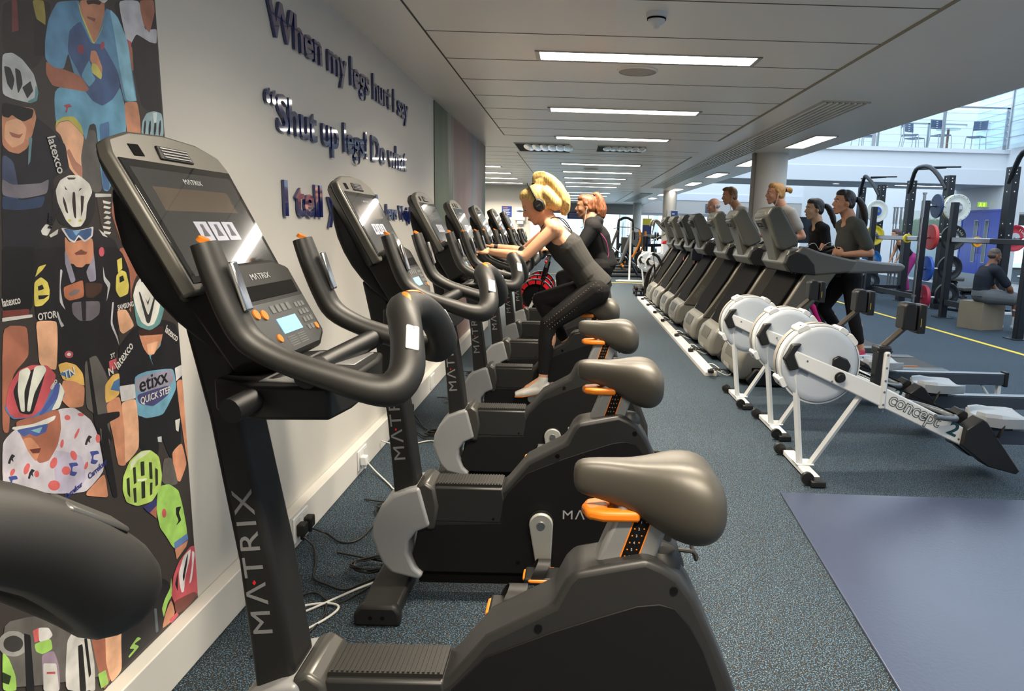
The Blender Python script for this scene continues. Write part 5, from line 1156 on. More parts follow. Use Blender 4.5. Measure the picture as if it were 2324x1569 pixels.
# --- auburn ponytail rider farther back
y0 = 7.3; aub = hairm('auburn', (150, 92, 56), (62, 38, 28))
J = dict(P=(.315, y0, 1.12), W=(.285, y0, 1.24), C=(.235, y0, 1.38), U=(.205, y0, 1.47), N=(.175, y0, 1.55), H=(.118, y0, 1.70), f=(-1, -.05, -.06), S=[(.195, y0 - .18, 1.49), (.195, y0 + .18, 1.49)], E=[(.05, y0 - .25, 1.26), (.05, y0 + .25, 1.26)], R=[(-.22, y0 - .22, 1.26), (-.22, y0 + .22, 1.26)], hd=[(-1, 0, 0), (-1, 0, 0)], hn=[(0, .2, -1), (0, -.2, -1)],
    hip=[(.30, y0 - .10, 1.09), (.30, y0 + .10, 1.09)], K=[(-.11, y0 - .12, .98), (-.02, y0 + .12, .80)], A=[(-.05, y0 - .14, .56), (-.10, y0 + .14, .36)], T=[(-.2, y0 - .14, .48), (-.26, y0 + .14, .28)], hair=aub)
t, bs = figure('person', 'woman with auburn ponytail and black hooded top sitting upright beyond the blonde', J, sk2, .009, base=(.3, y0, 1.0), w=1.22)
garment(t, bs, 'leggings', leg_c, lambda b: legs(b, J, 1.2, .006, .9), .01)
garment(t, bs, 'hooded_top', black_c, lambda b: (torso(b, J, 1.22, .014, 3, .9), sleeves(b, J, 1.22, .014, 1.9), b.cone((.25, y0 - .07, 1.56), .05, (.26, y0 + .07, 1.56), .05), b.cone((.19, y0 - .1, 1.55), .035, (.24, y0, 1.585), .045)), .01)
b = MB(); b.prism([(.125, 1.56), (.17, 1.56), (.13, 1.42), (.10, 1.40)], y0 - .06, y0 + .06); b.v = [tuple(V(v) - bs) for v in b.v]; b.build('lime_top', cloth('lime', (190, 208, 80)), t, bevel=.01)
b = MB(); b.tube([(.27, y0 - .185, 1.44), (.33, y0 - .175, 1.36), (.36, y0 - .16, 1.24), (.345, y0 - .165, 1.18)], .004, 6, smooth=4); b.v = [tuple(V(v) - bs) for v in b.v]; b.build('piping', M('magenta_piping', (180, 60, 130), .6), t)
hairset(t, bs, J, 1.02, 'curly', aub, .008)
for k in (0, 1): shoe(t, bs, J['A'][k], J['T'][k], black_c, white)
g = headpos(J['H'], J['f']); cable([g(.0, -.085, -.02), g(.01, -.075, -.08), g(.02, -.07, -.13), g(.03, -.06, -.2)], .0028, cabw, 'white earphone cord of the auburn-haired rider', 'earphones')

# --- runners
def runner(y0, J, skin, label, hk, hm, w, s, top_m, top_to, leg_m, leg_to, vox=.009, base=None, extra=None, sh=(blk, white)):
    J['hair'] = hm; t, bs = figure('person', label, J, skin, vox, base=base, w=w, s=s)
    garment(t, bs, 'leggings' if leg_to > 0 else 'shorts', leg_m, lambda b: legs(b, J, w, .007 if leg_to > 0 else .014, leg_to, hem=.02), vox * 1.1)
    garment(t, bs, 'sports_top' if top_to > 1 else 't_shirt', top_m, lambda b: (torso(b, J, w, .012, 3, .8), sleeves(b, J, w, .012, top_to)), vox * 1.1)
    hairset(t, bs, J, s, hk, hm, vox * .9)
    for k in (0, 1): shoe(t, bs, J['A'][k], J['T'][k], *sh)
    return t, bs
y0 = 7.0; bkh = hairm('black', (46, 38, 36), (14, 12, 12))
J = dict(P=(2.785, y0, 1.12), W=(2.765, y0, 1.24), C=(2.755, y0, 1.40), U=(2.75, y0, 1.52), N=(2.745, y0, 1.63), H=(2.675, y0, 1.80), f=(-1, -.05, .04), S=[(2.765, y0 - .18, 1.575), (2.745, y0 + .18, 1.575)], E=[(2.89, y0 - .23, 1.32), (2.86, y0 + .24, 1.34)], R=[(2.645, y0 - .20, 1.30), (2.62, y0 + .2, 1.34)], hd=[(-1, .3, .25), (-1, -.3, .3)], hn=[(0, 1, 0), (0, -1, 0)], curl=1.2,
    hip=[(2.785, y0 - .09, 1.08), (2.785, y0 + .09, 1.08)], K=[(2.83, y0 - .10, .70), (2.60, y0 + .10, .74)], A=[(2.95, y0 - .10, .33), (2.83, y0 + .10, .44)], T=[(2.84, y0 - .10, .245), (2.70, y0 + .10, .38)])
runner(y0, J, sk3, 'woman with dark ponytail and dark grey T-shirt running on the nearest treadmill', 'dark', bkh, 1.02, 1.03, cloth('grey_tee', (72, 74, 70)), .72, leg_c, .72, .0075, (2.8, y0, .2), sh=(M('shoe_pink', (190, 60, 90), .6), white))
y0 = 8.3
J = dict(P=(2.94, y0, 1.10), W=(2.93, y0, 1.22), C=(2.91, y0, 1.37), U=(2.90, y0, 1.49), N=(2.885, y0, 1.60), H=(2.83, y0, 1.77), f=(-1, -.05, -.04), S=[(2.91, y0 - .165, 1.545), (2.90, y0 + .165, 1.545)], E=[(2.96, y0 - .2, 1.27), (2.94, y0 + .22, 1.27)], R=[(2.75, y0 - .17, 1.25), (2.72, y0 + .18, 1.30)], hd=[(-1, .2, .2), (-1, -.2, .2)], hn=[(0, 1, 0), (0, -1, 0)], curl=1.2,
    hip=[(2.94, y0 - .09, 1.05), (2.94, y0 + .09, 1.05)], K=[(2.90, y0 - .10, .68), (2.76, y0 + .10, .72)], A=[(3.02, y0 - .10, .36), (2.92, y0 + .1, .42)], T=[(2.90, y0 - .1, .26), (2.8, y0 + .1, .34)])
pk = M('magenta_fabric', (214, 30, 130), .7)
t, bs = runner(y0, J, skinm('fair', (204, 162, 130)), 'woman in black and magenta long-sleeved top running on the second treadmill', 'dark', bkh, .92, 1.05, black_c, 1.8, leg_c, .95, .009, (2.9, y0, .2))
b = MB(); b.cone(V(J['K'][0]) + V((-.03, -.012, -.04)), .045, V(J['A'][0]) + V((-.008, -.012, .02)), .033); b.cone((2.97, y0 - .10, 1.34), .045, (2.985, y0 - .09, 1.2), .04); b.v = [tuple(V(v) - bs) for v in b.v]; b.build('magenta_panel', pk, t, remesh=.009, sm=2)
y0 = 9.25; sb = hairm('sandy', (206, 156, 84), (132, 88, 42))
J = dict(P=(2.78, y0, 1.22), W=(2.77, y0, 1.36), C=(2.77, y0, 1.55), U=(2.77, y0, 1.69), N=(2.74, y0, 1.80), H=(2.625, y0, 1.985), f=(-1, -.05, -.02), S=[(2.79, y0 - .2, 1.745), (2.77, y0 + .2, 1.745)], E=[(2.95, y0 - .25, 1.45), (2.75, y0 + .25, 1.43)], R=[(2.72, y0 - .22, 1.40), (2.5, y0 + .2, 1.45)], hd=[(-1, .2, .1), (-1, -.2, .2)], hn=[(0, 1, 0), (0, -1, 0)], curl=1.2,
    hip=[(2.78, y0 - .1, 1.15), (2.78, y0 + .1, 1.15)], K=[(2.72, y0 - .1, .74), (2.62, y0 + .1, .78)], A=[(2.86, y0 - .1, .36), (2.85, y0 + .1, .50)], T=[(2.74, y0 - .1, .27), (2.73, y0 + .1, .42)])
runner(y0, J, sk3, 'man with sandy hair in a small ponytail running on the third treadmill', 'bun', sb, 1.05, 1.16, cloth('pale_grey', (168, 164, 156)), .6, cloth('shorts_grey', (70, 74, 84)), -.85, .009, (2.78, y0, .2))
g = headpos(J['H'], J['f'], 1.16); cable([g(.0, -.088, -.015), g(.005, -.08, -.07), g(.02, -.07, -.12)], .003, cabw, 'white earphone cord of the ponytailed man', 'earphones')
y0 = 10.97; brn = hairm('brown', (168, 118, 70), (96, 62, 36))
J = dict(P=(2.62, y0, 1.22), W=(2.62, y0, 1.36), C=(2.60, y0, 1.56), U=(2.585, y0, 1.73), N=(2.545, y0, 1.845), H=(2.405, y0, 2.025), f=(-1, -.08, -.14), S=[(2.60, y0 - .21, 1.80), (2.585, y0 + .21, 1.80)], E=[(2.74, y0 - .27, 1.48), (2.6, y0 + .27, 1.45)], R=[(2.50, y0 - .24, 1.42), (2.35, y0 + .22, 1.5)], hd=[(-1, .2, .1), (-1, -.2, .2)], hn=[(0, 1, 0), (0, -1, 0)], curl=1.2,
    hip=[(2.62, y0 - .1, 1.15), (2.62, y0 + .1, 1.15)], K=[(2.56, y0 - .1, .74), (2.46, y0 + .1, .78)], A=[(2.70, y0 - .1, .36), (2.69, y0 + .1, .50)], T=[(2.58, y0 - .1, .27), (2.57, y0 + .1, .42)])
t, bs = runner(y0, J, sk1, 'man with short brown hair and white T-shirt with green print running', 'short', brn, 1.12, 1.14, cloth('white_tee', (214, 212, 206)), .6, cloth('shorts_dark', (40, 44, 52)), -.85, .010, (2.62, y0, .2))
g = headpos(J['H'], J['f'], 1.14); cable([g(.0, -.088, -.015), g(.005, -.08, -.07), g(.02, -.07, -.12), g(.02, -.05, -.22)], .003, cabw, 'white earphone cord of the man in the white T-shirt', 'earphones')
b = MB()
for k in range(7): b.ball((2.462 - .006 * (k % 2), y0 - .13 + .03 * k, 1.62 - .02 * (k % 3)), (.012, .022, .022), 8, 6)
b.v = [tuple(V(v) - bs) for v in b.v]; b.build('green_print', M('green_print', (40, 170, 90), .6), t)
y0 = 12.05
J = dict(P=(2.58, y0, 1.13), W=(2.57, y0, 1.26), C=(2.55, y0, 1.42), U=(2.535, y0, 1.54), N=(2.50, y0, 1.665), H=(2.375, y0, 1.90), f=(-1, -.05, -.06), S=[(2.54, y0 - .2, 1.61), (2.54, y0 + .2, 1.61)], E=[(2.64, y0 - .24, 1.37), (2.6, y0 + .25, 1.36)], R=[(2.42, y0 - .22, 1.42), (2.36, y0 + .22, 1.42)], hd=[(-1, .2, .1), (-1, -.2, .2)], hn=[(0, 1, 0), (0, -1, 0)], curl=1.2,
    hip=[(2.58, y0 - .1, 1.08), (2.58, y0 + .1, 1.08)], K=[(2.52, y0 - .1, .70), (2.42, y0 + .1, .74)], A=[(2.66, y0 - .1, .35), (2.65, y0 + .1, .48)], T=[(2.54, y0 - .1, .27), (2.53, y0 + .1, .40)])
runner(y0, J, skinm('ruddy', (208, 158, 134)), 'bald man in a black T-shirt on the fifth treadmill', 'bald', hairm('grey', (196, 190, 184), (140, 132, 126)), 1.12, 1.1, black_c, .65, cloth('shorts_navy', (34, 44, 74)), -.85, .011, (2.58, y0, .2))

# --- seated man on the wooden box
y0 = 11.25; shv = hairm('shaved', (92, 80, 74), (64, 54, 48))
J = dict(tf=(1, 0, 0), P=(6.69, y0, .575), W=(6.675, y0, .70), C=(6.70, y0, .86), U=(6.745, y0, .96), N=(6.79, y0, 1.045), H=(6.825, y0, 1.205), f=(1, .0, -.06), S=[(6.765, y0 - .20, .985), (6.79, y0 + .20, .98)], E=[(6.98, y0 - .26, .70), (7.02, y0 + .24, .68)], R=[(7.14, y0 - .10, .50), (7.14, y0 + .10, .50)], hd=[(.6, .6, -.7), (.6, -.6, -.7)], hn=[(-.5, 1, 0), (-.5, -1, 0)], curl=.9,
    hip=[(6.72, y0 - .10, .56), (6.72, y0 + .10, .56)], K=[(7.16, y0 - .22, .535), (7.17, y0 + .20, .54)], A=[(7.14, y0 - .22, .125), (7.0, y0 + .14, .125)], T=[(7.30, y0 - .24, .045), (7.16, y0 + .12, .045)], hair=shv)
t, bs = figure('person', 'bearded man with shaved head and grey shorts sitting on the wooden box', J, sk4, .009, tf=(1, 0, 0), base=(6.7, y0, .46), w=1.15, s=1.02)
garment(t, bs, 't_shirt', cloth('dark_blue_grey', (38, 42, 50)), lambda b: (torso(b, J, 1.15, .012, 3, .3), sleeves(b, J, 1.15, .012, .72)), .01)
garment(t, bs, 'shorts', cloth('shorts_mid_grey', (104, 106, 108)), lambda b: legs(b, J, 1.12, .014, -.82, hem=.015), .01)
garment(t, bs, 'knee_sleeve', black_c, lambda b: b.cone(V(J['hip'][1]).lerp(V(J['K'][1]), .8), .078, V(J['K'][1]).lerp(V(J['A'][1]), .15), .065), .01)
for k in (0, 1):
    garment(t, bs, 'sock', cloth('white_sock', (196, 200, 202)), lambda b: (b.cone(V(J['K'][k]).lerp(V(J['A'][k]), .6), .046, J['A'][k], .040), b.cone(V(J['A'][k]) - V((0.01, 0, .04)), .042, J['T'][k], .032)), .008)
hairset(t, bs, J, 1.02, 'bald', shv, .009)
g = headpos(J['H'], J['f'], 1.02); b = MB(); b.ball((0, 0, 0), 1, 6, 4); b = MB(); b.cone(g(.03, -.055, -.05), .022, g(.068, 0, -.088), .028).cone(g(.03, .055, -.05), .022, g(.068, 0, -.088), .028); b.ball(g(-.01, 0, .05), (.094, .077, .085), 16, 12)
b.v = [tuple(V(v) - bs) for v in b.v]; b.build('beard', shv, t, remesh=.008, sm=2)

# --- woman bending by the racks
y0 = 17.2
J = dict(P=(8.36, y0, .98), W=(8.27, y0, 1.06), C=(8.15, y0, 1.20), U=(8.08, y0, 1.30), N=(8.02, y0, 1.38), H=(7.92, y0, 1.52), f=(-1, -.1, -.15), S=[(8.06, y0 - .17, 1.31), (8.08, y0 + .17, 1.31)], E=[(8.02, y0 - .22, 1.08), (8.02, y0 + .2, 1.08)], R=[(7.92, y0 - .15, .88), (7.92, y0 + .15, .88)], hd=[(-.5, 0, -1), (-.5, 0, -1)], hn=[(-1, 0, 0), (-1, 0, 0)],
    hip=[(8.36, y0 - .1, .94), (8.36, y0 + .1, .94)], K=[(8.20, y0 - .12, .52), (8.24, y0 + .12, .52)], A=[(8.32, y0 - .12, .12), (8.34, y0 + .12, .12)], T=[(8.17, y0 - .12, .05), (8.2, y0 + .12, .05)], hair=brn)
t, bs = figure('person', 'woman in a black vest and magenta leggings bending forward behind the black racks', J, sk1, .011, base=(8.3, y0, 0), w=.98)
garment(t, bs, 'leggings', M('magenta_legging', (150, 40, 110), .8), lambda b: legs(b, J, .98, .007, .8), .012)
garment(t, bs, 'vest_top', black_c, lambda b: torso(b, J, .98, .01, 3, .5), .012)
hairset(t, bs, J, 1.05, 'bob', hairm('dark_brown', (110, 90, 84), (60, 46, 42)), .01)
for k in (0, 1): shoe(t, bs, J['A'][k], J['T'][k], blk, white, 0.0)
t = thing('kettlebell', 'black kettlebell held by the bending woman', 'kettlebell', (7.86, y0, .66)); MB().ball((0, 0, 0), .09, 20, 14).build('bell', blk, t); MB().tube([(0, -.04, .07), (0, -.06, .12), (0, -.03, .15), (0, .03, .15), (0, .06, .12), (0, .04, .07)], .014, 10, smooth=4).build('bell_handle', blk, t)
# ================================================================= printed mural of a cycling pack on the left wall
# flat print: colour index, then y,z pairs in millimetres on the wall plane
MC = [(44,36,36),(120,34,34),(170,150,30),(30,28,30),(34,30,36),(96,92,88),(196,196,206),(170,92,58),(190,40,50),(86,164,200),(52,110,170),(70,140,185),(44,84,140),(120,190,216),(214,206,70),(206,128,80),(60,40,36),(230,226,220),(150,80,60),(206,196,60),(80,160,196),(150,40,70),(170,40,60),(200,190,50),(232,168,120),(176,112,84),(150,186,196),(30,30,36),(214,228,230),(34,32,40),(24,22,26),(20,18,20),(170,88,70),(196,200,202),(44,46,52),(90,150,160),(60,74,110),(120,116,130),(30,60,100),(100,150,160),(90,170,200),(70,60,54),(214,214,206),(200,200,196),(40,36,42),(30,27,32),(216,216,212),(150,70,50),(120,60,44),(226,224,226),(40,90,150),(90,160,210),(40,38,40),(226,224,216),(60,40,40),(210,200,50),(200,30,60),(190,40,70),(150,146,170),(176,92,44),(70,44,30),(120,110,110),(110,104,112),(40,36,40),(224,206,46),(190,190,196),(120,40,30),(214,214,210),(28,26,28),(230,178,40),(40,110,170),(200,40,60),(170,50,70),(220,200,200),(34,32,34),(30,28,34),(90,160,190),(150,146,168),(60,60,120),(28,28,32),(90,170,190),(60,30,26),(90,150,150),(216,216,208),(40,40,44),(50,50,54),(210,208,210),(220,220,216),(180,190,190),(206,200,212),(188,180,206),(214,62,60),(34,60,150),(50,44,50),(110,44,34),(220,220,214),(50,80,160),(120,180,200),(60,110,170),(196,34,56),(214,218,206),(40,70,160),(150,206,60),(200,50,60),(70,120,190),(40,40,110),(176,214,70),(216,226,180),(44,50,30),(230,236,200),(100,96,92),(150,150,146),(60,58,58),(40,60,30),(214,60,60),(226,222,220),(150,130,150),(206,204,200),(190,40,60),(34,32,36),(200,198,192),(170,170,176),(90,100,110),(196,30,56),(120,50,40),(226,222,224),(40,30,34),(70,110,50)]
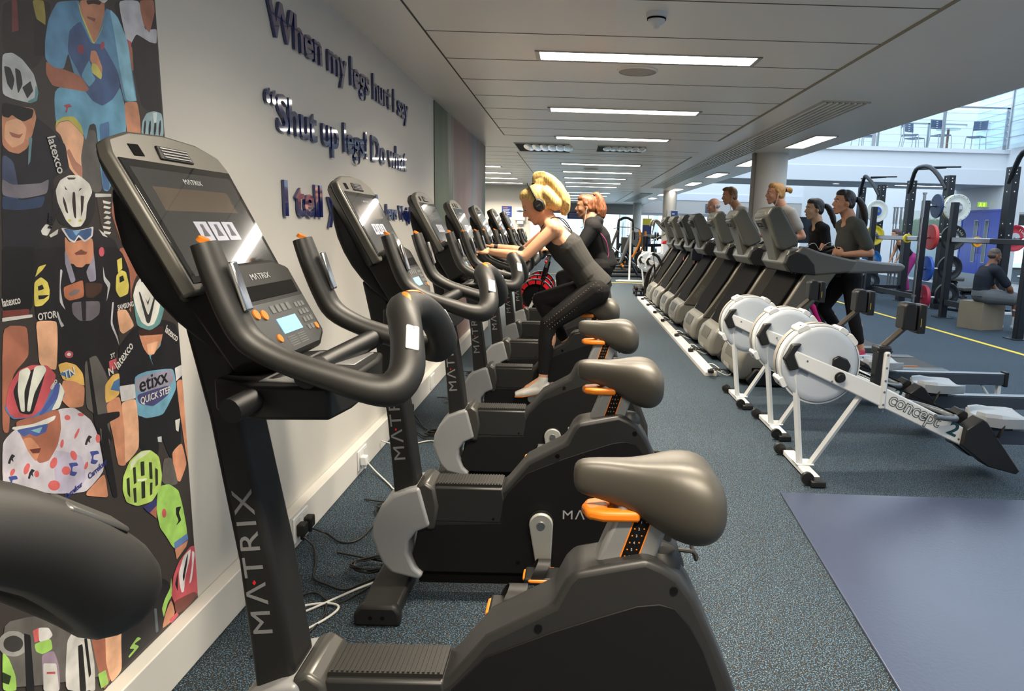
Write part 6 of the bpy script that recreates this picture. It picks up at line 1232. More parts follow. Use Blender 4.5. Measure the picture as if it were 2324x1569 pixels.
MP = [(0,[1669,1966,1827,2014,1786,1875,1738,1830,1653,1855]),(1,[1698,1975,1713,1979,1709,1912,1688,1903]),(2,[1760,1994,1799,2005,1799,1963,1792,1934,1768,1954]),(3,[1760,1956,1797,1947,1781,1874,1748,1866]),(4,[2055,2082,2266,2146,2260,1870,2260,1800,2156,1813,2130,1922]),(5,[1866,1699,1946,1727,1951,1563,1923,1553,1845,1592]),(6,[2085,2091,2188,2122,2202,2042,2266,2064,2259,2018,2223,2014,2159,2022,2131,1987,2109,1990]),(7,[2188,2122,2261,2145,2260,2106,2226,2039,2199,2056,2188,2095]),(8,[2112,1995,2133,1992,2128,1968,2115,1978]),(7,[2115,1983,2134,1978,2133,1913,2113,1909]),(9,[1803,1800,1797,1715,1860,1744,1893,1715,1902,1687,1921,1732,1948,1740,1951,1563,1978,1560,2075,1726,2080,1801,2062,1862,1938,1863]),(10,[1961,1738,2004,1753,1979,1564,1952,1567]),(11,[1824,1989,1844,2015,1925,2043,1934,2021,1978,1962,2031,2058,2079,2045,2116,1988,2123,1925,2138,1829,2077,1816,2059,1897,2064,1853,2027,1815,1981,1789,1942,1796,1919,1817,1880,1852,1866,1902,1845,1856,1805,1852,1784,1867,1788,1906,1806,1961]),(12,[1877,1957,1924,1994,1956,1944,2004,1955,2059,1897,2064,1853,2027,1815,1981,1789,1942,1796,1907,1824,1905,1852,1863,1901]),(13,[2045,2058,2079,2045,2116,1988,2128,1846,2138,1829,2086,1820,2068,1908,2058,1995]),(14,[1918,2041,1926,2007,1965,1940,2009,1996,2028,2049,2010,2000,1969,1946,1938,2002]),(15,[1926,2044,2026,2074,2024,2043,2003,1998,1969,1946,1943,1991,1926,2015]),(16,[1951,2051,2016,2071,2007,2055,1980,2051,1956,2041]),(17,[2002,2066,2041,2078,2025,2065]),(18,[1949,2011,1985,2015,1978,2005,1950,2006]),(7,[1786,1863,1811,1853,1845,1856,1905,1852,1933,1824,1919,1815,1869,1812,1799,1807,1781,1831]),(15,[1953,1926,1974,1931,1994,1892,1990,1874,1968,1887,1946,1899]),(19,[1952,1894,1972,1896,1991,1874,1984,1858,1946,1871]),(20,[1905,1852,1944,1903,1952,1866,1963,1856,1934,1829]),(21,[1927,1925,1927,1921,1926,1917,1923,1913,1920,1910,1916,1908,1912,1908,1908,1908,1905,1910,1903,1912,1902,1916,1902,1920,1903,1924,1906,1927,1909,1930,1913,1932,1917,1933,1921,1933,1924,1931,1926,1928]),(22,[2010,1952,2008,1948,2006,1945,2003,1942,2000,1940,1997,1939,1995,1940,1993,1941,1993,1943,1993,1946,1994,1950,1995,1953,1998,1956,2000,1959,2003,1961,2006,1962,2008,1962,2010,1960,2011,1958,2011,1955]),(22,[1830,1766,1852,1774,1862,1768,1846,1763,1842,1751,1834,1749,1841,1762]),(23,[1794,1702,1800,1723,1829,1739,1866,1745,1888,1728,1897,1699,1874,1717,1846,1733,1810,1724]),(24,[1794,1702,1810,1722,1846,1732,1874,1716,1897,1698,1877,1645,1876,1589,1860,1588,1830,1612,1826,1653,1811,1692]),(25,[1826,1653,1842,1613,1874,1587,1880,1620,1856,1631,1837,1662]),(15,[2077,1816,2138,1828,2145,1783,2144,1734,2080,1719,2076,1772]),(26,[2143,1728,2155,1774,2179,1801,2218,1814,2258,1813,2264,1780,2259,1741]),(27,[2170,1757,2168,1750,2166,1743,2163,1738,2161,1735,2159,1733,2157,1734,2157,1737,2157,1742,2157,1749,2159,1756,2161,1763,2163,1769,2166,1775,2168,1778,2170,1779,2172,1779,2173,1775,2173,1770,2172,1764]),(27,[2196,1760,2194,1753,2191,1747,2189,1741,2186,1738,2184,1736,2183,1737,2182,1741,2182,1746,2183,1752,2184,1759,2186,1766,2189,1773,2191,1778,2194,1782,2196,1783,2197,1782,2198,1779,2198,1774,2197,1768]),(27,[2224,1764,2222,1757,2219,1750,2217,1745,2214,1741,2212,1740,2210,1741,2209,1744,2209,1749,2210,1756,2212,1763,2214,1770,2216,1777,2219,1782,2221,1786,2224,1787,2225,1786,2226,1783,2226,1778,2225,1771]),(27,[2249,1768,2247,1760,2244,1753,2242,1748,2239,1744,2237,1743,2235,1744,2234,1747,2234,1752,2235,1759,2236,1766,2239,1774,2241,1780,2244,1786,2246,1790,2249,1791,2250,1790,2251,1787,2251,1782,2250,1775]),(28,[2212,1808,2235,1812,2225,1780,2214,1778]),(29,[1637,1744,1665,1741,1733,1725,1779,1704,1826,1669,1828,1611,1768,1582,1771,1484,1689,1403,1680,1376,1586,1381]),(30,[1592,1420,1691,1417,1659,1266,1572,1276]),(15,[1635,1729,1675,1739,1731,1744,1736,1722,1717,1680,1697,1647,1669,1631,1641,1634,1624,1647]),(24,[1641,1700,1681,1714,1703,1694,1688,1658,1652,1642,1631,1662]),(31,[1637,1740,1665,1741,1710,1741,1730,1740,1722,1720,1695,1707,1676,1711,1662,1718,1651,1709,1633,1710]),(32,[1647,1679,1676,1675,1690,1681,1677,1667,1655,1668]),(33,[1652,1848,1682,1858,1710,1850,1742,1823,1750,1786,1741,1761,1717,1753,1667,1754,1640,1759]),(34,[1653,1823,1672,1823,1681,1799,1670,1771,1657,1784]),(34,[1685,1826,1701,1822,1704,1793,1686,1767,1685,1796]),(34,[1701,1785,1729,1805,1734,1783,1713,1762]),(35,[1744,1800,1751,1784,1743,1762,1719,1752,1712,1756,1737,1768]),(36,[1630,1625,1652,1612,1660,1529,1635,1524,1609,1538,1620,1621]),(37,[1613,1572,1640,1559,1728,1568,1757,1581,1746,1544,1665,1529,1608,1534]),(38,[1608,1534,1665,1525,1740,1540,1725,1511,1651,1502,1604,1504]),(39,[1706,1675,1716,1673,1702,1617,1694,1608]),(7,[1975,1537,2017,1524,2111,1412,2120,1352,2040,1356,1983,1486]),(15,[2067,1438,2112,1387,2112,1352,2064,1355]),(40,[2117,1395,2152,1337,2154,1319,2108,1324]),(7,[1994,1408,2111,1405,2108,1324,2067,1322,2038,1280,2029,1211,1998,1264]),(41,[1922,1548,1991,1546,1961,1430,1935,1444]),(42,[1947,1536,1982,1532,1974,1526,1949,1528]),(42,[1951,1522,1980,1518,1972,1513,1947,1515]),(42,[1955,1508,1978,1504,1970,1499,1946,1501]),(42,[1959,1495,1976,1490,1969,1485,1944,1487]),(42,[1962,1481,1975,1477,1967,1471,1942,1474]),(42,[1938,1467,1973,1463,1965,1457,1940,1460]),(42,[1942,1453,1971,1449,1963,1443,1938,1446]),(43,[1919,1553,1985,1555,1984,1547,1918,1543]),(44,[1684,1403,1720,1434,1779,1454,1910,1458,1989,1425,2003,1358,1680,1376]),(45,[1685,1417,2002,1408,2038,1339,2031,1226,1962,1219,1966,1141,1964,1122,1887,1035,1854,1038,1819,1074,1804,1063,1722,1121,1737,1231,1666,1240,1672,1337]),(46,[1712,1455,1730,1471,1752,1467,1732,1442,1716,1445]),(46,[1920,1458,1936,1449,1955,1435,1935,1440]),(46,[1738,1444,1771,1459,1766,1446,1742,1438]),(15,[1790,1442,1804,1424,1894,1436,1892,1395,1884,1365,1785,1370]),(15,[1788,1414,1894,1411,1880,1380,1844,1358,1820,1361,1799,1384]),(47,[1819,1397,1869,1399,1862,1391,1824,1391]),(48,[1818,1396,1845,1406,1866,1396,1843,1392]),(49,[1777,1463,1805,1429,1823,1422,1840,1439,1860,1423,1894,1438,1901,1465,1884,1462,1832,1454]),(50,[1787,1461,1806,1435,1823,1427,1841,1445,1862,1428,1888,1441,1894,1462,1839,1453]),(51,[1820,1454,1851,1455,1831,1441]),(52,[1764,1553,1795,1576,1887,1581,1919,1548,1914,1508,1885,1467,1833,1458,1775,1471,1759,1516]),(53,[1774,1554,1793,1580,1827,1595,1864,1597,1900,1578,1909,1556,1883,1524,1874,1485,1853,1465,1821,1463,1800,1480,1777,1525]),(54,[1798,1541,1806,1526,1811,1497,1803,1501,1796,1526]),(54,[1834,1553,1843,1553,1838,1484,1830,1489,1828,1527]),(54,[1862,1545,1875,1544,1866,1507,1856,1489]),(54,[1806,1568,1816,1556,1808,1558]),(54,[1871,1565,1855,1554,1861,1563]),(54,[1817,1588,1851,1590,1844,1585,1823,1583]),(55,[1819,1480,1818,1479,1817,1478,1816,1477,1814,1477,1812,1476,1811,1477,1809,1477,1808,1478,1807,1479,1807,1480,1807,1481,1808,1482,1810,1483,1811,1483,1813,1483,1815,1483,1817,1483,1818,1482,1819,1481]),(55,[1858,1480,1857,1479,1856,1478,1855,1477,1853,1477,1851,1477,1849,1477,1847,1477,1846,1478,1845,1479,1845,1480,1846,1481,1847,1482,1848,1483,1850,1483,1852,1484,1854,1483,1856,1483,1857,1482,1858,1481]),(56,[1935,1396,1934,1392,1932,1389,1929,1386,1926,1384,1922,1384,1919,1384,1916,1386,1914,1389,1913,1393,1913,1397,1914,1401,1916,1404,1919,1407,1922,1409,1926,1409,1929,1409,1932,1407,1934,1404,1935,1400]),(57,[1934,1397,1933,1393,1932,1390,1929,1388,1926,1386,1923,1386,1920,1386,1918,1388,1916,1391,1915,1394,1915,1398,1916,1401,1918,1405,1921,1407,1923,1409,1926,1409,1929,1409,1932,1407,1934,1404,1934,1401]),(58,[1785,1406,1796,1388,1815,1326,1796,1319,1782,1372]),(58,[1892,1402,1893,1320,1865,1318,1855,1346,1886,1380]),(59,[1768,1313,1814,1321,1841,1326,1840,1280,1784,1276,1768,1287]),(60,[1847,1319,1917,1310,1907,1287,1872,1274,1846,1279]),(61,[1783,1294,1806,1304,1829,1301,1816,1290,1791,1287]),(62,[1791,1272,1901,1264,1893,1228,1857,1214,1813,1220,1791,1241]),(63,[1826,1270,1845,1268,1838,1217,1824,1219]),(64,[1674,1333,1697,1344,1717,1330,1721,1309,1716,1288,1692,1274,1666,1274]),(45,[1684,1322,1699,1325,1703,1314,1684,1311]),(45,[1682,1300,1718,1298,1700,1290,1682,1290]),(64,[1679,1345,1692,1369,1720,1374,1704,1360,1684,1348]),(64,[1976,1328,2000,1342,2021,1335,2029,1295,2021,1271,1983,1264,1968,1286]),(45,[1989,1323,2006,1326,2010,1311,1988,1306]),(64,[1985,1371,2007,1377,2005,1346,1985,1334]),(65,[1740,1256,1748,1229,1758,1215,1746,1212,1736,1248]),(65,[1763,1360,1771,1355,1757,1314,1760,1275,1768,1253,1749,1276]),(65,[1924,1360,1928,1327,1950,1307,1924,1255,1937,1298,1921,1318]),(65,[1949,1255,1956,1254,1941,1198,1960,1152,1963,1127,1953,1153,1933,1194]),(24,[1666,1240,1735,1231,1730,1180,1716,1105,1662,1133,1665,1191]),(24,[1965,1230,2008,1228,2040,1174,1984,1158,1970,1170]),(5,[1817,1111,1865,1121,1909,1035,1871,751,1842,956,1807,984]),(7,[1567,1242,1639,1232,1634,1159,1579,1126,1551,992,1533,1002]),(66,[1572,1276,1650,1271,1647,1255,1570,1261]),(67,[1569,1260,1658,1257,1657,1250,1568,1251]),(68,[1826,1128,1836,1126,1849,954,1856,855,1871,751,1850,857,1832,954]),(69,[1722,1121,1751,1122,1785,1108,1807,1081,1810,1044,1774,1066,1733,1079]),(70,[1724,1095,1748,1103,1781,1088,1757,1078]),(69,[1888,1030,1925,1051,1954,1050,1946,987,1883,976]),(70,[1909,1011,1926,1031,1952,1035,1947,997]),(15,[1733,1079,1774,1066,1810,1044,1798,991,1746,1001,1718,1034]),(15,[1883,976,1946,987,1961,872,1948,773,1912,786,1902,880]),(71,[1913,1092,1945,1095,1944,1066,1913,1065]),(72,[1779,1136,1778,1134,1776,1131,1772,1130,1768,1129,1763,1130,1758,1131,1754,1133,1751,1136,1749,1139,1749,1142,1750,1145,1753,1147,1756,1149,1761,1149,1765,1149,1770,1147,1774,1145,1777,1143,1779,1139]),(73,[1771,1138,1771,1137,1769,1136,1768,1135,1766,1135,1763,1135,1761,1136,1759,1137,1758,1138,1757,1139,1757,1141,1758,1142,1759,1143,1760,1143,1762,1144,1765,1144,1767,1143,1769,1142,1770,1141,1771,1139]),(74,[1833,958,1940,941,1938,924,1879,921,1900,866,1887,870,1857,913,1832,930]),(3,[1857,913,1878,912,1891,794,1900,694,1879,703,1853,827]),(75,[1957,1123,2040,1174,2185,1175,2256,1149,2266,1068,2266,976,2209,621,2164,725,2121,823,2102,746,2008,805,2025,999,1949,1011]),(76,[2017,1026,2078,1029,2220,1010,2230,940,2146,872,2059,885,2013,908]),(77,[2020,1020,2210,1011,2218,965,2156,952,2022,974]),(78,[2021,969,2194,960,2181,929,2097,912,2029,940]),(79,[2021,906,2059,885,2146,872,2233,928,2229,738,2163,719,2121,823,2095,754,2012,804]),(80,[2053,1137,2074,1123,2117,1031,2101,1071,2160,1093,2170,1129,2163,1151]),(15,[2052,1157,2181,1149,2167,1108,2122,1073,2093,1076,2071,1103]),(24,[2089,1110,2149,1111,2122,1073,2093,1078]),(81,[2052,1160,2182,1154,2178,1128,2060,1141]),(82,[2043,1259,2064,1297,2126,1328,2176,1315,2197,1270,2197,1212,2165,1162,2111,1149,2048,1173]),(83,[2042,1264,2064,1300,2109,1329,2151,1329,2187,1298,2190,1255,2160,1195,2135,1166,2104,1163,2073,1180,2054,1218]),(84,[2085,1311,2111,1315,2112,1304,2087,1300]),(84,[2125,1314,2148,1306,2143,1298,2122,1304]),(85,[2070,1272,2078,1272,2108,1191,2146,1254,2154,1253,2114,1172,2097,1174]),(85,[2099,1254,2110,1237,2126,1254,2111,1227]),(86,[1948,1012,2017,1003,2016,960,1950,965]),(86,[2227,1008,2266,1011,2266,976,2229,963]),(24,[1949,965,2017,959,2020,886,2012,804,1941,776,1952,875]),(15,[2229,963,2266,964,2266,835,2266,657,2253,724,2238,846]),(15,[2175,738,2236,753,2256,669,2209,621,2183,643]),(5,[2128,732,2173,722,2199,619,2143,635,2109,660]),(87,[2207,837,2236,835,2221,793,2208,803]),(88,[2106,811,2128,807,2126,788,2107,795]),(89,[1530,979,1571,999,1718,1008,1764,998,1821,948,1842,899,1855,792,1776,759,1660,801,1561,857,1516,879]),(90,[1676,915,1777,862,1781,795,1739,769,1672,800]),(91,[1746,973,1744,972,1741,971,1738,971,1735,972,1732,973,1729,975,1727,977,1726,980,1726,982,1727,984,1728,985,1731,986,1734,986,1737,986,1740,984,1743,982,1745,980,1746,977,1746,975]),(91,[1795,968,1794,967,1792,967,1790,967,1786,968,1783,969,1780,970,1777,972,1775,974,1774,976,1774,977,1775,978,1777,979,1780,979,1783,978,1786,977,1789,975,1792,973,1794,972,1795,970]),(91,[1849,886,1848,883,1847,880,1844,878,1842,877,1839,877,1836,879,1834,881,1832,885,1831,888,1831,892,1832,896,1834,899,1836,901,1839,902,1842,901,1845,900,1847,897,1849,894,1849,890]),(91,[1767,925,1764,921,1761,919,1757,917,1755,916,1753,916,1752,918,1753,920,1754,923,1756,927,1759,930,1763,933,1766,936,1769,938,1772,939,1774,938,1775,937,1774,935,1773,932,1771,928]),(91,[1755,873,1756,869,1755,865,1754,862,1752,860,1749,859,1745,860,1742,862,1738,866,1736,870,1734,874,1733,879,1733,883,1735,886,1737,888,1740,888,1743,887,1747,885,1750,882,1753,878]),(91,[1684,871,1681,868,1677,866,1673,865,1669,865,1666,867,1663,869,1661,873,1661,876,1662,880,1664,884,1667,887,1671,890,1675,891,1679,891,1682,889,1685,887,1686,883,1687,879,1686,875]),(91,[1687,813,1686,810,1683,807,1678,806,1672,806,1666,808,1660,811,1655,815,1651,820,1649,824,1648,828,1650,832,1653,834,1658,836,1663,835,1669,834,1675,831,1681,827,1685,822,1687,818]),(91,[1723,832,1719,831,1715,831,1710,833,1706,835,1702,838,1700,842,1698,846,1698,850,1700,853,1703,855,1706,856,1711,856,1715,854,1720,852,1724,849,1726,845,1728,841,1728,837,1726,834]),(91,[1596,888,1594,885,1590,882,1587,881,1584,881,1581,882,1580,884,1579,887,1579,890,1580,894,1582,898,1585,901,1588,903,1591,905,1595,905,1597,904,1599,902,1600,899,1600,896,1598,892]),(91,[1625,867,1624,865,1623,863,1621,862,1619,861,1616,862,1614,863,1612,865,1611,867,1610,870,1610,872,1611,875,1612,877,1614,878,1616,878,1619,878,1621,877,1623,875,1624,872,1625,870]),(91,[1552,896,1550,894,1547,893,1545,892,1543,893,1541,894,1540,895,1540,897,1540,899,1541,902,1543,904,1545,906,1548,907,1550,907,1553,907,1554,906,1555,904,1556,902,1555,900,1554,898]),(91,[1792,828,1789,825,1787,823,1784,822,1782,822,1779,823,1778,824,1777,827,1778,829,1779,832,1780,835,1783,837,1785,839,1788,840,1790,840,1792,840,1794,838,1794,836,1794,833,1793,830]),(91,[1714,915,1712,912,1710,909,1708,908,1706,907,1704,907,1703,909,1702,911,1701,914,1702,917,1703,920,1704,923,1706,925,1708,927,1710,928,1712,928,1714,926,1715,924,1715,921,1715,918]),(92,[1803,865,1835,857,1841,846,1818,850,1814,838,1834,829,1821,822,1801,832,1811,846]),(92,[1723,860,1753,852,1758,841,1737,846,1733,834,1752,825,1740,818,1722,828,1731,842]),(92,[1534,894,1558,888,1561,878,1545,882,1542,871,1556,863,1546,857,1532,866,1540,878]),(93,[1537,925,1545,937,1552,943,1561,935,1553,932,1554,922,1548,930,1544,921]),(93,[1787,889,1797,903,1806,910,1819,901,1808,898,1809,886,1801,895,1796,885]),(93,[1589,869,1596,882,1604,888,1614,880,1605,877,1606,866,1600,875,1595,865]),(7,[1569,1016,1712,1010,1711,957,1694,918,1661,889,1629,892,1602,931,1583,978]),(15,[1587,969,1612,965,1639,927,1619,899,1598,936]),(94,[1603,937,1639,929,1632,918,1612,924]),(95,[1562,1005,1621,994,1699,996,1691,985,1657,981,1590,989,1561,999]),(96,[1571,995,1592,971,1608,975,1627,961,1660,963,1671,982,1621,988]),(97,[1614,981,1651,979,1639,966]),(98,[1545,1054,1574,1087,1731,1067,1735,1039,1706,1011,1634,1009,1565,1021]),(99,[1551,1065,1567,1105,1600,1133,1641,1137,1688,1126,1712,1097,1705,1081,1658,1024,1624,1012,1574,1022,1557,1039]),(63,[1574,1087,1603,1121,1651,1127,1681,1112,1625,1016,1586,1031]),(100,[1599,1130,1625,1134,1634,1122,1607,1079,1603,1030,1591,1034,1588,1084]),(100,[1646,1132,1675,1129,1684,1116,1637,1068,1618,1026,1608,1031,1622,1075]),(100,[1721,1078,1736,1048,1712,1010,1684,1011,1710,1037]),(101,[1710,1080,1723,1069,1710,1037,1655,1008,1642,1011,1695,1053]),(15,[1776,759,1854,787,1859,716,1851,714,1775,750]),(102,[2089,654,2148,640,2197,598,2216,524,2231,416,2146,413,2107,481,2081,518,2070,586]),(3,[2174,548,2206,538,2188,523,2200,491,2166,486,2184,498,2172,523]),(103,[2120,551,2119,547,2117,543,2114,541,2110,540,2107,541,2103,544,2100,547,2098,551,2097,556,2097,561,2098,565,2100,568,2103,571,2107,571,2110,570,2114,568,2117,565,2119,560,2120,556]),(104,[2149,435,2228,431,2232,408,2151,410]),(15,[2151,410,2230,406,2216,389,2157,371]),(105,[2007,619,2079,620,2067,563,2032,590]),(7,[2036,588,2073,597,2068,556]),(106,[1921,708,1928,745,1965,784,2021,794,2066,782,2106,747,2114,682,2103,648,2054,618,1981,633,1933,665]),(107,[1966,777,2020,793,2066,780,2046,774,1999,772,1963,750]),(108,[1975,757,1988,755,1986,706,1973,705]),(108,[2012,762,2030,758,2027,714,2009,718]),(108,[2052,747,2067,742,2064,688,2049,694]),(108,[2008,700,2026,696,2021,644,2003,648]),(108,[1942,734,1956,735,1952,672,1941,688]),(108,[2081,719,2094,708,2089,660,2075,659]),(108,[2049,681,2062,678,2056,642,2044,641]),(108,[1968,695,1982,692,1979,646,1967,650]),(109,[1992,715,2036,701,2036,695,1991,708]),(110,[1472,570,1695,459,1827,279,1844,172,1449,405]),(111,[1535,469,1531,461,1524,456,1514,456,1502,459,1489,466,1477,476,1466,487,1458,500,1454,512,1454,522,1457,530,1463,535,1473,536,1485,534,1497,527,1510,518,1521,506,1529,493,1534,480]),(112,[1520,479,1518,474,1513,471,1507,470,1499,473,1490,477,1482,484,1475,491,1470,499,1467,507,1467,514,1469,519,1473,522,1480,522,1487,520,1496,516,1504,510,1511,502,1517,494,1520,486]),(3,[1526,503,1544,486,1537,340,1513,358]),(102,[1462,498,1477,469,1489,415,1487,378,1449,405]),(113,[1455,450,1477,424,1468,408,1452,425]),(114,[1552,493,1572,489,1574,455,1554,460]),(115,[1569,491,1601,471,1612,443,1586,439,1567,454]),(102,[1552,458,1604,439,1606,408,1572,416,1554,436]),(116,[1569,418,1609,403,1620,353,1616,283,1563,322]),(117,[1655,403,1697,414,1721,380,1734,196,1630,272]),(3,[1690,362,1707,357,1703,219,1680,235]),(117,[1572,392,1612,364,1612,285,1563,322]),(118,[1579,363,1606,345,1605,339,1578,358]),(119,[1787,430,1893,368,2071,356,2116,305,2048,180,1950,184,1878,183,1802,187,1782,172,1768,172]),(120,[1709,404,1734,372,1743,275,1736,195,1712,212,1711,309,1704,369]),(3,[1714,368,1725,361,1727,253,1717,248]),(7,[1733,417,1805,391,1802,247,1802,187,1768,172,1750,270]),(24,[1802,398,1876,369,1856,270,1848,179,1800,172,1786,246]),(102,[1752,235,1783,227,1789,179,1758,186]),(102,[1887,223,1929,236,1946,219,1910,224,1934,201,1884,195,1880,203,1912,207]),(102,[2057,253,2076,275,2110,296,2119,330,2117,265,2089,254,2063,217]),(15,[2049,186,2075,229,2110,255,2125,200,2100,180]),(121,[2019,295,2017,292,2015,290,2012,290,2008,290,2004,292,2001,295,1997,298,1995,302,1993,306,1993,310,1994,313,1996,315,2000,316,2003,315,2007,313,2011,311,2014,307,2017,303,2018,299]),(122,[2018,276,2031,269,2031,190,2017,193]),(123,[2112,268,2130,325,2167,359,2238,378,2266,369,2266,248,2264,181,2191,188,2128,225]),(124,[2124,240,2240,209,2266,186,2186,172,2129,190]),(56,[2091,193,2135,194,2144,178,2100,174]),(125,[2162,321,2196,365,2242,369,2233,339,2197,288,2183,241,2169,245,2162,280]),(126,[2181,297,2211,350,2224,364,2216,334,2187,273]),(125,[2247,359,2264,344,2234,255,2216,250,2241,307]),(126,[2137,294,2158,330,2149,260]),(127,[1713,429,1713,429,1713,429])]

t = thing('cycling_mural', 'full-height printed mural of racing cyclists in coloured kits on the left wall', 'mural', (WX + .002, 1.6, 1.2))
MB().box(0, .002, -.9, .667, .172 - 1.2, 1.39).build('print_base', M('print_dark', (60, 54, 52), .5), t, smooth=False)
def mural():
    vs, fs, cl_ = [], [], []
    for i, (c, q) in enumerate(MP):
        pts = [(q[2 * k] / 1000, q[2 * k + 1] / 1000) for k in range(len(q) // 2)]
        for cut in ((.12, .25) if len(pts) > 4 else (.06,)):      # round the corners of every painted shape
            pts = [(a[0] * w_ + b[0] * (1 - w_), a[1] * w_ + b[1] * (1 - w_)) for a, b in zip(pts, pts[1:] + pts[:1]) for w_ in (1 - cut, cut)]
        o = len(vs); n = len(pts); x = .0022 + i * .000008
        vs += [(x, min(a, 2.266) - 1.6, max(b, .172) - 1.2) for a, b in pts]; fs.append(tuple(range(o, o + n))); cl_.append((c, n))
    me = bpy.data.meshes.new('printed_figures'); me.from_pydata(vs, [], fs); a = me.color_attributes.new('tint', 'BYTE_COLOR', 'CORNER'); k = 0
    cols = [srgb(*c) for c in MC]
    for c, n in cl_:
        for j in range(n): a.data[k].color = cols[c]; k += 1
    m = bpy.data.materials.new('printed_paper'); m.use_nodes = True; nt = m.node_tree; p = nt.nodes['Principled BSDF']; at = nt.nodes.new('ShaderNodeAttribute'); at.attribute_name = 'tint'
    tc = nt.nodes.new('ShaderNodeTexCoord'); nz = nt.nodes.new('ShaderNodeTexNoise'); nz.inputs['Scale'].default_value = 14; nz.inputs['Detail'].default_value = 6; nt.links.new(tc.outputs['Object'], nz.inputs[0])
    mr = nt.nodes.new('ShaderNodeMapRange'); mr.inputs['From Min'].default_value = .3; mr.inputs['From Max'].default_value = .7; mr.inputs['To Min'].default_value = .72; mr.inputs['To Max'].default_value = 1.25; nt.links.new(nz.outputs['Fac'], mr.inputs['Value'])
    hs = nt.nodes.new('ShaderNodeHueSaturation'); nt.links.new(at.outputs['Color'], hs.inputs['Color']); hs.inputs['Saturation'].default_value = .85; nt.links.new(mr.outputs[0], hs.inputs['Value']); nt.links.new(hs.outputs[0], p.inputs['Base Color']); p.inputs['Roughness'].default_value = .5
    me.materials.append(m); o = bpy.data.objects.new('printed_figures', me); COL.objects.link(o); o.parent = t
mural()
PW, PK, PB = M('print_white', (212, 210, 206), .5), M('print_black', (34, 32, 36), .5), M('print_blue', (50, 60, 130), .5)
b1, b2, b3 = MB(), MB(), MB()
def mt(b, s, h, y, z, uy, uz, sx=1.): u = Vector((0, uy, uz)).normalized(); b.text(s, h, (.0042, y - 1.6, z - 1.2), u, (0, -u.z, u.y), depth=.0002, sx=sx, bold=.0006)
mt(b1, 'latexco', .040, 1.762, 1.682, .028, -.10, .78); mt(b1, 'latexco', .040, 1.945, 1.060, .095, .065, .82); mt(b1, 'latexco', .036, 2.185, 1.135, .08, -.055, .72); mt(b2, 'etixx', .066, 2.035, .972, 1, .0, 1.1)
mt(b1, 'QUICK STEP', .030, 2.035, .935, 1, .0, .95); mt(b1, 'SAMSUNG', .020, 1.968, 1.230, 1, .05, .8); mt(b1, 'OTOR', .024, 1.672, 1.240, 1, .0, .9); mt(b1, 'TN', .030, 1.738, 1.080, 1, .1, 1.); mt(b1, 'N', .030, 1.905, 1.052, 1, .1, 1.)
mt(b3, 'Carrefour', .024, 1.79, .790, 1, .25, .8); mt(b1, 'GIRO', .012, 1.692, 1.062, .6, .5, 1.); mt(b1, 'latexco', .026, 1.572, 1.285, 1, .05, .7); mt(b1, '3T', .018, 1.92, 1.098, 1, .1, 1.); mt(b2, 'MET', .020, 1.748, 1.458, .2, .9, 1.); mt(b3, 'Carrefour', .02, 1.70, .770, 1, .2, .8)
b1.build('print_lettering', PW, t, smooth=False); b2.build('print_lettering', PK, t, smooth=False); b3.build('print_lettering', PB, t, smooth=False)
# ================================================================= things farther back
vin = vinyl; org = M('machine_orange', (236, 140, 30), .4); dst = M('dark_machine_frame', (36, 36, 38), .4, .2); chr2 = steel
def plateset(b, x, y, z, r, th, ax='x'):
    b.lathe([(.02, -th / 2), (r, -th / 2), (r, th / 2), (.02, th / 2)], (x, y, z), ax, 24)
# lat / cable machine
def cable_machine(x, y, lab, rz=0):
    t = thing('cable_machine', lab, 'gym machine', (x, y, 0), rz); f = MB()
    f.tube([(-.28, 0, .05), (-.28, 0, 1.6), (-.2, 0, 1.8), (0, 0, 1.87), (.2, 0, 1.8), (.28, 0, 1.6), (.28, 0, .05)], .05, 10, smooth=3); f.box(-.35, .35, -.1, .1, 0, .1); f.build('frame', dst, t)
    s = MB()
    for k in range(10): s.box(-.14, .14, -.06, .06, .12 + k * .055, .165 + k * .055)
    s.build('weight_stack', blk3, t, smooth=False)
    s = MB().cyl((-.1, 0, .1), (-.1, 0, 1.7), .01).cyl((.1, 0, .1), (.1, 0, 1.7), .01); s.build('guide_rod', chrome, t)
    MB().box(-.2, .2, -.75, -.35, .42, .50).build('seat', vin, t, bevel=.02); MB().box(-.18, .18, -.22, -.14, .55, 1.15).build('back_pad', vin, t, bevel=.02); MB().box(-.05, .05, -.6, 0, .1, .16).box(-.04, .04, -.55, -.47, .1, .42).build('seat_post', dst, t)
    MB().tube([(-.5, -.3, 1.45), (-.3, -.25, 1.52), (.3, -.25, 1.52), (.5, -.3, 1.45)], .014, 8).build('pull_bar', chrome, t)
cable_machine(1.95, 26.6, 'tall black cable machine with arched frame, in the middle of the far gym', .1); cable_machine(4.4, 25.5, 'second black cable machine farther right in the far gym', -.3); cable_machine(.75, 30.0, 'small cable machine by the glass front')
def bench_m(x, y, rz, lab):
    t = thing('incline_bench', lab, 'bench', (x, y, 0), rz); MB().prism([(.0, .42), (.06, .42), (.42, 1.38), (.34, 1.42)], -.15, .15).build('back_pad', vin, t, bevel=.02); MB().box(-.42, -.02, -.16, .16, .40, .48).build('seat_pad', vin, t, bevel=.02)
    f = MB(); beam(f, (-.5, 0, .05), (.7, 0, .05), .04, .04); beam(f, (-.25, 0, .05), (-.25, 0, .42)); beam(f, (.6, 0, .05), (.2, 0, .75)); f.build('frame', dst, t)
    MB().box(-.55, -.47, -.3, .3, 0, .06).box(.66, .74, -.3, .3, 0, .06).build('foot', blk, t); MB().ball((.1, -.12, .35), .035, 10, 8).build('adjust_knob', org, t)
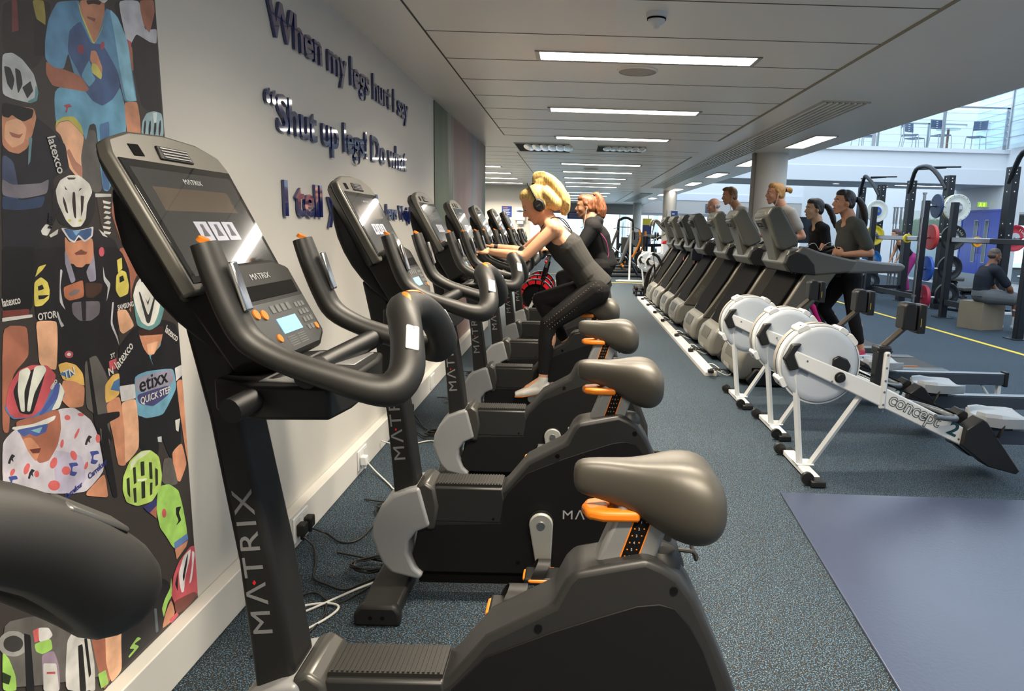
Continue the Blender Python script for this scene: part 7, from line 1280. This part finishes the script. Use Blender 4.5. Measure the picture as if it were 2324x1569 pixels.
bench_m(1.40, 21.2, 0.1, 'upright black padded bench just behind the woman with auburn hair'); bench_m(1.62, 23.6, .2, 'second padded bench behind the first one, with orange knob'); bench_m(1.15, 24.6, -.1, 'third padded bench half hidden behind the auburn-haired rider')
t = thing('leg_press', 'low black leg press machine with chrome rods left of the white post', 'gym machine', (1.45, 22.4, 0)); f = MB(); beam(f, (-.5, 0, .1), (.9, 0, .12), .06, .05); beam(f, (-.35, 0, .1), (.05, 0, 1.0)); beam(f, (.1, .1, .75), (.75, .1, .25)); f.build('frame', dst, t)
MB().tube([(-.3, -.1, .95), (.55, -.1, .35)], .022, 10).tube([(-.2, -.1, .3), (.8, -.1, .3)], .022, 10).build('chrome_rod', chrome, t); b = MB(); plateset(b, .72, -.05, .55, .22, .10, 'y'); b.build('plate', blk, t); MB().ball((.1, -.16, .34), .04, 10, 8).ball((.42, -.16, .40), .04, 10, 8).build('adjust_knob', org, t)
MB().box(-.55, -.45, -.4, .4, 0, .06).box(.85, .95, -.4, .4, 0, .06).build('foot', blk, t)
t = thing('plate_machine', 'plate-loaded machine with orange levers and a large grey disc, right of the slim column', 'gym machine', (2.45, 24.2, 0)); f = MB(); beam(f, (-.2, 0, 0), (-.2, 0, 1.15), .06, .06); beam(f, (.3, 0, 0), (.3, 0, .95), .07, .07); beam(f, (-.4, 0, .9), (.8, 0, .95), .05, .05); beam(f, (-.5, 0, .04), (.9, 0, .04), .05, .04); f.build('frame', dst, t)
b = MB(); plateset(b, -.22, -.12, 1.12, .26, .04, 'y'); b.build('disc', M('disc_grey', (96, 102, 106), .4), t); MB().cyl((-.05, -.1, 1.22), (.7, -.1, 1.22), .07).build('roller_pad', M('pad_teal', (84, 104, 104), .5), t)
MB().tube([(-.2, -.14, 1.45), (-.16, -.14, 1.1), (-.28, -.14, .75), (-.42, -.14, .5)], .035, 8, smooth=3).tube([(.0, -.2, 1.4), (0, -.2, 1.05), (-.15, -.2, .7), (-.3, -.2, .45)], .035, 8, smooth=3).build('lever', org, t)
t = thing('barbell_station', 'bench press station with small black plates on a bar behind the white post', 'gym machine', (2.35, 22.9, 0)); f = MB(); beam(f, (.0, -.4, 0), (.0, -.4, 1.25), .04, .04); beam(f, (0, .4, 0), (0, .4, 1.25), .04, .04); beam(f, (-.1, -.4, .04), (-.1, .4, .04), .04, .04); f.build('frame', dst, t)
MB().cyl((-.65, -.3, 1.25), (.85, -.3, 1.25), .014).build('bar', chrome, t); b = MB(); plateset(b, .28, -.3, 1.25, .14, .04); plateset(b, .36, -.3, 1.25, .13, .04); plateset(b, -.4, -.3, 1.25, .13, .04); b.build('plate', blk, t); b = MB(); plateset(b, .3, -.35, .72, .15, .05); b.build('side_plate', M('plate_green', (52, 78, 60), .5), t); MB().cyl((.3, -.35, .72), (.9, -.35, .72), .02).build('peg', chrome, t)
b = MB(); plateset(b, .1, -.45, .28, .2, .04); b.build('floor_plate', M('plate_ochre', (176, 120, 60), .5), t)
# white post on a base
t = thing('white_stand', 'thin white metal post on a flat white base in the middle distance', 'stand', (1.60, 19.7, 0)); MB().box(-.025, .025, -.025, .025, .03, 1.66).build('post', white, t); MB().box(-.38, .36, -.16, .02, 0, .03).box(-.30, .38, .04, .16, 0, .03).build('base', offwhite, t, bevel=.004)
# notice box on the column, banner, cabinet
t = thing('notice_box', 'white box with a blue and yellow poster fixed to the middle column', 'notice board', (2.86, 20.52, 1.8)); MB().box(-.16, .15, -.06, .06, -.24, .24).build('box', offwhite, t, bevel=.006)
MB().mi(0).box(-.05, .14, -.064, -.06, -.10, .22).mi(1).box(-.05, .14, -.064, -.06, -.20, -.12).mi(2).box(-.02, .05, -.066, -.064, .12, .15).box(-.02, .09, -.066, -.064, .05, .07).build('poster', [M('poster_blue', (42, 70, 130), .5), M('poster_yellow', (220, 180, 50), .5), white], t, smooth=False)
t = thing('roll_up_banner', 'tall navy banner with a yellow top by the glass front', 'banner', (2.72, 26.2, 0)); MB().mi(0).box(-.17, .17, -.01, .01, .9, 1.62).mi(1).box(-.17, .17, -.01, .01, 1.62, 1.86).build('print', [M('banner_navy', (48, 62, 104), .5, var=.35, vscale=9), M('banner_yellow', (196, 190, 64), .5)], t, smooth=False); MB().box(-.19, .19, -.03, .03, .86, .9).box(-.02, .02, -.02, .02, 0, .86).box(-.2, .2, -.12, .12, 0, .03).build('stand', steel, t, smooth=False)
t = thing('first_aid_cabinet', 'white cabinet with a curved red top behind the climbing machine', 'cabinet', (2.55, 18.6, 0)); MB().prism([(-.2, 0), (.2, 0), (.2, 1.15), (.1, 1.185), (-.1, 1.185), (-.2, 1.15)], -.15, .15).build('body', white, t, bevel=.02); MB().prism([(-.205, 1.10), (.205, 1.10), (.205, 1.16), (.1, 1.195), (-.1, 1.195), (-.205, 1.16)], -.155, .155).build('red_top', red, t, bevel=.01); MB().box(-.06, .0, -.155, -.15, .6, .66).build('red_mark', red, t, smooth=False)
# rear left wall: paper dispenser and notices
t = thing('paper_dispenser', 'white paper towel dispenser on the far wall', 'dispenser', (-1.53, 19.9, 1.80)); MB().prism([(-.14, -.18), (.14, -.18), (.15, .17), (.12, .19), (-.12, .19), (-.15, .17)], -.1, 0).build('body', white, t, bevel=.015); MB().ball((0, -.1, .08), (.10, .008, .028), 16, 8).build('window', M('smoke_blue', (70, 90, 110), .2), t); MB().box(-.09, .09, -.08, -.06, -.27, -.18).build('paper_sheet', white, t, smooth=False)
def notice(x, y, z, w, h, lab, lines=5, col=(38, 66, 150)):
    t = thing('wall_notice', lab, 'notice', (x, y, z)); MB().box(-w / 2, w / 2, -.008, 0, -h / 2, h / 2).build('sheet', M('notice_blue_%d' % col[2], col, .4), t, smooth=False); b = MB().mi(0)
    for k in range(lines): b.mi(1 if k == 0 else 0).box(-w * .38, w * (.1 if k == 0 else .34 - .06 * (k % 3)), -.0095, -.008, h * (.34 - k * .15), h * (.34 - k * .15 + .05))
    b.build('text_line', [white, org], t, smooth=False)
notice(-1.91, 19.9, 1.86, .28, .30, 'blue notice with pale lines of text on the far wall, left of the paper dispenser'); notice(.03, 33.9, 2.02, .75, .34, 'wide blue sign hanging in the glass front behind the riders'); notice(6.5, 33.99, 2.52, .38, .42, 'small dark grey notice high on the far wall behind the bald runner', 3, (70, 80, 92))
t = thing('television', 'dark television screen standing behind the third treadmill runner', 'television', (6.55, 20.5, 0)); MB().box(-.42, .42, -.03, .03, 1.2, 1.95).build('screen', M('tv_dark', (30, 40, 50), .15), t, bevel=.006); MB().box(-.03, .03, -.02, .02, 0, 1.2).box(-.3, .3, -.2, .2, 0, .03).build('stand', dst, t)
# stair climber beyond the treadmills
t = thing('climbing_machine', 'tall black climbing machine with a grey loop handle beyond the last treadmill', 'gym machine', (1.95, 15.35, 0)); ox = 0
for y in (-.22, .22): MB().prism([(-.32, .10), (-.12, .06), (.18, .60), (.62, 1.42), (.42, 1.50), (.02, .82), (-.22, .40)], y - .04, y + .04).build('side_frame', M('climber_frame', (44, 40, 36), .4, .3), t, bevel=.02)
MB().prism([(-.12, .2), (.02, .2), (.5, 1.3), (.42, 1.4)], -.18, .18).build('front_cover', blk3, t, bevel=.01)
MB().tube([(-.26, -.24, 1.55), (-.22, -.24, 1.66), (-.12, -.24, 1.64), (.06, -.24, 1.46), (.34, -.24, 1.40), (.5, -.24, 1.42)], .026, 10, smooth=4).tube([(-.26, .24, 1.55), (-.22, .24, 1.66), (-.12, .24, 1.64), (.06, .24, 1.46), (.34, .24, 1.40), (.5, .24, 1.42)], .026, 10, smooth=4).tube([(-.22, -.24, 1.62), (-.30, -.24, 1.22), (.1, -.24, 1.44)], .018, 8).build('handle', M('handle_bronze', (120, 114, 104), .35, .3), t)
MB().tube([(-.25, -.30, .96), (-.12, -.30, .90), (.02, -.30, .62)], .032, 10, smooth=3).build('lower_grip', blk, t); MB().box(-.35, .6, -.3, .3, 0, .07).box(.1, .75, -.25, .25, .07, .25).build('base', blk, t, bevel=.02)
t = thing('battle_rope', 'bundle of dark braided rope hanging beside the climbing machine', 'rope', (1.72, 14.9, -.055)); MB().tube([(.0, 0, 1.30), (0, 0, .92), (.02, 0, .80)], .008, 6).build('hook_strap', blk3, t)
b = MB()
for k in range(5): b.tube([(.0, -.02 * k, .80), (-.06 - .02 * k, -.02 * k, .6), (-.12 - .015 * k, -.01 * k, .3), (-.08, 0, .08 + .01 * k), (.0, .02 * k, .25), (.04, .02 * k, .55), (.02, 0, .80)], .016, 6, smooth=3)
b.build('rope_loops', M('rope_dark', (44, 38, 34), .9, bump=.5, bscale=120), t)
t = thing('dumbbell_rack', 'row of small black dumbbells on a low rack near the trunking end', 'dumbbell rack', (1.50, 14.75 + .9, 0)); 
MB().box(-.12, .12, -.3, .3, .10, .13).box(-.1, -.06, -.3, -.26, 0, .1).box(.06, .1, .26, .3, 0, .1).box(-.1, -.06, .26, .3, 0, .1).box(.06, .1, -.3, -.26, 0, .1).build('shelf', dst, t)
for k, y in enumerate((15.45, 15.65, 15.85)):
    d = thing('dumbbell', ('nearest', 'middle', 'farthest')[k] + ' small black dumbbell on the low rack', 'dumbbell', (1.5, y, .175), 0, 'dumbbells on the low rack'); MB().cyl((-.1, 0, 0), (-.04, 0, 0), .045).cyl((.04, 0, 0), (.1, 0, 0), .045).build('weight', blk, d); MB().cyl((-.05, 0, 0), (.05, 0, 0), .015).build('grip', chrome, d)
# spin bikes with red flywheels
def spin():
    t = thing('spin_bike', 'x', 'exercise bike', (-.45, 0, 0)); ox = .45
    def B(b, *a, **k): b.v = [(v[0] + ox, v[1], v[2]) for v in b.v]; return b.build(*a, **k)
    c = (-.52, 0, .50)
    w = B(MB().lathe([(.05, -.02), (.17, -.012), (.18, -.025), (.255, -.025), (.255, .025), (.18, .025), (.17, .012), (.05, .02)], c, 'y', 40), 'flywheel', blk3, t)
    b = MB()
    for k in range(12):
        a0, a1 = k * math.pi / 6 + .05, (k + 1) * math.pi / 6 - .05; q = [(c[0] + r * math.cos(a), c[2] + r * math.sin(a)) for r, a in ((.19, a0), (.19, (a0 + a1) / 2), (.19, a1), (.24, a1), (.24, (a0 + a1) / 2), (.24, a0))]; b.prism(q, -.0275, -.0255)
    B(b, 'red_segment', M('flywheel_red', (196, 16, 30), .35), w, smooth=False)
    B(MB().lathe([(.245, -.03), (.262, -.03), (.262, .03), (.245, .03)], c, 'y', 40), 'rim', chrome, w)
    fr = M('spin_frame_white', (200, 200, 198), .35, .2)
    b = MB(); b.tube([(-.52, -.05, .50), (-.36, -.05, .30), (-.05, -.05, .28)], .022, 8).tube([(-.52, .05, .50), (-.36, .05, .30), (-.05, .05, .28)], .022, 8).tube([(-.45, 0, .10), (-.05, 0, .25), (.35, 0, .10)], .03, 8).tube([(-.52, -.05, .5), (-.72, -.05, .1)], .022, 8).tube([(-.52, .05, .5), (-.72, .05, .1)], .022, 8); B(b, 'frame', fr, t)
    B(MB().box(-.78, -.70, -.27, .27, .02, .08).box(.3, .38, -.27, .27, .02, .08), 'foot_bar', blk, t, bevel=.01)
    B(MB().tube([(-.05, 0, .28), (.18, 0, .78)], [(.028, .02)] * 2, 6).tube([(-.48, 0, .52), (-.38, 0, .92)], [(.04, .03)] * 2, 4), 'post', blk3, t); B(MB().tube([(.16, 0, .74), (.22, 0, .92)], .018, 10).tube([(-.38, 0, .90), (-.35, 0, 1.08)], [(.022, .018)] * 2, 4), 'post_insert', chrome, t)
    B(MB().tube([(-.30, -.18, 1.10), (-.45, -.20, 1.12), (-.60, -.16, 1.14), (-.52, -.05, 1.10), (-.40, 0, 1.09), (-.52, .05, 1.10), (-.60, .16, 1.14), (-.45, .20, 1.12), (-.30, .18, 1.10)], .017, 8, smooth=3).tube([(-.4, -.18, 1.11), (-.4, .18, 1.11)], .017, 8), 'handlebar', blk, t)
    B(MB().tube([(.08, 0, .955), (.18, 0, .965), (.30, 0, .97), (.35, 0, .95)], [(.02, .02), (.035, .025), (.085, .03), (.05, .02)], 14, smooth=3), 'saddle', vin, t)
    B(MB().lathe([(0, -.07), (.10, -.07), (.10, -.05), (0, -.05)], (-.12, 0, .36), 'y', 24), 'chain_cover', fr, t); B(MB().tube([(-.12, -.09, .36), (-.05, -.09, .22)], .012, 6).box(-.09, -.01, -.17, -.10, .20, .225), 'pedal_arm', chrome, t)
    B(MB().box(-.44, -.36, -.02, .02, .60, .70), 'brake_box', blk3, t); B(MB().ball((-.38, 0, 1.0), .022, 8, 6), 'tension_knob', red, t)
    return t
s0 = spin()
for i, (x, y, l) in enumerate(((-.45, 9.75, 'nearer spin bike with a red segmented flywheel, seen past the blonde rider'), (-.47, 10.6, 'farther spin bike with a red segmented flywheel'), (-.47, 11.5, 'third spin bike, mostly hidden behind the riders'))):
    o = s0 if i == 0 else copy_tree(s0); o.location = (x + .0, y, 0); o['label'] = l; o['group'] = 'spin bikes'
